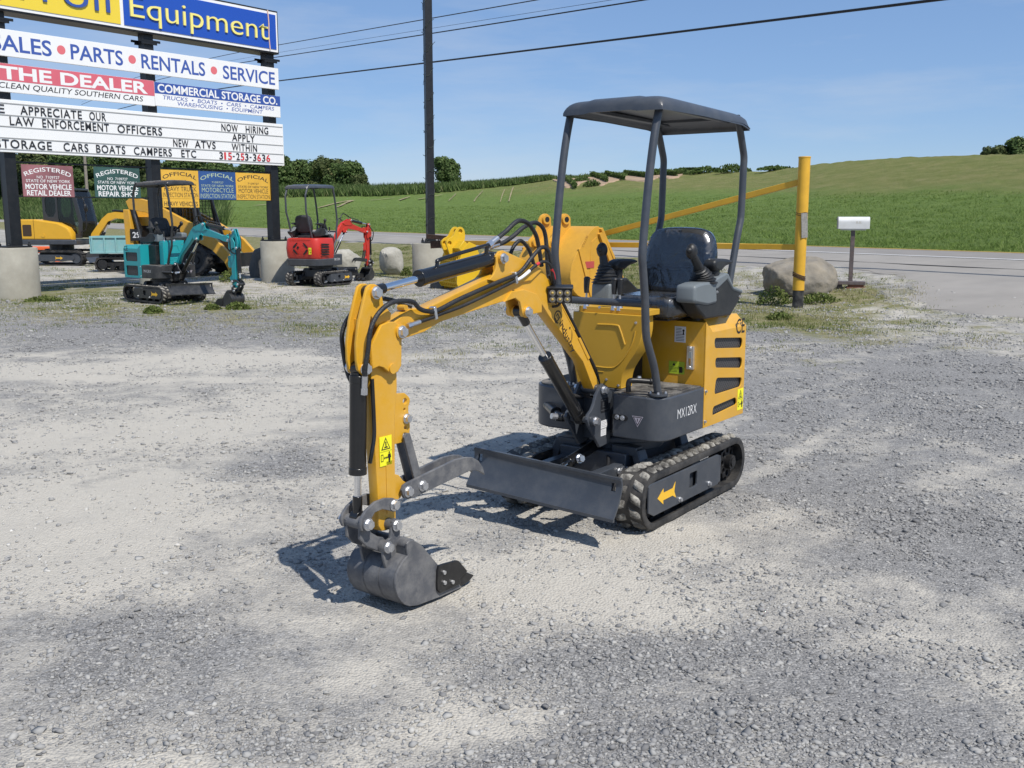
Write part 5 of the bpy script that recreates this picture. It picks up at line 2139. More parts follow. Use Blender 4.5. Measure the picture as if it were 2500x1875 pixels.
def build_trees():
    lm = tone_material('tree_leaf', [(0, (.032, .058, .018)), (.4, (.064, .104, .030)), (.75, (.105, .152, .048)), (1, (.16, .19, .075))], .75, .18)  # leaf colour lightened slightly to stand in for haze over the distance
    lm2 = tone_material('tree_leaf_olive', [(0, (.034, .050, .018)), (.4, (.066, .088, .030)), (.75, (.105, .128, .046)), (1, (.17, .16, .07))], .75, .18)
    bark = mat('tree_bark', (.07, .055, .04), .9, var=.2, vs=20, bump=.4, bs=30)
    protos = []
    for seed, shp, m_ in ((1, 'round', lm), (2, 'tall', lm), (3, 'round', lm2), (4, 'tall', lm2), (5, 'round', lm)):
        co, fc, tn = tree_meshes(seed, shp)
        oc = np_mesh('crown', co, fc, m_, {'tone': tn})
        b = MB()
        b.tube([(0, 0, -.05), (.01, 0, .2), (-.01, .01, .45)], [.035, .018], 8, 3)
        for a in (0, 2.1, 4.2):
            b.tube([(0, 0, .25), (.08 * math.cos(a), .08 * math.sin(a), .42), (.17 * math.cos(a), .17 * math.sin(a), .58)], [.016, .006], 6, 3)
        ot = b.build('trunk', bark)
        col.objects.unlink(oc)
        col.objects.unlink(ot)
        protos.append((oc, ot))

    used = set()

    def tree(kind, a, r, h, wd, label, group, dz=-.3, name='tree'):
        x, y = math.sin(R(a)) * r, math.cos(R(a)) * r
        t = thing(name, (x, y, float(hill_z(np.array(x), np.array(y))) + dz), random.uniform(0, 6), label, 'tree', group)
        t.scale = (h * wd, h * wd, h)
        for s_ in protos[kind]:
            c = s_.copy()
            c.name = s_.name.split('.')[0]
            col.objects.link(c)
            c.parent = t
        return t
    for i, tr in enumerate(TREES):
        tree(*tr)
    for oc, ot in protos:
        bpy.data.objects.remove(oc)
        bpy.data.objects.remove(ot)


GW = 'trees of the wood on the skyline'
WL = 'dark leafy tree in the wood on the skyline behind the signboard'
TREES = [
    (4, -3.80, 178, 7.6, .92, 'lone round dark green tree on the hill crest beside the black pole', None, -1.2),
    (0, -13.1, 250, 13.2, 1.1, 'round dark tree beside the signboard edge, in front of the wood', GW, -1.5),
    (1, -12.2, 262, 12.8, 1.0, 'slim dark tree, second along the wood from the signboard edge', GW, -2),
    (4, -11.2, 250, 12.4, 1.15, 'broad leafy tree halfway along the wood beyond the signboard edge', GW, -1.5),
    (2, -10.2, 245, 12.2, 1.1, 'round olive tree, third from the low tail end of the wood', GW, -1.5),
    (0, -9.3, 240, 11.8, 1.05, 'round dark tree, second from the low tail end of the wood', GW, -2),
    (3, -8.55, 236, 8.6, .95, 'smaller olive tree forming the low tail end of the wood', GW, -2),
    (1, -14.2, 262, 13.8, 1.1, 'tall dark tree behind the sign post by the red excavator', GW, -2)]
TREES += [(3, 25.45, 139, 4.9, 1.25, 'lowest of the dark trees beyond the hilltop at the edge of the view', None, -.4), (0, 26.15, 142, 5.6, 1.25, 'rounded dark tree beyond the hilltop, between its lower and taller neighbour', None, -.4), (4, 26.95, 140, 6.6, 1.2, 'tallest of the dark trees beyond the hilltop past the mailbox', None, -.4)]
for _k in range(11):
    TREES.append(((0, 1, 4, 2, 3)[_k % 5], -15.4 - 1.16 * _k, 300 + 12 * _k, 14.5 + 1.5 * ((_k * 7) % 3) + .35 * _k, 1.15, WL, 'trees of the wood seen between the sign panels', -2))


def build_shrubs():
    gm = tone_material('shrub_leaf', [(0, (.05, .085, .022)), (.5, (.095, .15, .040)), (1, (.17, .20, .08))], .8, .3)

    wm_ = tone_material('weed_leaf', [(0, (.065, .09, .022)), (.5, (.125, .165, .042)), (1, (.25, .25, .10))], .8, .25)

    def shrub(name, x, y, z, L, W, H, ang, label, cat, group=None, leaf=.10, dens=260, flower=0):
        k = int(dens * max(L, .6))
        d = rng.normal(0, 1, (k, 3))
        d /= np.linalg.norm(d, axis=1)[:, None]
        p = d * (rng.uniform(.3, 1, (k, 1)) ** .5) * np.array([L / 2, W / 2, H / 2])
        p[:, 2] = np.abs(p[:, 2]) * 1.6
        p[:, 2] *= .7 + .6 * fbm(p[:, 0] * 2.2 / max(.3, W), p[:, 1] * 2.2, 3, 13)
        u = rng.normal(0, 1, (k, 3))
        u /= np.linalg.norm(u, axis=1)[:, None]
        v = np.cross(u, rng.normal(0, 1, (k, 3)))
        v /= np.linalg.norm(v, axis=1)[:, None]
        s = rng.uniform(.5, 1.2, (k, 1)) * leaf
        q = np.stack([p - u * s, p - v * s * .6, p + u * s, p + v * s * .6], 1).reshape(-1, 3)
        o = np_mesh(name, q, np.arange(4 * k).reshape(-1, 4), wm_ if name == 'weed_clump' else gm, {'tone': np.repeat(np.clip(rng.normal(.45, .22, k), 0, 1), 4)})
        o.location = (x, y, z)
        o.rotation_euler = (0, 0, ang)
        return tag(o, label, cat, group)

    def hz(a, t):
        r0, rc, zc = crest(np.array(a))
        r = r0 + t * (rc - r0)
        x, y = math.sin(R(a)) * float(r), math.cos(R(a)) * float(r)
        return x, y, float(hill_z(np.array(x), np.array(y)))
    G = 'crop rows between the bare soil strips'
    for a0, t0, a1, t1 in ((4.5, .99, 5.37, .845), (5.25, .993, 6.31, .885), (6.3, .993, 7.57, .913), (3.0, .93, 3.6, .76), (8.0, .99, 9.2, .93), (9.4, .993, 10.6, .985)):
        k = 1500
        f = rng.uniform(0, 1, k)
        P = []
        for q in f:
            x, y, z = hz(a0 + (a1 - a0) * q + rng.normal(0, .045), t0 + (t1 - t0) * q)
            P.append((x, y, z + rng.uniform(0, 1.0) ** .7 * .65 + .1))
        P = np.array(P)
        c0 = P.mean(0)
        u = rng.normal(0, 1, (k, 3))
        u /= np.linalg.norm(u, axis=1)[:, None]
        v = np.cross(u, rng.normal(0, 1, (k, 3)))
        v /= np.linalg.norm(v, axis=1)[:, None]
        s_ = rng.uniform(.5, 1.2, (k, 1)) * .15
        p = P - c0
        q4 = np.stack([p - u * s_, p - v * s_ * .6, p + u * s_, p + v * s_ * .6], 1).reshape(-1, 3)
        o = np_mesh('crop_row', q4, np.arange(4 * k).reshape(-1, 4), gm, {'tone': np.repeat(np.clip(rng.normal(.5, .2, k), 0, 1), 4)})
        o.location = c0
        tag(o, 'low green crop row running down across the bare soil near the hilltop', 'crop row', G)
    for a, t, H, lab in ((3.98, .89, .9, 'round green bush alone in the middle of the bare soil strips'), (4.54, .80, .9, 'low green bush at the foot of the bare soil strips'),
                         (8.6, .985, 1.0, 'dark bush on the skyline at the end of the soil strips'), (9.7, .99, .9, 'bushy mound on the skyline between the canopy posts'),
                         (10.9, .995, 1.0, 'spiky bush on the skyline between soil strips and rear canopy post'), (12.3, .995, 1.2, 'tall scrub on the skyline behind the rear canopy post'),
                         (14.6, .998, .6, 'low bush on the skyline between rear canopy post and yellow gate post')):
        x, y, z = hz(a, t)
        shrub('bush', x, y, z, 5.2 if a > 8 else 2.4, 2.2, H, .3, lab, 'bush', None, .17, 170)
    # weeds by the boulder, the posts and the machines
    for x, y, L, H, lab in ((4.75, 18.0, .75, .38, 'leafy weeds growing in front of the boulder by the yellow gate post'),
                            (5.55, 17.9, .8, .20, 'low weeds along the foot of the big boulder toward the mailbox'),
                            (4.2, 15.5, .5, .14, 'small green clump on the gravel in front of the yellow gate post'),
                            (-4.75, 17.2, .45, .16, 'bright green weeds beside the bucket of the teal excavator'),
                            (-5.15, 17.1, .3, .12, 'tuft of weeds in front of the bucket of the teal excavator'),
                            (-6.0, 16.6, .34, .13, 'weed clump on the gravel in front of the teal excavator tracks'),
                            (-2.85, 26.9, .35, .28, 'weeds growing beside the upright pale boulder'),
                            (-8.9, 18.9, .7, .12, 'low weeds along the foot of the bare concrete base by the maroon plate'),
                            (-6.95, 24.6, .6, .35, 'weeds growing by the dark boulder behind the sign base of the red excavator')):
        shrub('weed_clump', x, y, gzf(x, y), L, L * .7, H, .4, lab, 'weeds', None, .030, 900)


# ================================================================== things standing around the lot
def boulder(name, loc, sx, sy, sz, seed, m, label, flat=.35, rz=0.0, square=0.0, chops=14):
    bm = bmesh.new()
    bmesh.ops.create_icosphere(bm, subdivisions=5, radius=1)
    co = np.array([v.co[:] for v in bm.verts])
    g = np.random.default_rng(seed)
    if square:
        e = 1 - square
        co = np.sign(co) * np.abs(co) ** e
    # chop with random planes for facets
    for k in range(chops):
        d = g.normal(0, 1, 3)
        d /= np.linalg.norm(d)
        lim = g.uniform(.70, .95) * (1 + .35 * square)
        q = co @ d
        co = np.where((q > lim)[:, None], co - (q - lim)[:, None] * d[None] * .85, co)
    n = fbm(co[:, 0] * 2 + seed, co[:, 1] * 2 + co[:, 2] * 1.7, 4, seed) - .5
    n2 = fbm(co[:, 0] * 7 + co[:, 2] * 5, co[:, 1] * 7 - co[:, 2] * 4, 3, seed + 5) - .5
    n3 = fbm(co[:, 0] * 19 + co[:, 2] * 13, co[:, 1] * 19 - co[:, 2] * 11, 3, seed + 9) - .5
    co = co * (1 + .16 * n[:, None] + .07 * n2[:, None] + .025 * n3[:, None])
    co[:, 2] = np.where(co[:, 2] < -flat, -flat + (co[:, 2] + flat) * .1, co[:, 2])
    z0 = co[:, 2].min()
    co[:, 2] -= z0
    ext = co.max(0) - co.min(0)
    co = co / ext * np.array([sx, sy, sz]) 
    for v, c in zip(bm.verts, co):
        v.co = c
    me = bpy.data.meshes.new(name)
    bm.to_mesh(me)
    bm.free()
    me.shade_smooth()
    me.set_sharp_from_angle(angle=R(50))
    me.materials.append(m)
    o = bpy.data.objects.new(name, me)
    col.objects.link(o)
    o.location = (loc[0], loc[1], (gzf(loc[0], loc[1]) if len(loc) < 3 else loc[2]) - .04)
    o.rotation_euler = (0, 0, rz)
    return tag(o, label, 'boulder')


def build_boulders():
    r1 = mat('granite_boulder', (.195, .178, .15), .9, var=.34, vs=2.5, bump=.8, bs=14, dust=.55, dc=(.30, .255, .185), ds=3)
    r2 = mat('pale_limestone', (.36, .345, .30), .9, var=.2, vs=3, bump=.5, bs=9, dust=.35, dc=(.13, .12, .10), ds=4)
    r3 = mat('dark_boulder', (.10, .098, .092), .9, var=.25, vs=3, bump=.5, bs=9)
    boulder('boulder', (5.55, 19.3), 1.52, 1.25, .74, 4, r1, 'large rounded grey boulder behind the yellow gate post beside the mailbox', .45, .4, 0, 5)
    boulder('boulder', (-3.33, 27.6), .66, .55, .80, 9, r2, 'upright pale limestone block on the grass between red excavator and black pole', .9, .2, .45)
    boulder('boulder', (-5.0, 30.2), 1.15, .8, .66, 12, r2, 'pale weathered boulder lying behind the bucket arm of the red excavator', .4, .9, .1)
    boulder('boulder', (-6.62, 26.4), .62, .6, .82, 15, r3, 'dark boulder between skid steer and the concrete base by the red excavator', .5, .3)
    boulder('boulder', (-1.62, 22.3), .42, .4, .34, 18, r3, 'small dark boulder at the foot of the yellow skeleton bucket', .4, .2)
    boulder('boulder', (-15.4, 36.5), 1.3, 1.0, .62, 21, r2, 'pale flat boulder behind the dump bed and cab excavator', .4, .5)
    boulder('boulder', (-16.7, 36.8), .9, .8, .5, 24, r2, 'smaller pale boulder behind the tracks of the cab excavator', .4, 1.0)


def build_mailbox():
    wm = mat('mailbox_white', (.62, .63, .63), .5, var=.08, vs=6, dust=.2, dc=(.42, .40, .36), ds=8)
    gp_ = mat('mailbox_post_metal', (.10, .085, .085), .6, var=.3, vs=14, dust=.25, dc=(.20, .10, .06), ds=18)
    rust = mat('rusty_brick', (.20, .085, .06), .9, var=.2, vs=8)
    x, y = 6.55, 19.3
    z = gzf(x, y)
    t = thing('mailbox', (x, y, z), R(-15), 'white arched roadside mailbox on a thin dark steel post by the driveway', 'mailbox')
    b = MB()
    b.bar((0, 0, 0), (0, 0, 1.10), .075, .075, up=(0, 1, 0))
    b.build('post', gp_, t, .004)
    b = MB()
    prof = [(-.10, 0), (.10, 0), (.10, .13)] + [(.10 * math.cos(a), .13 + .10 * math.sin(a)) for a in np.linspace(.15, math.pi - .15, 12)] + [(-.10, .13)]
    b.prism(prof, (-.28, 0, 1.13), V(0, 1, 0), V(0, 0, 1), .57)
    b.box((.0, 0, 1.12), (.46, .15, .03))
    bx = b.build('box', wm, t, .004, ang=30)
    b = MB()
    b.prism([(p[0] * 1.03, p[1] * 1.02) for p in prof], (-.297, 0, 1.13), V(0, 1, 0), V(0, 0, 1), .018)
    b.bar((-.31, -.02, 1.32), (-.31, .02, 1.32), .02, .02)
    b.build('door', mat('mailbox_door', (.20, .20, .20), .6), t, .002)
    b = MB()
    b.text('RR', (.04, -.1015, 1.225), V(1, 0, 0), V(0, 0, 1), .05, .10)
    b.build('lettering', mat('faded_letters', (.50, .47, .40), .6), bx)
    b = MB()
    b.box((.02, -.02, .10), (.50, .26, .06))
    b.box((-.2, 0, .06), (.10, .2, .12))
    b.build('base_plate', gp_, t, .004)
    b = MB()
    for i in range(2):
        b.box((.10, -.03 + .0 * i, .015 + .055 * i - .01), (.34 - .06 * i, .2, .05))
    b.build('brick_foot', rust, t, .006)


def build_gate():
    gy = mat('gate_yellow', (.66, .37, .026), .5, var=.10, vs=3, dust=.12, dc=(.30, .13, .05), ds=16, bump=.05, bs=60)
    blk = mat('gate_black_paint', (.012, .012, .013), .6, dust=.2)
    rust = mat('rusty_steel', (.060, .032, .022), .85, var=.35, vs=20, bump=.4, bs=40)
    tagm = mat('grey_tag', (.25, .24, .22), .7, var=.2, vs=30)
    p0, p1 = V(5.0, 17.38, 0), V(-1.86, 23.75, 0)
    L = (p1 - p0).length
    ang = math.atan2(p1.y - p0.y, p1.x - p0.x)
    z0 = gzf(p0.x, p0.y)
    t = thing('swing_gate', (p0.x, p0.y, z0), ang, 'yellow steel pipe barrier gate with round post and long diagonal brace', 'gate')
    b = MB()
    b.cyl((0, 0, .30), (0, 0, 2.585 - z0), .100, n=28)
    b.cyl((0, 0, 2.575 - z0), (0, 0, 2.60 - z0), .105, n=28)
    po = b.build('post', gy, t, .004)
    b = MB()
    b.cyl((0, 0, -.1), (0, 0, .30), .094, n=24)
    b.build('post_foot', blk, t)
    zb, ze = 1.065 - z0, .985 - z0
    b = MB()
    b.bar((.09, 0, zb), (L - .35, 0, ze), .085, .10)
    b.build('crossbar', gy, t, .005)
    # brace meets the bar part of the way along
    q = 5.05
    b = MB()
    b.bar((.09, 0, 2.17 - z0), (q, 0, zb + (ze - zb) * q / L + .055), .075, .10)
    b.build('diagonal_brace', gy, t, .005)
    b = MB()
    b.bar((L - .62, 0, ze - .02), (L + .02, .06, ze - .06), .05, .17)
    b.bar((L - .62, .02, ze + .10), (L + .12, .08, ze + .14), .09, .10)
    b.box((L - .40, .05, ze - .02), (.06, .16, .22))
    b.build('latch_plate', rust, t, .004)
    b = MB()
    d = V(-.1, 0, 0)
    for k, zz in enumerate((1.42,)):
        c = Matrix.Rotation(-ang, 3, 'Z') @ V(.022, -.104, 0)
        rt = Matrix.Rotation(-ang + .22, 3, 'Z') @ Matrix.Rotation(R(-4), 3, 'Y')
        b.box(c + V(0, 0, zz), (.115, .012, .42), rt)
    b.build('notice_tag', tagm, po)
    b = MB()
    for zz in (1.60, 1.63):
        b.tube([(.103 * math.cos(a), .103 * math.sin(a), zz + .01 * math.sin(3 * a)) for a in np.linspace(0, 6.28, 18)], .005, 5, 0)
    for zz in (.52, .545, .575):
        b.tube([(.106 * math.cos(a), .106 * math.sin(a), zz + .04 * math.sin(a + 1.2)) for a in np.linspace(0, 6.28, 18)], .010, 5, 0)
    b.build('chain', rust, po)


CONC = mat('concrete', (.33, .315, .265), .9, var=.14, vs=3, bump=.15, bs=40, dust=.45, dc=(.235, .215, .175), ds=2.2)
BLKP = mat('black_sign_post', (.007, .008, .010), .42, dust=.02, ds=8)


def concrete_base(x, y, r, h, label):
    b = MB()
    N = 40
    prof = [(r * 1.0, -.1), (r, .02), (r, h - .02), (r - .02, h)]
    rows = [[V(rr * math.cos(2 * math.pi * i / N), rr * math.sin(2 * math.pi * i / N), z) for i in range(N)] for rr, z in prof]
    b.grid(rows, closed_v=True)
    b.add(rows[-1], [tuple(range(N))])
    o = b.build('concrete_base', CONC, None, ang=50)
    o.location = (x, y, gzf(x, y))
    return tag(o, label, 'concrete base')


def post_with_flange(b, x, z0, z1, w_):
    b.box((x, 0, (z0 + z1) / 2), (w_, w_ * .95, z1 - z0))
    # H section flanges
    for s in (-1, 1):
        b.box((x, s * w_ * .5, (z0 + z1) / 2), (w_ * 1.04, .02, z1 - z0 - .002))
    b.box((x, 0, z0 + .015), (w_ * 2.3, w_ * 2.2, .03))
    for sx in (-1, 1):
        for sy in (-1, 1):
            b.cyl((x + sx * w_ * .95, sy * w_ * .9, z0 - .02), (x + sx * w_ * .95, sy * w_ * .9, z0 + .11), .018, n=8)
            b.cyl((x + sx * w_ * .95, sy * w_ * .9, z0 + .03), (x + sx * w_ * .95, sy * w_ * .9, z0 + .065), .034, n=6)


def build_signboard():
    P0 = V(-9.94, 19.71, 0)
    ang = math.atan2(.789, .614)
    t = thing('signboard', P0, ang, 'tall black roadside signboard with stacked dealer panels and changeable letters', 'signboard')
    X, Z, F = V(1, 0, 0), V(0, 0, 1), V(0, -1, 0)
    wm = mat('sign_white', (.80, .80, .79), .45, var=.02, vs=2)
    blue = mat('sign_blue', (.014, .075, .42), .35, coat=.3)
    yel = mat('sign_yellow', (.80, .60, .045), .35, coat=.3)
    yl2 = mat('sign_letter_yellow', (.86, .76, .22), .4)
    pink = mat('sign_faded_red', (.63, .13, .17), .5, var=.05, vs=3)
    navy = mat('sign_letter_blue', (.05, .10, .36), .5)
    navy2 = mat('sign_band_blue', (.035, .085, .33), .5)
    blk = mat('sign_letter_black', (.022, .022, .026), .5)
    lred = mat('sign_letter_red', (.62, .03, .04), .5)
    dots = mat('sign_dot_red', (.70, .16, .18), .5)
    cab = mat('sign_cabinet_black', (.016, .016, .017), .4)
    rail = mat('letter_rail_grey', (.36, .36, .35), .5)
    for u in (.16, 3.33, 6.58):
        b = MB()
        post_with_flange(b, u, .99, 5.75, .212)
        for s in (-1, 1):
            b.box((u, s * .14, 5.30), (.52, .03, .05))
            b.box((u, s * .14, 5.26), (.36, .03, .06))
        b.build('post', BLKP, t, .004)
    yf = -.19
    # top cabinet
    x0, x1, z0, z1 = -1.55, 6.76, 5.43, 6.42
    b = MB()
    b.box(((x0 + x1) / 2, .02, (z0 + z1) / 2), (x1 - x0, .50, z1 - z0))
    c = b.build('light_cabinet', cab, t, .01)
    b = MB()
    b.box(((x0 + x1) / 2, -.235, (z0 + z1) / 2), (x1 - x0 - .08, .02, z1 - z0 - .08))
    b.build('white_border', wm, c)
    b = MB()
    b.box(((x0 + .09 + 2.615) / 2, -.247, (z0 + z1) / 2), (2.615 - x0 - .09, .02, z1 - z0 - .20))
    b.build('yellow_face', yel, c)
    b = MB()
    b.box(((2.695 + x1 - .09) / 2, -.247, (z0 + z1) / 2), (x1 - .09 - 2.695, .02, z1 - z0 - .20))
    b.build('blue_face', blue, c)
    b = MB()
    b.text('Carroll', (-.80, -.257, 5.712), X, Z, .56, 3.18, bold=-.008, th=.03)
    b.build('lettering', navy2, c, ang=30)
    b = MB()
    b.text('Equipment', (2.835, -.257, 5.718), X, Z, .46, 3.60, bold=-.008, th=.03)
    b.build('lettering', yl2, c, ang=30)
    b = MB()
    b.tube([(6.44, -.262, 6.40), (6.455, -.27, 6.1), (6.45, -.265, 5.8), (6.475, -.262, 5.50)], .014, 6, 4)
    b.build('tape_strip', mat('tape_orange', (.75, .50, .38), .5), c)
    # services strip
    b = MB()
    b.box(((-.62 + 6.75) / 2, yf + .03, 4.86), (7.37, .06, .495))
    p = b.build('panel', wm, t, .004)
    b = MB()
    y = yf - .0015
    um = lambda u: u + .215 * (1 - u / 6.9)
    for s_, a, e in (('SALES', -.285, .93), ('PARTS', 1.335, 2.515), ('RENTALS', 2.955, 4.597), ('SERVICE', 5.09, 6.63)):
        b.new()
        b.text(s_, (um(a), y, 4.715), X, Z, .285, um(e) - um(a), bold=.016)
    b.build('lettering', navy, p)
    b = MB()
    for u in (1.135, 2.735, 4.84):
        b.new()
        b.poly(circ(um(u), 4.862, .088, 20), V(0, y, 0), X, Z)
    b.build('red_dot', dots, p)
    # dealer panel
    b = MB()
    b.box(((-.62 + 3.350) / 2, yf + .03, 4.21), (3.970, .06, .53))
    p = b.build('panel', wm, t, .004)
    b = MB()
    b.box(((-.62 + 3.350) / 2, yf - .001, 4.315), (3.968, .004, .315))
    p2 = b.build('red_band', pink, p)
    b = MB()
    y = yf - .0045
    b.text('THE DEALER', (.06, y, 4.195), X, Z, .225, 3.13, bold=.03)
    b.build('lettering', wm, p2)
    b = MB()
    b.text('CLEAN QUALITY SOUTHERN CARS', (.02, yf - .0015, 4.018), X, Z, .105, 3.05, bold=.006, shear=.18)
    b.build('lettering', blk, p)
    # storage panel
    b = MB()
    b.box(((3.356 + 6.77) / 2, yf + .03, 4.21), (3.414, .06, .50))
    p = b.build('panel', wm, t, .004)
    b = MB()
    b.box(((3.356 + 6.77) / 2, yf - .001, 4.340), (3.410, .004, .236))
    p2 = b.build('blue_band', navy2, p)
    b = MB()
    b.text('COMMERCIAL STORAGE CO.', (3.43, yf - .0045, 4.258), X, Z, .165, 3.25, bold=.022)
    b.build('lettering', wm, p2)
    b = MB()
    b.text('TRUCKS  \u2022  BOATS  \u2022  CARS  \u2022  CAMPERS', (3.55, yf - .0015, 4.110), X, Z, .084, 3.03, bold=.004, shear=.15)
    b.text('WAREHOUSING  \u2022  EQUIPMENT', (3.91, yf - .0015, 4.005), X, Z, .084, 2.33, bold=.004, shear=.15)
    b.build('lettering', navy, p)
    # changeable letter board
    b = MB()
    b.box(((-.62 + 6.83) / 2, yf + .05, 3.31), (7.45, .10, .99))
    p = b.build('letter_board', wm, t, .006)
    b = MB()
    for z in (3.735, 3.515, 3.30, 3.085, 2.872):
        b.box(((-.60 + 6.81) / 2, yf - .004, z), (7.40, .008, .018))
    b.build('letter_rail', rail, p)
    b = MB()
    y = yf - .010
    for s_, a, e, z in (('WE', -.40, .12, 3.548), ('APPRECIATE', .42, 1.68, 3.548), ('OUR', 1.84, 2.206, 3.548), ('LAW', .20, .68, 3.333), ('ENFORCEMENT', .84, 2.26, 3.333), ('OFFICERS', 2.45, 3.507, 3.333),
                        ('STORAGE', -.10, 1.0, 2.897), ('CARS', 1.24, 1.77, 2.897), ('BOATS', 1.94, 2.60, 2.897), ('CAMPERS', 2.80, 3.72, 2.897), ('ETC', 3.96, 4.345, 2.897), ('NOW', 5.06, 5.52, 3.540), ('HIRING', 5.74, 6.40, 3.540),
                        ('APPLY', 5.34, 5.995, 3.330), ('NEW', 3.77, 4.16, 3.118), ('ATVS', 4.32, 4.877, 3.118), ('WITHIN', 5.32, 6.045, 3.112)):
        b.new()
        b.text(s_, (a - .03, y, z), X, Z, .158, e - a, bold=.012, space=1.12)
    b.new()
    for s_, u, wd, red in (('3', 4.936, .10, 0), ('1', 5.07, .05, 1), ('5', 5.175, .11, 1), ('-', 5.305, .07, 0), ('2', 5.405, .10, 0), ('5', 5.53, .105, 1), ('3', 5.655, .10, 0), ('-', 5.785, .07, 0), ('3', 5.885, .10, 0), ('6', 6.01, .11, 1), ('3', 6.15, .10, 0), ('6', 6.28, .115, 1)):
        b.m(red)
        if s_ == '-':
            b.poly([(u, 2.965), (u + .06, 2.965), (u + .06, 2.985), (u, 2.985)], V(0, y, 0), X, Z)
        else:
            b.text(s_, (u, y, 2.897), X, Z, .158, wd, bold=.014)
    b.build('lettering', [blk, lred], p)
    # rods the small plates hang from
    b = MB()
    b.bar((.18, -.02, 2.645), (3.17, -.02, 2.645), .03, .03)
    b.bar((.18, -.02, 1.985), (3.17, -.02, 1.985), .03, .03)
    b.bar((3.43, -.02, 2.648), (6.45, -.02, 2.648), .03, .03)
    b.bar((3.43, -.02, 1.98), (6.45, -.02, 1.98), .03, .03)
    b.build('hanging_rod', BLKP, t)
    dirv = V(math.cos(ang), math.sin(ang), 0)
    for u, rr, lab in ((.06, .50, 'bare round concrete base under the sign post beside the maroon plate'), (3.30, .40, 'round concrete base under the middle sign post behind the teal excavator'), (6.66, .41, 'round concrete base under the sign post beside the red excavator')):
        q = P0 + dirv * u
        concrete_base(q.x, q.y, rr, .985, lab)

    def plate(u0, u1, z0, z1, m, txt, tm, label, lines, arc, yy=-.055, extra=None):
        q = P0 + dirv * ((u0 + u1) / 2)
        o = thing('sign_plate', (q.x, q.y, 0), ang, label, 'sign', 'small inspection and dealer signs hung below the letter board')
        wd = u1 - u0
        b = MB()
        b.box((0, yy + .006, (z0 + z1) / 2), (wd, .012, z1 - z0))
        if extra:
            b.box((0, yy + .006, (extra + z0) / 2 - .002), (wd * .98, .012, z0 - extra - .004))
        pl_ = b.build('plate', m, o, .002)
        b = MB()
        y = yy - .0015
        b.text(arc, (0, y, z1 - .125), X, Z, .082, wd * .90, bold=.008, align='C', arc=wd * 1.0)
        for s_, f, h, w_, bo in lines:
            b.text(s_, (0, y, z0 + f * (z1 - z0)), X, Z, h, wd * w_, bold=bo, align='C')
        b.build('lettering', tm, o)
        return o
    mar = mat('sign_maroon_faded', (.27, .115, .125), .5, var=.25, vs=3)
    grn = mat('sign_dark_green', (.035, .088, .078), .5, var=.2, vs=3)
    org = mat('sign_orange_yellow', (.72, .42, .055), .5, var=.06, vs=3)
    blu = mat('sign_plate_blue', (.03, .085, .25), .5, var=.1, vs=3)
    ltb = mat('sign_letter_pale_green', (.42, .52, .36), .5)
    reg = lambda a, b_: [('NO  7109727', .575, .055, .44, .0), ('STATE OF NEW YORK', .455, .055, .86, .004), (a, .24, .10, .90, .018), (b_, .04, .10, .86, .018)]
    off = lambda a: [('7109727', .575, .045, .32, .0), ('STATE OF NEW YORK', .45, .05, .88, .002), (a, .26, .10, .86, -.004), ('INSPECTION STATION', .05, .10, .94, -.006)]
    plate(.39, 1.45, 1.98, 2.605, mar, '', wm, 'faded maroon hanging sign reading registered motor vehicle retail dealer', reg('MOTOR VEHICLE', 'RETAIL DEALER'), 'REGISTERED')
    plate(1.905, 2.96, 1.985, 2.62, grn, '', wm, 'dark green hanging sign reading registered motor vehicle repair shop', reg('MOTOR VEHICLE', 'REPAIR SHOP'), 'REGISTERED')
    o = plate(3.475, 4.44, 1.985, 2.62, org, '', blk, 'orange heavy truck inspection station sign with an extra heavy vehicles strip below', off('HEAVY TRUCK') + [('HEAVY VEHICLES', -.26, .10, .90, .006)], 'OFFICIAL', extra=1.79)
    plate(4.446, 5.462, 1.975, 2.622, blu, '', ltb, 'blue official motorcycle inspection station sign between two orange ones', off('MOTORCYCLE'), 'OFFICIAL')
    plate(5.468, 6.475, 1.975, 2.612, org, '', blk, 'orange official motor vehicle inspection station sign without a lower strip', off('MOTOR VEHICLE'), 'OFFICIAL')


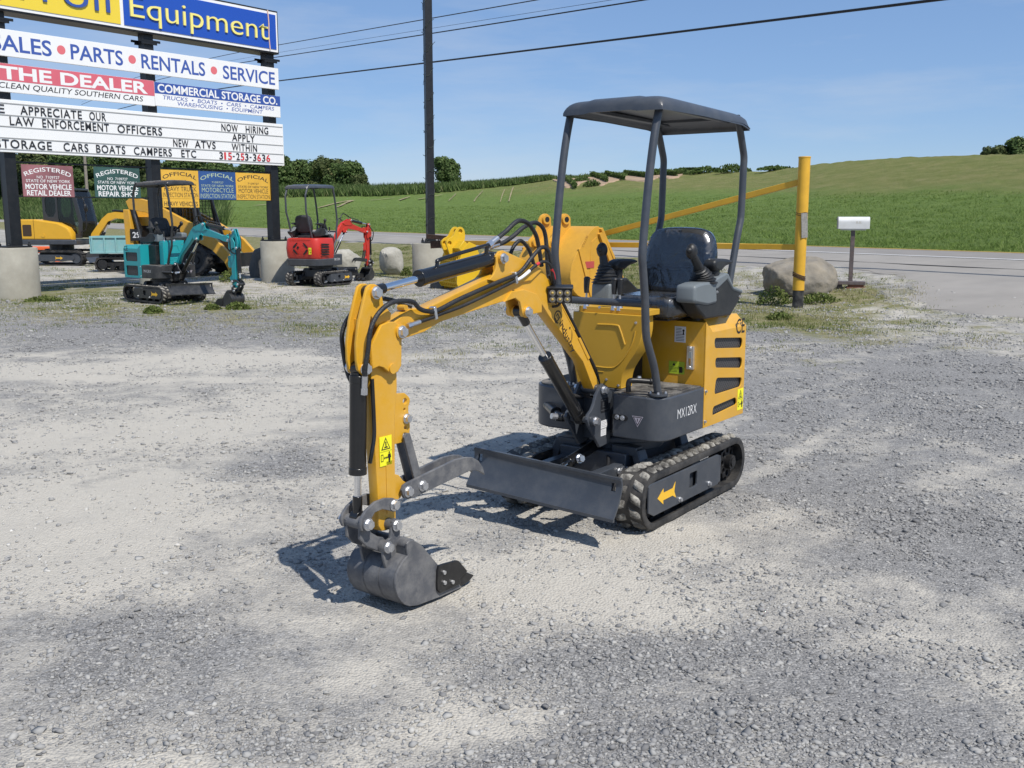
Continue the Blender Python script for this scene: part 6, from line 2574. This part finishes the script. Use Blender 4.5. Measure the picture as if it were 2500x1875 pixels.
def build_pole_and_wires():
    x, y = -2.00, 24.65
    concrete_base(x, y, .455, .94, 'round concrete base carrying the tall black pole')
    t = thing('light_pole', (x, y, gzf(x, y)), R(20), 'tall plain black pole wound with a wire light string on a concrete base', 'pole')
    b = MB()
    post_with_flange(b, 0, .95, 9.2, .170)
    b.build('shaft', BLKP, t, .004)
    b = MB()
    P = []
    for k in range(150):
        z = 1.1 + k * .05
        a = k * .55
        q = .108 / max(abs(math.cos(a)), abs(math.sin(a)))
        P.append((min(max(q * math.cos(a), -.105), .105) * 1.02, min(max(q * math.sin(a), -.105), .105) * 1.04, z + .05 * math.sin(k * 1.7)))
    b.tube(P, .005, 5, 0)
    for k in range(0, 150, 3):
        p = V(*P[k])
        b.tube([p, p * 1.0 + V(p.x * .3, p.y * .3, .03)], .006, 5, 0)
    b.build('light_string', mat('string_wire', (.035, .05, .04), .6), t)
    wood = mat('weathered_wood', (.22, .195, .16), .9, var=.2, vs=6, bump=.3, bs=20)
    px, py = -46.2, 110.0
    t = thing('utility_pole', (px, py, float(hill_z(np.array(px), np.array(py))) - .1), 0, 'weathered wooden utility pole far along the road behind the signboard', 'utility pole')
    b = MB()
    b.cyl((0, 0, -.3), (0, 0, 12.4), .19, .13, 12)
    b.build('shaft', wood, t)
    b = MB()
    b.bar((-1.0, -.9, 11.9), (1.0, .9, 11.9), .10, .12)
    b.build('crossarm', wood, t)
    wire = mat('cable_black', (.012, .012, .013), .6)
    W = [('highest thin black power line above the signboard', (-11.93, 53.92, 10.41), (-3.2, 39.67, 9.01), (.78, 33.18, 8.37), .017),
         ('second black power line from the top', (-11.97, 53.98, 9.82), (-3.21, 39.69, 8.46), (3.59, 28.59, 7.43), .020),
         ('hair thin wire between the two upper power lines', (-11.95, 53.96, 10.07), (-3.21, 39.69, 8.56), (2.5, 30.37, 7.79), .006),
         ('thick black cable, the lowest of the overhead lines', (-12.04, 54.1, 8.62), (-3.23, 39.72, 7.41), (8.39, 20.76, 5.83), .030)]
    for lab, a, m, c, r in W:
        a, m, c = V(*a), V(*m), V(*c)
        # fit a shallow sag through the three points and carry it on both ways
        ta, tm, tcq = a.dot(RD), m.dot(RD), c.dot(RD)
        A = np.array([[q * q, q, 1] for q in (ta, tm, tcq)])
        co = np.linalg.solve(A, np.array([a.z, m.z, c.z]))
        if abs(co[0]) > .0006:
            co1 = np.polyfit([ta, tm, tcq], [a.z, m.z, c.z], 1)
            co = np.array([0, co1[0], co1[1]])
        sN = 18.0
        path = []
        for q in np.linspace(-30, 117, 50):
            p = RN * sN + RD * q
            zz = co[0] * q * q + co[1] * q + co[2]
            if q > ta:
                f = (q - ta) / (117 - ta)
                zz0 = co[0] * ta * ta + co[1] * ta + co[2]
                zz = zz0 + (2 * co[0] * ta + co[1]) * (q - ta) * (1 - .35 * f)
            path.append((p.x, p.y, zz))
        b = MB().tube(path, r, 6, 0)
        o = b.build('power_line', wire)
        tag(o, lab, 'power line', 'power lines along the road')


# ------------------------------------------------------------------ loose excavator buckets
def build_buckets():
    y1 = mat('bucket_yellow_old', (.60, .32, .035), .5, var=.10, vs=2, dust=.22, dc=(.34, .16, .05), ds=7, bump=.1, bs=50)
    y2 = mat('bucket_yellow_bright', (.66, .42, .015), .45, var=.05, vs=3, dust=.1, dc=(.4, .25, .1))
    # large digging bucket, standing on its back, side plate to the camera
    t = thing('excavator_bucket', (1.12, 20.2, .0), R(-133), 'large old yellow digging bucket standing behind the excavator seat', 'bucket')
    W = 1.15
    side = [(-.66, .0), (.25, .0), (.50, .10), (.64, .35), (.62, .62), (.48, .90), (.27, 1.16), (.08, 1.36), (-.06, 1.40), (-.16, 1.34), (-.36, .95), (-.78, .24)]
    sm = chaikin(side[1:9], 1, False)
    side2 = [side[0]] + sm + side[9:]
    for s in (-1, 1):
        b = MB()
        b.plate(side2, xz(s * W / 2), .03)
        b.bar((-.08, s * (W / 2 + .035), 1.27), (-.60, s * (W / 2 + .035), .26), .09, .05, up=(0, 1, 0))
        b.bar((-.10, s * (W / 2 + .03), 1.36), (-.74, s * (W / 2 + .03), .26), .05, .06, up=(0, 1, 0))
        b.bar((.42, s * (W / 2 + .02), .98), (.10, s * (W / 2 + .02), .04), .07, .03, up=(0, 1, 0))
        b.plate([(-.05, .30), (.15, .40), (.12, 1.1), (-.02, 1.2)], xz(s * (W / 2 + .012)), .02)
        b.build('side_plate', y1, t)
    b = MB()
    sh = sm
    b.grid([[V(x, -W / 2 + .01, z), V(x, W / 2 - .01, z)] for x, z in sh])
    b.grid([[V(x * .96, W / 2 - .01, z * .97 + .02), V(x * .96, -W / 2 + .01, z * .97 + .02)] for x, z in sh])
    b.cyl((.0, -W / 2, 1.26), (.0, W / 2, 1.26), .11, n=20)
    b.box((.30, 0, .72), (.04, W - .1, .06))
    b.build('shell', y1, t)
    for yy in (-.36, .06):
        b = MB()
        b.plate(chaikin([(.02, 1.18), (.34, .98), (.56, .98), (.58, 1.10), (.42, 1.24), (.33, 1.46), (.28, 1.60), (.16, 1.66), (.05, 1.60), (.02, 1.42)], 2), xz(yy), .045, [circ(.17, 1.53, .055, 16), circ(.44, 1.08, .05, 16)])
        b.cyl((.17, yy + .023, 1.53), (.17, yy + .06, 1.53), .095, .095, 20)
        b.m(1).cyl((.17, yy + .058, 1.53), (.17, yy + .062, 1.53), .055, n=16)  # black disc stands in for the dark inside of the pin hole
        b.m(0).cyl((.44, yy + .023, 1.08), (.44, yy + .07, 1.08), .085, .085, 20)
        b.build('hanger_ear', [y1, BLACK], t)
    b = MB()
    b.m(0).box((.16, W / 2 + .026, .66), (.22, .006, .13))
    b.box((.10, -W / 2 - .018, .82), (.20, .006, .10))
    b.m(1).text('CAT330', (.36, W / 2 + .0165, 1.02), V(-.5, 0, .85), V(-.85, 0, -.5), .05)
    b.build('maker_label', [mat('label_red_faded', (.45, .07, .06), .5), mat('stamp_dark', (.30, .13, .02), .6)], t)
    t.scale = (1.22, 1.22, 1.0)
    # skeleton bucket
    t = thing('skeleton_bucket', (-1.10, 21.95, 0), R(-148), 'bright yellow skeleton bucket with open grid back standing on its edge', 'bucket')
    W = .80
    for s in (-1, 1):
        b = MB()
        b.plate([(-.30, .02), (.26, .0), (.36, .16), (.34, .55), (.18, .92), (.04, 1.05), (-.12, .98), (-.34, .45)], xz(s * W / 2), .03)
        b.build('side_plate', y2, t)
    b = MB()
    back = chaikin([(-.22, .05), (.24, .03), (.34, .18), (.32, .55), (.22, .80)], 2, False)
    for k in range(9):
        yy = -W / 2 + .06 + k * (W - .12) / 8
        for i in range(len(back) - 1):
            b.bar(V(back[i][0], yy, back[i][1]), V(back[i + 1][0], yy, back[i + 1][1]), .028, .03, up=(0, 1, 0))
    for i in range(1, len(back), 2):
        b.bar(V(back[i][0], -W / 2, back[i][1]), V(back[i][0], W / 2, back[i][1]), .03, .028)
    b.build('grid_back', y2, t)
    b = MB()
    b.box((.12, 0, .90), (.30, W, .22), Matrix.Rotation(R(-40), 3, 'Y'))
    b.build('top_plate', y2, t, .01)
    for yy in (-.11, .11):
        b = MB()
        b.plate(chaikin([(.10, .80), (.34, .70), (.42, .92), (.46, 1.02), (.40, 1.12), (.28, 1.16), (.22, 1.30), (.12, 1.38), (.02, 1.34), (-.02, 1.22), (.0, 1.05)], 2), xz(yy), .04, [circ(.10, 1.27, .05, 14), circ(.37, 1.02, .05, 14)])
        b.cyl((.10, yy - .05, 1.27), (.10, yy - .02, 1.27), .075, n=16)
        b.cyl((.37, yy - .05, 1.02), (.37, yy - .02, 1.02), .075, n=16)
        b.build('hanger_ear', y2, t)
    b = MB()
    b.box((.30, .22, .50), (.10, .26, .16))
    b.build('maker_label', mat('label_red_faded', (.45, .07, .06), .5), t)


# ------------------------------------------------------------------ other machines in the row
def make_round_hood(root, o):
    """rounded rear counterweight body of the red machine"""
    paint, dark = o['paint'], o['dark']
    pl = []
    for cx, cy, a in ((-.50, .30, 90), (-.50, -.25, 180)):
        for i in range(9):
            q = R(a + 90 * i / 8)
            pl.append((cx + .20 * math.cos(q), cy + .17 * math.sin(q)))
    plan = [(-.12, .452)] + [(x, y) for x, y in pl] + [(-.12, -.42)]
    b = MB()
    rows = []
    for z, k in ((.60, .97), (.64, 1.0), (.82, 1.03), (.98, 1.0), (1.03, .97), (1.04, .90)):
        rows.append([V(-.12 + (x + .12) * k, (y - .02) * k + .02, z) for x, y in plan])
    b.grid(rows, closed_v=True)
    b.add(rows[-1], [tuple(range(len(plan)))])
    b.add(rows[0][::-1], [tuple(range(len(plan)))])
    hd = b.build('engine_hood', paint, root, ang=45)
    hd_n = V(-1, 0, 0)
    b = MB()
    U, Zv = V(0, -1, 0), V(0, 0, 1)
    oo = V(-.7235, .02, 0)
    for s in (-1, 1):
        for q in ([(.06, .94), (.10, .94), (.19, .86), (.19, .83), (.15, .83)], [(.19, .80), (.19, .77), (.10, .69), (.06, .69), (.15, .80)]):
            pts = [(s * a, z) for a, z in q]
            b.poly(pts if s > 0 else pts[::-1], oo, U, Zv)
    b.poly(circ(-.06, .84, .03, 14), oo, U, Zv)
    b.poly([(-.30, .995), (.28, .995), (.25, 1.005), (-.27, 1.005)], oo + V(.01, 0, 0), U, Zv)
    # louvres on the right rear corner
    for k in range(5):
        z = .93 - k * .055
        for (x0, y0), (x1, y1) in (((-.60, -.418), (-.33, -.436)),):
            b.add([V(x0 - .012, y0 - .014, z), V(x1, y1 - .012, z - .012), V(x1 + .02, y1 - .012, z - .040), V(x0 + .02, y0 - .020, z - .036)], [(3, 2, 1, 0)])
    for k in range(5):
        z = .93 - k * .055
        b.add([V(-.60, .462, z), V(-.33, .470, z - .012), V(-.31, .470, z - .040), V(-.57, .464, z - .036)], [(0, 1, 2, 3)])
    b.build('louvre', BLACK, hd)
    warn_sticker('warning_sticker', (-.727, -.20, .70), U, Zv, .07, .14, hd)
    b = MB()
    rows = []
    for z, k in ((.44, .93), (.46, 1.0), (.585, 1.035), (.60, 1.0)):
        rows.append([V(-.12 + (x + .12) * k, (y - .02) * k + .02, z) for x, y in plan])
    b.grid(rows, closed_v=True)
    b.add(rows[-1], [tuple(range(len(plan)))])
    b.add(rows[0][::-1], [tuple(range(len(plan)))])
    b.build('counterweight', dark, root, ang=45)


def build_cab_excavator():
    paint = mat('cab_excavator_yellow', (.66, .36, .02), .4, coat=.3, var=.03)
    dark = GREY
    t = thing('cab_excavator', (-14.95, 33.3, .0), R(-6), 'yellow mini excavator with black glazed cab standing behind the maroon sign plate', 'excavator')
    for s in (-1, 1):
        b = MB()
        st = stadium(60, .80, .22, -.80, .22, .20)
        yc = s * .55
        rows = []
        for p, tg, nn in st:
            rows.append([p + nn * .025 + V(0, yc - .13, 0), p + nn * .025 + V(0, yc + .13, 0), p - nn * .02 + V(0, yc + .13, 0), p - nn * .02 + V(0, yc - .13, 0)])
        b.grid(rows, closed_u=True, closed_v=True)
        for k, (p, tg, nn) in enumerate(st):
            if k % 2 == 0:
                b.bar(p + nn * .035 + V(0, yc - .12, 0), p + nn * .035 + V(0, yc + .12, 0), .05, .03, up=nn)
        tr = b.build('track', RUBBER, t)
        b = MB()
        b.plate(chaikin([(-.72, .14), (.70, .14), (.76, .22), (.70, .33), (-.72, .33), (-.78, .22)], 1), xz(yc + s * .12), .03)
        b.cyl((-.80, yc - .1, .22), (-.80, yc + .1, .22), .15, n=20)
        b.cyl((.80, yc - .1, .22), (.80, yc + .1, .22), .15, n=20)
        sp = b.build('side_plate', dark, tr)
        b = MB()
        ar = [(.40, .23), (.32, .28), (.33, .245), (.20, .245), (.16, .285), (.18, .23), (.16, .18), (.20, .215), (.33, .215), (.32, .18)]
        b.prism([(s * -1 * x if s > 0 else x, z) for x, z in ar], (0, yc + s * .136, 0), V(-s, 0, 0), V(0, 0, 1), .002)
        b.build('direction_arrow', DECA, sp)
    b = MB()
    b.box((0, 0, .32), (.9, .8, .2))
    b.cyl((0, 0, .40), (0, 0, .62), .35, n=24)
    b.build('track_frame', BLACK, t)
    b = MB()
    b.box((-.06, 0, .70), (1.75, 1.22, .16))
    b.build('upper_frame', dark, t, .03)
    hood = [(-.98, .78), (-.99, 1.30), (-.93, 1.38), (-.45, 1.38), (.25, 1.28), (.55, 1.14), (.66, .98), (.66, .78)]
    b = MB()
    b.plate(hood, xz(-.45), .30, (), .04)
    b.plate([(-.98, .78), (-.99, 1.30), (-.93, 1.38), (-.35, 1.38), (-.35, .78)], xz(.15), .90, (), .04)
    hd = b.build('engine_hood', paint, t)
    b = MB()
    b.plate(rrect(-.86, .88, -.58, 1.22, .03), xz(-.602), .012)
    b.bar((-.50, -.602, .80), (-.50, -.602, 1.38), .006, .010, up=(0, 1, 0))
    b.build('grille', mat('grille_brown', (.05, .03, .015), .6), hd)
    b = MB()
    b.cyl((-.22, -.60, .90), (-.22, -.612, .90), .06, n=16)
    b.build('fuel_cap', paint, hd)
    # cab
    cabp = [(-.36, 1.36), (-.34, 2.20), (-.28, 2.28), (.56, 2.28), (.66, 2.20), (.86, 1.30), (.80, .80), (-.20, .80)]
    win1 = chaikin([(-.28, 1.45), (-.27, 2.12), (.06, 2.14), (.06, 1.45)], 1)
    win2 = chaikin([(.14, 1.40), (.14, 2.14), (.50, 2.14), (.60, 1.7), (.60, 1.40)], 1)
    cabp = [(-.36, 1.34), (-.35, 2.20), (-.28, 2.27), (.62, 2.27), (.70, 2.20), (.88, 1.32), (.84, .82), (-.10, .82)]
    for y in (-.28, .58):
        b = MB()
        b.plate(cabp, xz(y), .05, [win1, [(.12, 1.42), (.12, 2.16), (.58, 2.16), (.76, 1.34), (.73, .95), (.20, .95)]], .01)
        sd = b.build('cab_side', mat('cab_black', (.030, .032, .036), .4, coat=.2), t)
        b = MB()
        b.plate([(-.30, 1.40), (-.30, 2.2), (.6, 2.2), (.80, 1.32), (.76, .9), (.15, .9), (.15, 1.4)], xz(y), .008)
        b.build('window', GLASS, sd)
    b = MB()
    b.box((.17, .15, 2.27), (.98, .90, .07))
    b.box((-.35, .15, 1.75), (.04, .82, .9))
    b.build('cab_roof', MATS['cab_black'], t, .025)
    b = MB()
    b.bar((.69, .15, 2.2), (.87, .15, 1.32), .80, .012, up=(1, 0, .2))
    b.bar((.87, .15, 1.32), (.84, .15, .84), .80, .012, up=(1, 0, 0))
    b.build('windscreen', GLASS, t)
    b = MB()
    b.box((-.02, .15, 1.25), (.45, .45, .14))
    b.box((-.22, .15, 1.62), (.12, .42, .62))
    b.build('seat', SEATM, t, .04)
    b = MB()
    b.tube([(.84, -.34, 1.0), (1.05, -.38, 1.15), (1.02, -.38, 1.95), (.82, -.34, 2.0)], .018, 8, 4)
    b.ball((1.08, -.40, 1.72), .12, 8, (.4, .7, 1.1))
    b.build('mirror', BLACK, t)
    # boom reaching forward
    b = MB()
    b.plate([(.95, .55), (1.05, .95), (1.42, 1.40), (1.62, 1.56), (1.85, 1.60), (2.55, 1.54), (2.56, 1.40), (2.48, 1.36), (1.85, 1.41), (1.60, 1.31), (1.32, .95), (1.20, .55)], xz(-.05), .17)
    b.plate([(2.42, 1.55), (2.56, 1.60), (2.66, 1.46), (2.64, .62), (2.52, .58), (2.42, 1.33)], xz(-.05), .13)
    b.build('boom', paint, t)
    ram('boom_cylinder', (1.15, -.05, .55), (1.62, -.05, 1.30), .05, .03, .6, t)
    ram('arm_cylinder', (1.75, -.05, 1.64), (2.50, -.05, 1.58), .035, .025, .6, t)
    b = MB()
    b.plate(chaikin([(2.62, .66), (2.80, .40), (2.74, .12), (2.50, .02), (2.20, .06), (2.42, .40), (2.48, .64)], 1), xz(-.05), .42)
    b.build('bucket', BLACK, t)
    b = MB()
    b.grid([[V(1.12 + dx, y, z) for y in (-.66, .66)] for dx, z in ((.10, .10), (.0, .25), (.06, .42))])
    b.bar((.5, -.4, .3), (1.1, -.4, .3), .08, .10)
    b.bar((.5, .4, .3), (1.1, .4, .3), .08, .10)
    b.build('dozer_blade', dark, t)
    t.scale = (1.08,) * 3


def build_dumper():
    teal = mat('dumper_pale_teal', (.20, .42, .44), .5, var=.06, vs=4, dust=.2)
    t = thing('tracked_dumper', (-11.35, 29.3, 0), R(188), 'small tracked dumper with pale teal tipping skip behind the teal excavator', 'dumper')
    for s in (-1, 1):
        b = MB()
        st = stadium(50, .52, .22, -.52, .22, .19)
        yc = s * .33
        rows = []
        for p, tg, nn in st:
            rows.append([p + nn * .025 + V(0, yc - .10, 0), p + nn * .025 + V(0, yc + .10, 0), p - nn * .02 + V(0, yc + .10, 0), p - nn * .02 + V(0, yc - .10, 0)])
        b.grid(rows, closed_u=True, closed_v=True)
        for k, (p, tg, nn) in enumerate(st):
            if k % 2 == 0:
                b.bar(p + nn * .033 + V(0, yc - .095, 0), p + nn * .033 + V(0, yc + .095, 0), .05, .026, up=nn)
        tr = b.build('track', RUBBER, t)
        b = MB()
        b.cyl((-.52, yc - .08, .22), (-.52, yc + .08, .22), .14, n=20)
        b.cyl((.52, yc - .08, .22), (.52, yc + .08, .22), .14, n=20)
        for x in (-.25, 0, .25):
            b.cyl((x, yc - .08, .12), (x, yc + .08, .12), .07, n=14)
        b.box((0, yc, .22), (.9, .08, .10))
        b.build('roller', BLACK, tr)
    b = MB()
    b.box((0, 0, .42), (1.3, .5, .16))
    b.build('frame', BLACK, t, .01)
    b = MB()
    x0, x1, y0, y1, z0, z1 = -.28, .78, -.46, .46, .56, 1.00
    for a, c in (((x0, y0), (x1, y0)), ((x1, y0), (x1, y1)), ((x1, y1), (x0, y1)), ((x0, y1), (x0, y0))):
        b.bar(V(*a, (z0 + z1) / 2), V(*c, (z0 + z1) / 2), .03, z1 - z0)
        L = (V(*c, 0) - V(*a, 0))
        for f in (.03, .35, .65, .97):
            p = V(*a, 0) + L * f
            cen = V((x0 + x1) / 2, 0, 0)
            od = V(L.y, -L.x, 0).normalized() * .025
            b.bar(p + od + V(0, 0, z0), p + od + V(0, 0, z1), .05, .04, up=(1, 0, .1))
        od = V(L.y, -L.x, 0).normalized() * .022
        b.bar(V(*a, z1) + od, V(*c, z1) + od, .05, .05)
        b.bar(V(*a, z0) + od, V(*c, z0) + od, .05, .05)
    b.box(((x0 + x1) / 2, 0, z0), (x1 - x0, y1 - y0, .02))
    b.build('skip', teal, t, .004)
    b = MB()
    b.box((-.33, .0, 1.08), (.05, .98, 1.0))
    b.build('headboard', teal, t, .008)
    b = MB()
    b.box((-.62, 0, .78), (.45, .6, .5))
    b.cyl((-.62, .2, 1.0), (-.62, .2, 1.2), .04, n=10)
    b.build('engine_cover', BLACK, t, .03)
    b = MB()
    b.tube([(-.80, .25, .8), (-.95, .25, 1.1), (-1.12, .25, 1.12)], .016, 8, 3)
    b.tube([(-.80, -.25, .8), (-.95, -.25, 1.1), (-1.12, -.25, 1.12)], .016, 8, 3)
    b.build('handlebar', BLACK, t)


def build_skid_steer():
    paint = mat('skid_steer_yellow', (.60, .32, .025), .45, coat=.15, var=.05, dust=.12)
    t = thing('skid_steer', (-8.98, 27.9, 0), R(-14), 'yellow and black skid steer loader with lowered lift arms behind the teal excavator', 'loader')
    b = MB()
    b.plate([(-1.30, .30), (-1.34, 1.05), (-1.22, 1.25), (.55, 1.25), (.95, .72), (.95, .30)], xz(0), 1.05, (), .03)
    b.build('chassis', BLACK, t)
    b = MB()
    b.plate([(-1.36, .42), (-1.38, 1.66), (-1.20, 1.66), (-1.08, .42)], xz(0), 1.5, (), .03)
    b.box((-1.0, 0, 1.36), (.5, 1.0, .22))
    bd = b.build('engine_cover', paint, t)
    b = MB()
    for s in (-1, 1):
        b.box((-1.02, s * .765, 1.02), (.34, .02, .30))
    b.new().m(1).text('29', (-1.12, -.778, .95), V(1, 0, 0), LZ, .14, .22, bold=.02)
    b.new().m(1).text('29', (-.92, .778, .95), V(-1, 0, 0), LZ, .14, .22, bold=.02)
    b.build('number_band', [BLACK, WHITE], bd)
    b = MB()
    for s in (-1, 1):
        for x0, z0, x1, z1 in ((-.55, 1.25, -.48, 2.05), (.55, 1.2, .42, 2.05), (-.48, 2.05, .42, 2.05), (.55, 1.2, .85, .8), (-.05, 1.25, -.05, 2.05)):
            b.bar((x0, s * .46, z0), (x1, s * .46, z1), .07, .08, up=(0, 1, 0))
        for k in range(11):
            x = -.50 + k * .095
            b.bar((x, s * .46, 1.25), (x, s * .46, 2.03), .010, .012, up=(0, 1, 0))
        for k in range(8):
            z = 1.3 + k * .095
            b.bar((-.5, s * .455, z), (.5, s * .455, z), .010, .012, up=(0, 1, 0))
    b.box((-.03, 0, 2.08), (1.02, 1.0, .07))
    b.bar((.42, -.4, 2.05), (.80, -.4, .85), .05, .05)
    b.bar((.42, .4, 2.05), (.80, .4, .85), .05, .05)
    b.box((-.50, 0, 1.65), (.03, .86, .8))
    b.build('cab', BLACK, t)
    b = MB()
    b.box((-.15, 0, 1.15), (.4, .45, .12))
    b.box((-.32, 0, 1.45), (.1, .42, .5))
    b.build('seat', SEATM, t, .03)
    for s in (-1, 1):
        b = MB()
        b.plate([(-1.30, 1.86), (-1.12, 1.98), (-.60, 1.86), (.55, 1.30), (1.22, .90), (1.55, .55), (1.74, .30), (1.76, .06), (1.56, .05), (1.40, .36), (1.06, .66), (.40, 1.00), (-.72, 1.58), (-1.22, 1.66)], xz(s * .66), .13, (), .012)
        b.build('lift_arm', paint, t)
        ram('lift_cylinder', (-.95, s * .58, .90), (.38, s * .58, 1.16), .05, .03, .6, t)
        b = MB()
        b.bar((-1.2, s * .66, 1.80), (-.95, s * .66, 1.10), .08, .10, up=(0, 1, 0))
        b.build('link', BLACK, t)
        for x in (-.72, .62):
            b = MB()
            rows = []
            for rr, yy in ((.20, -.05), (.24, -.13), (.33, -.15), (.385, -.12), (.40, 0), (.385, .12), (.33, .15), (.24, .13), (.20, .05)):
                rows.append([V(x + rr * math.cos(a), s * .66 + yy, .40 + rr * math.sin(a)) for a in np.linspace(0, 2 * math.pi, 33)[:-1]])
            b.grid(rows, closed_v=True)
            for k in range(18):
                a = 2 * math.pi * k / 18
                nn = V(math.cos(a), 0, math.sin(a))
                b.bar(V(x, s * .66 - .13, .40) + nn * .395, V(x, s * .66 + .02, .40) + V(math.cos(a + .12), 0, math.sin(a + .12)) * .405, .05, .04, up=nn)
                b.bar(V(x, s * .66 + .13, .40) + nn * .395, V(x, s * .66 - .02, .40) + V(math.cos(a + .12), 0, math.sin(a + .12)) * .405, .05, .04, up=nn)
            wh = b.build('wheel', RUBBER, t)
            b = MB()
            b.cyl((x, s * .60, .40), (x, s * .72, .40), .20, n=24)
            b.cyl((x, s * .72, .40), (x, s * .75, .40), .09, n=16)
            b.build('rim', BLACK, wh)
    b = MB()
    b.box((1.66, 0, .40), (.08, 1.3, .34))
    b.build('quick_coupler', BLACK, t, .01)
    b = MB()
    b.box((1.0, .0, .42), (.3, 1.0, .2))
    b.build('front_plate', BLACK, t, .01)
    t.scale = (1.07,) * 3


def build_left_machines():
    om = mat('implement_orange', (.75, .13, .03), .5, var=.05)
    t = thing('orange_implement', (-16.75, 35.6, 0), R(5), 'bright orange implement frame lying behind the tracks of the cab excavator', 'implement')
    b = MB()
    b.box((0, 0, .42), (1.7, .5, .22))
    b.build('frame', om, t, .02)
    b = MB()
    for x in (-.6, .6):
        b.box((x, 0, .15), (.12, .4, .32))
    b.build('leg', om, t, .01)
    # dark saddle under the nearest post: small yellow tracked machine
    ym = mat('small_machine_yellow', (.70, .40, .03), .45)
    t = thing('small_yellow_machine', (-16.0, 29.2, 0), R(10), 'small yellow machine mostly hidden behind a black sign post and concrete base', 'machine')
    b = MB()
    b.plate(chaikin([(-.55, .62), (-.5, 1.0), (-.2, 1.12), (.25, 1.10), (.5, .9), (.55, .62)], 1), xz(0), .7, (), .03)
    b.build('hood', ym, t)
    b = MB()
    b.box((0, 0, .48), (1.2, .5, .24))
    b.build('frame', BLACK, t, .02)
    for s in (-1, 1):
        for x in (-.38, .38):
            b = MB()
            b.cyl((x, s * .30, .30), (x, s * .48, .30), .30, n=24)
            b.build('wheel', RUBBER, t)


# ================================================================== build everything
build_lot()
build_roads()
build_hill()
build_stones()
build_grass()
build_road_grass()
build_corn()
build_trees()
build_shrubs()
build_signboard()
build_pole_and_wires()
build_gate()
build_mailbox()
build_boulders()
build_buckets()
build_cab_excavator()
build_dumper()
build_skid_steer()
build_left_machines()

EXG = 'open mini excavators with canopy on the lot'
mini_excavator('mini_excavator', (.617, 5.542, 0), R(-126.6), 'yellow canopy mini excavator with hydraulic thumb and plastic-wrapped seat on the gravel',
               dict(paint=YEL, cowl=mat('cowl_yellow', (.50, .285, .022), .5, var=.03), dark=GREY, bgrey=GREYB, model='MX12RX', thumb=True, full=True, vents='slots', hood='box'), EXG)
TEAL = mat('teal_paint', (.012, .30, .33), .38, coat=.25, var=.03)
DKB = mat('near_black_paint', (.020, .021, .023), .42, coat=.15, dust=.08)
tl = mini_excavator('mini_excavator', (-6.56, 18.87, 0), R(-37), 'teal canopy mini excavator parked in front of the middle sign post',
                    dict(paint=TEAL, dark=DKB, bgrey=DKB, model='MH12RX', thumb=False, full=False, vents='squares', hood='box'), EXG)
tl.scale = (1.03,) * 3
REDP = mat('red_paint', (.52, .030, .018), .38, coat=.25, var=.03)
rd_ = mini_excavator('mini_excavator', (-4.48, 23.45, 0), R(66), 'red canopy mini excavator parked with its rear outward against a concrete sign base',
                     dict(paint=REDP, cowl=DKB, dark=GREY, bgrey=DKB, model='MX15RX', thumb=True, full=False, vents='slots', hood='round'), EXG)
rd_.scale = (1.06,) * 3
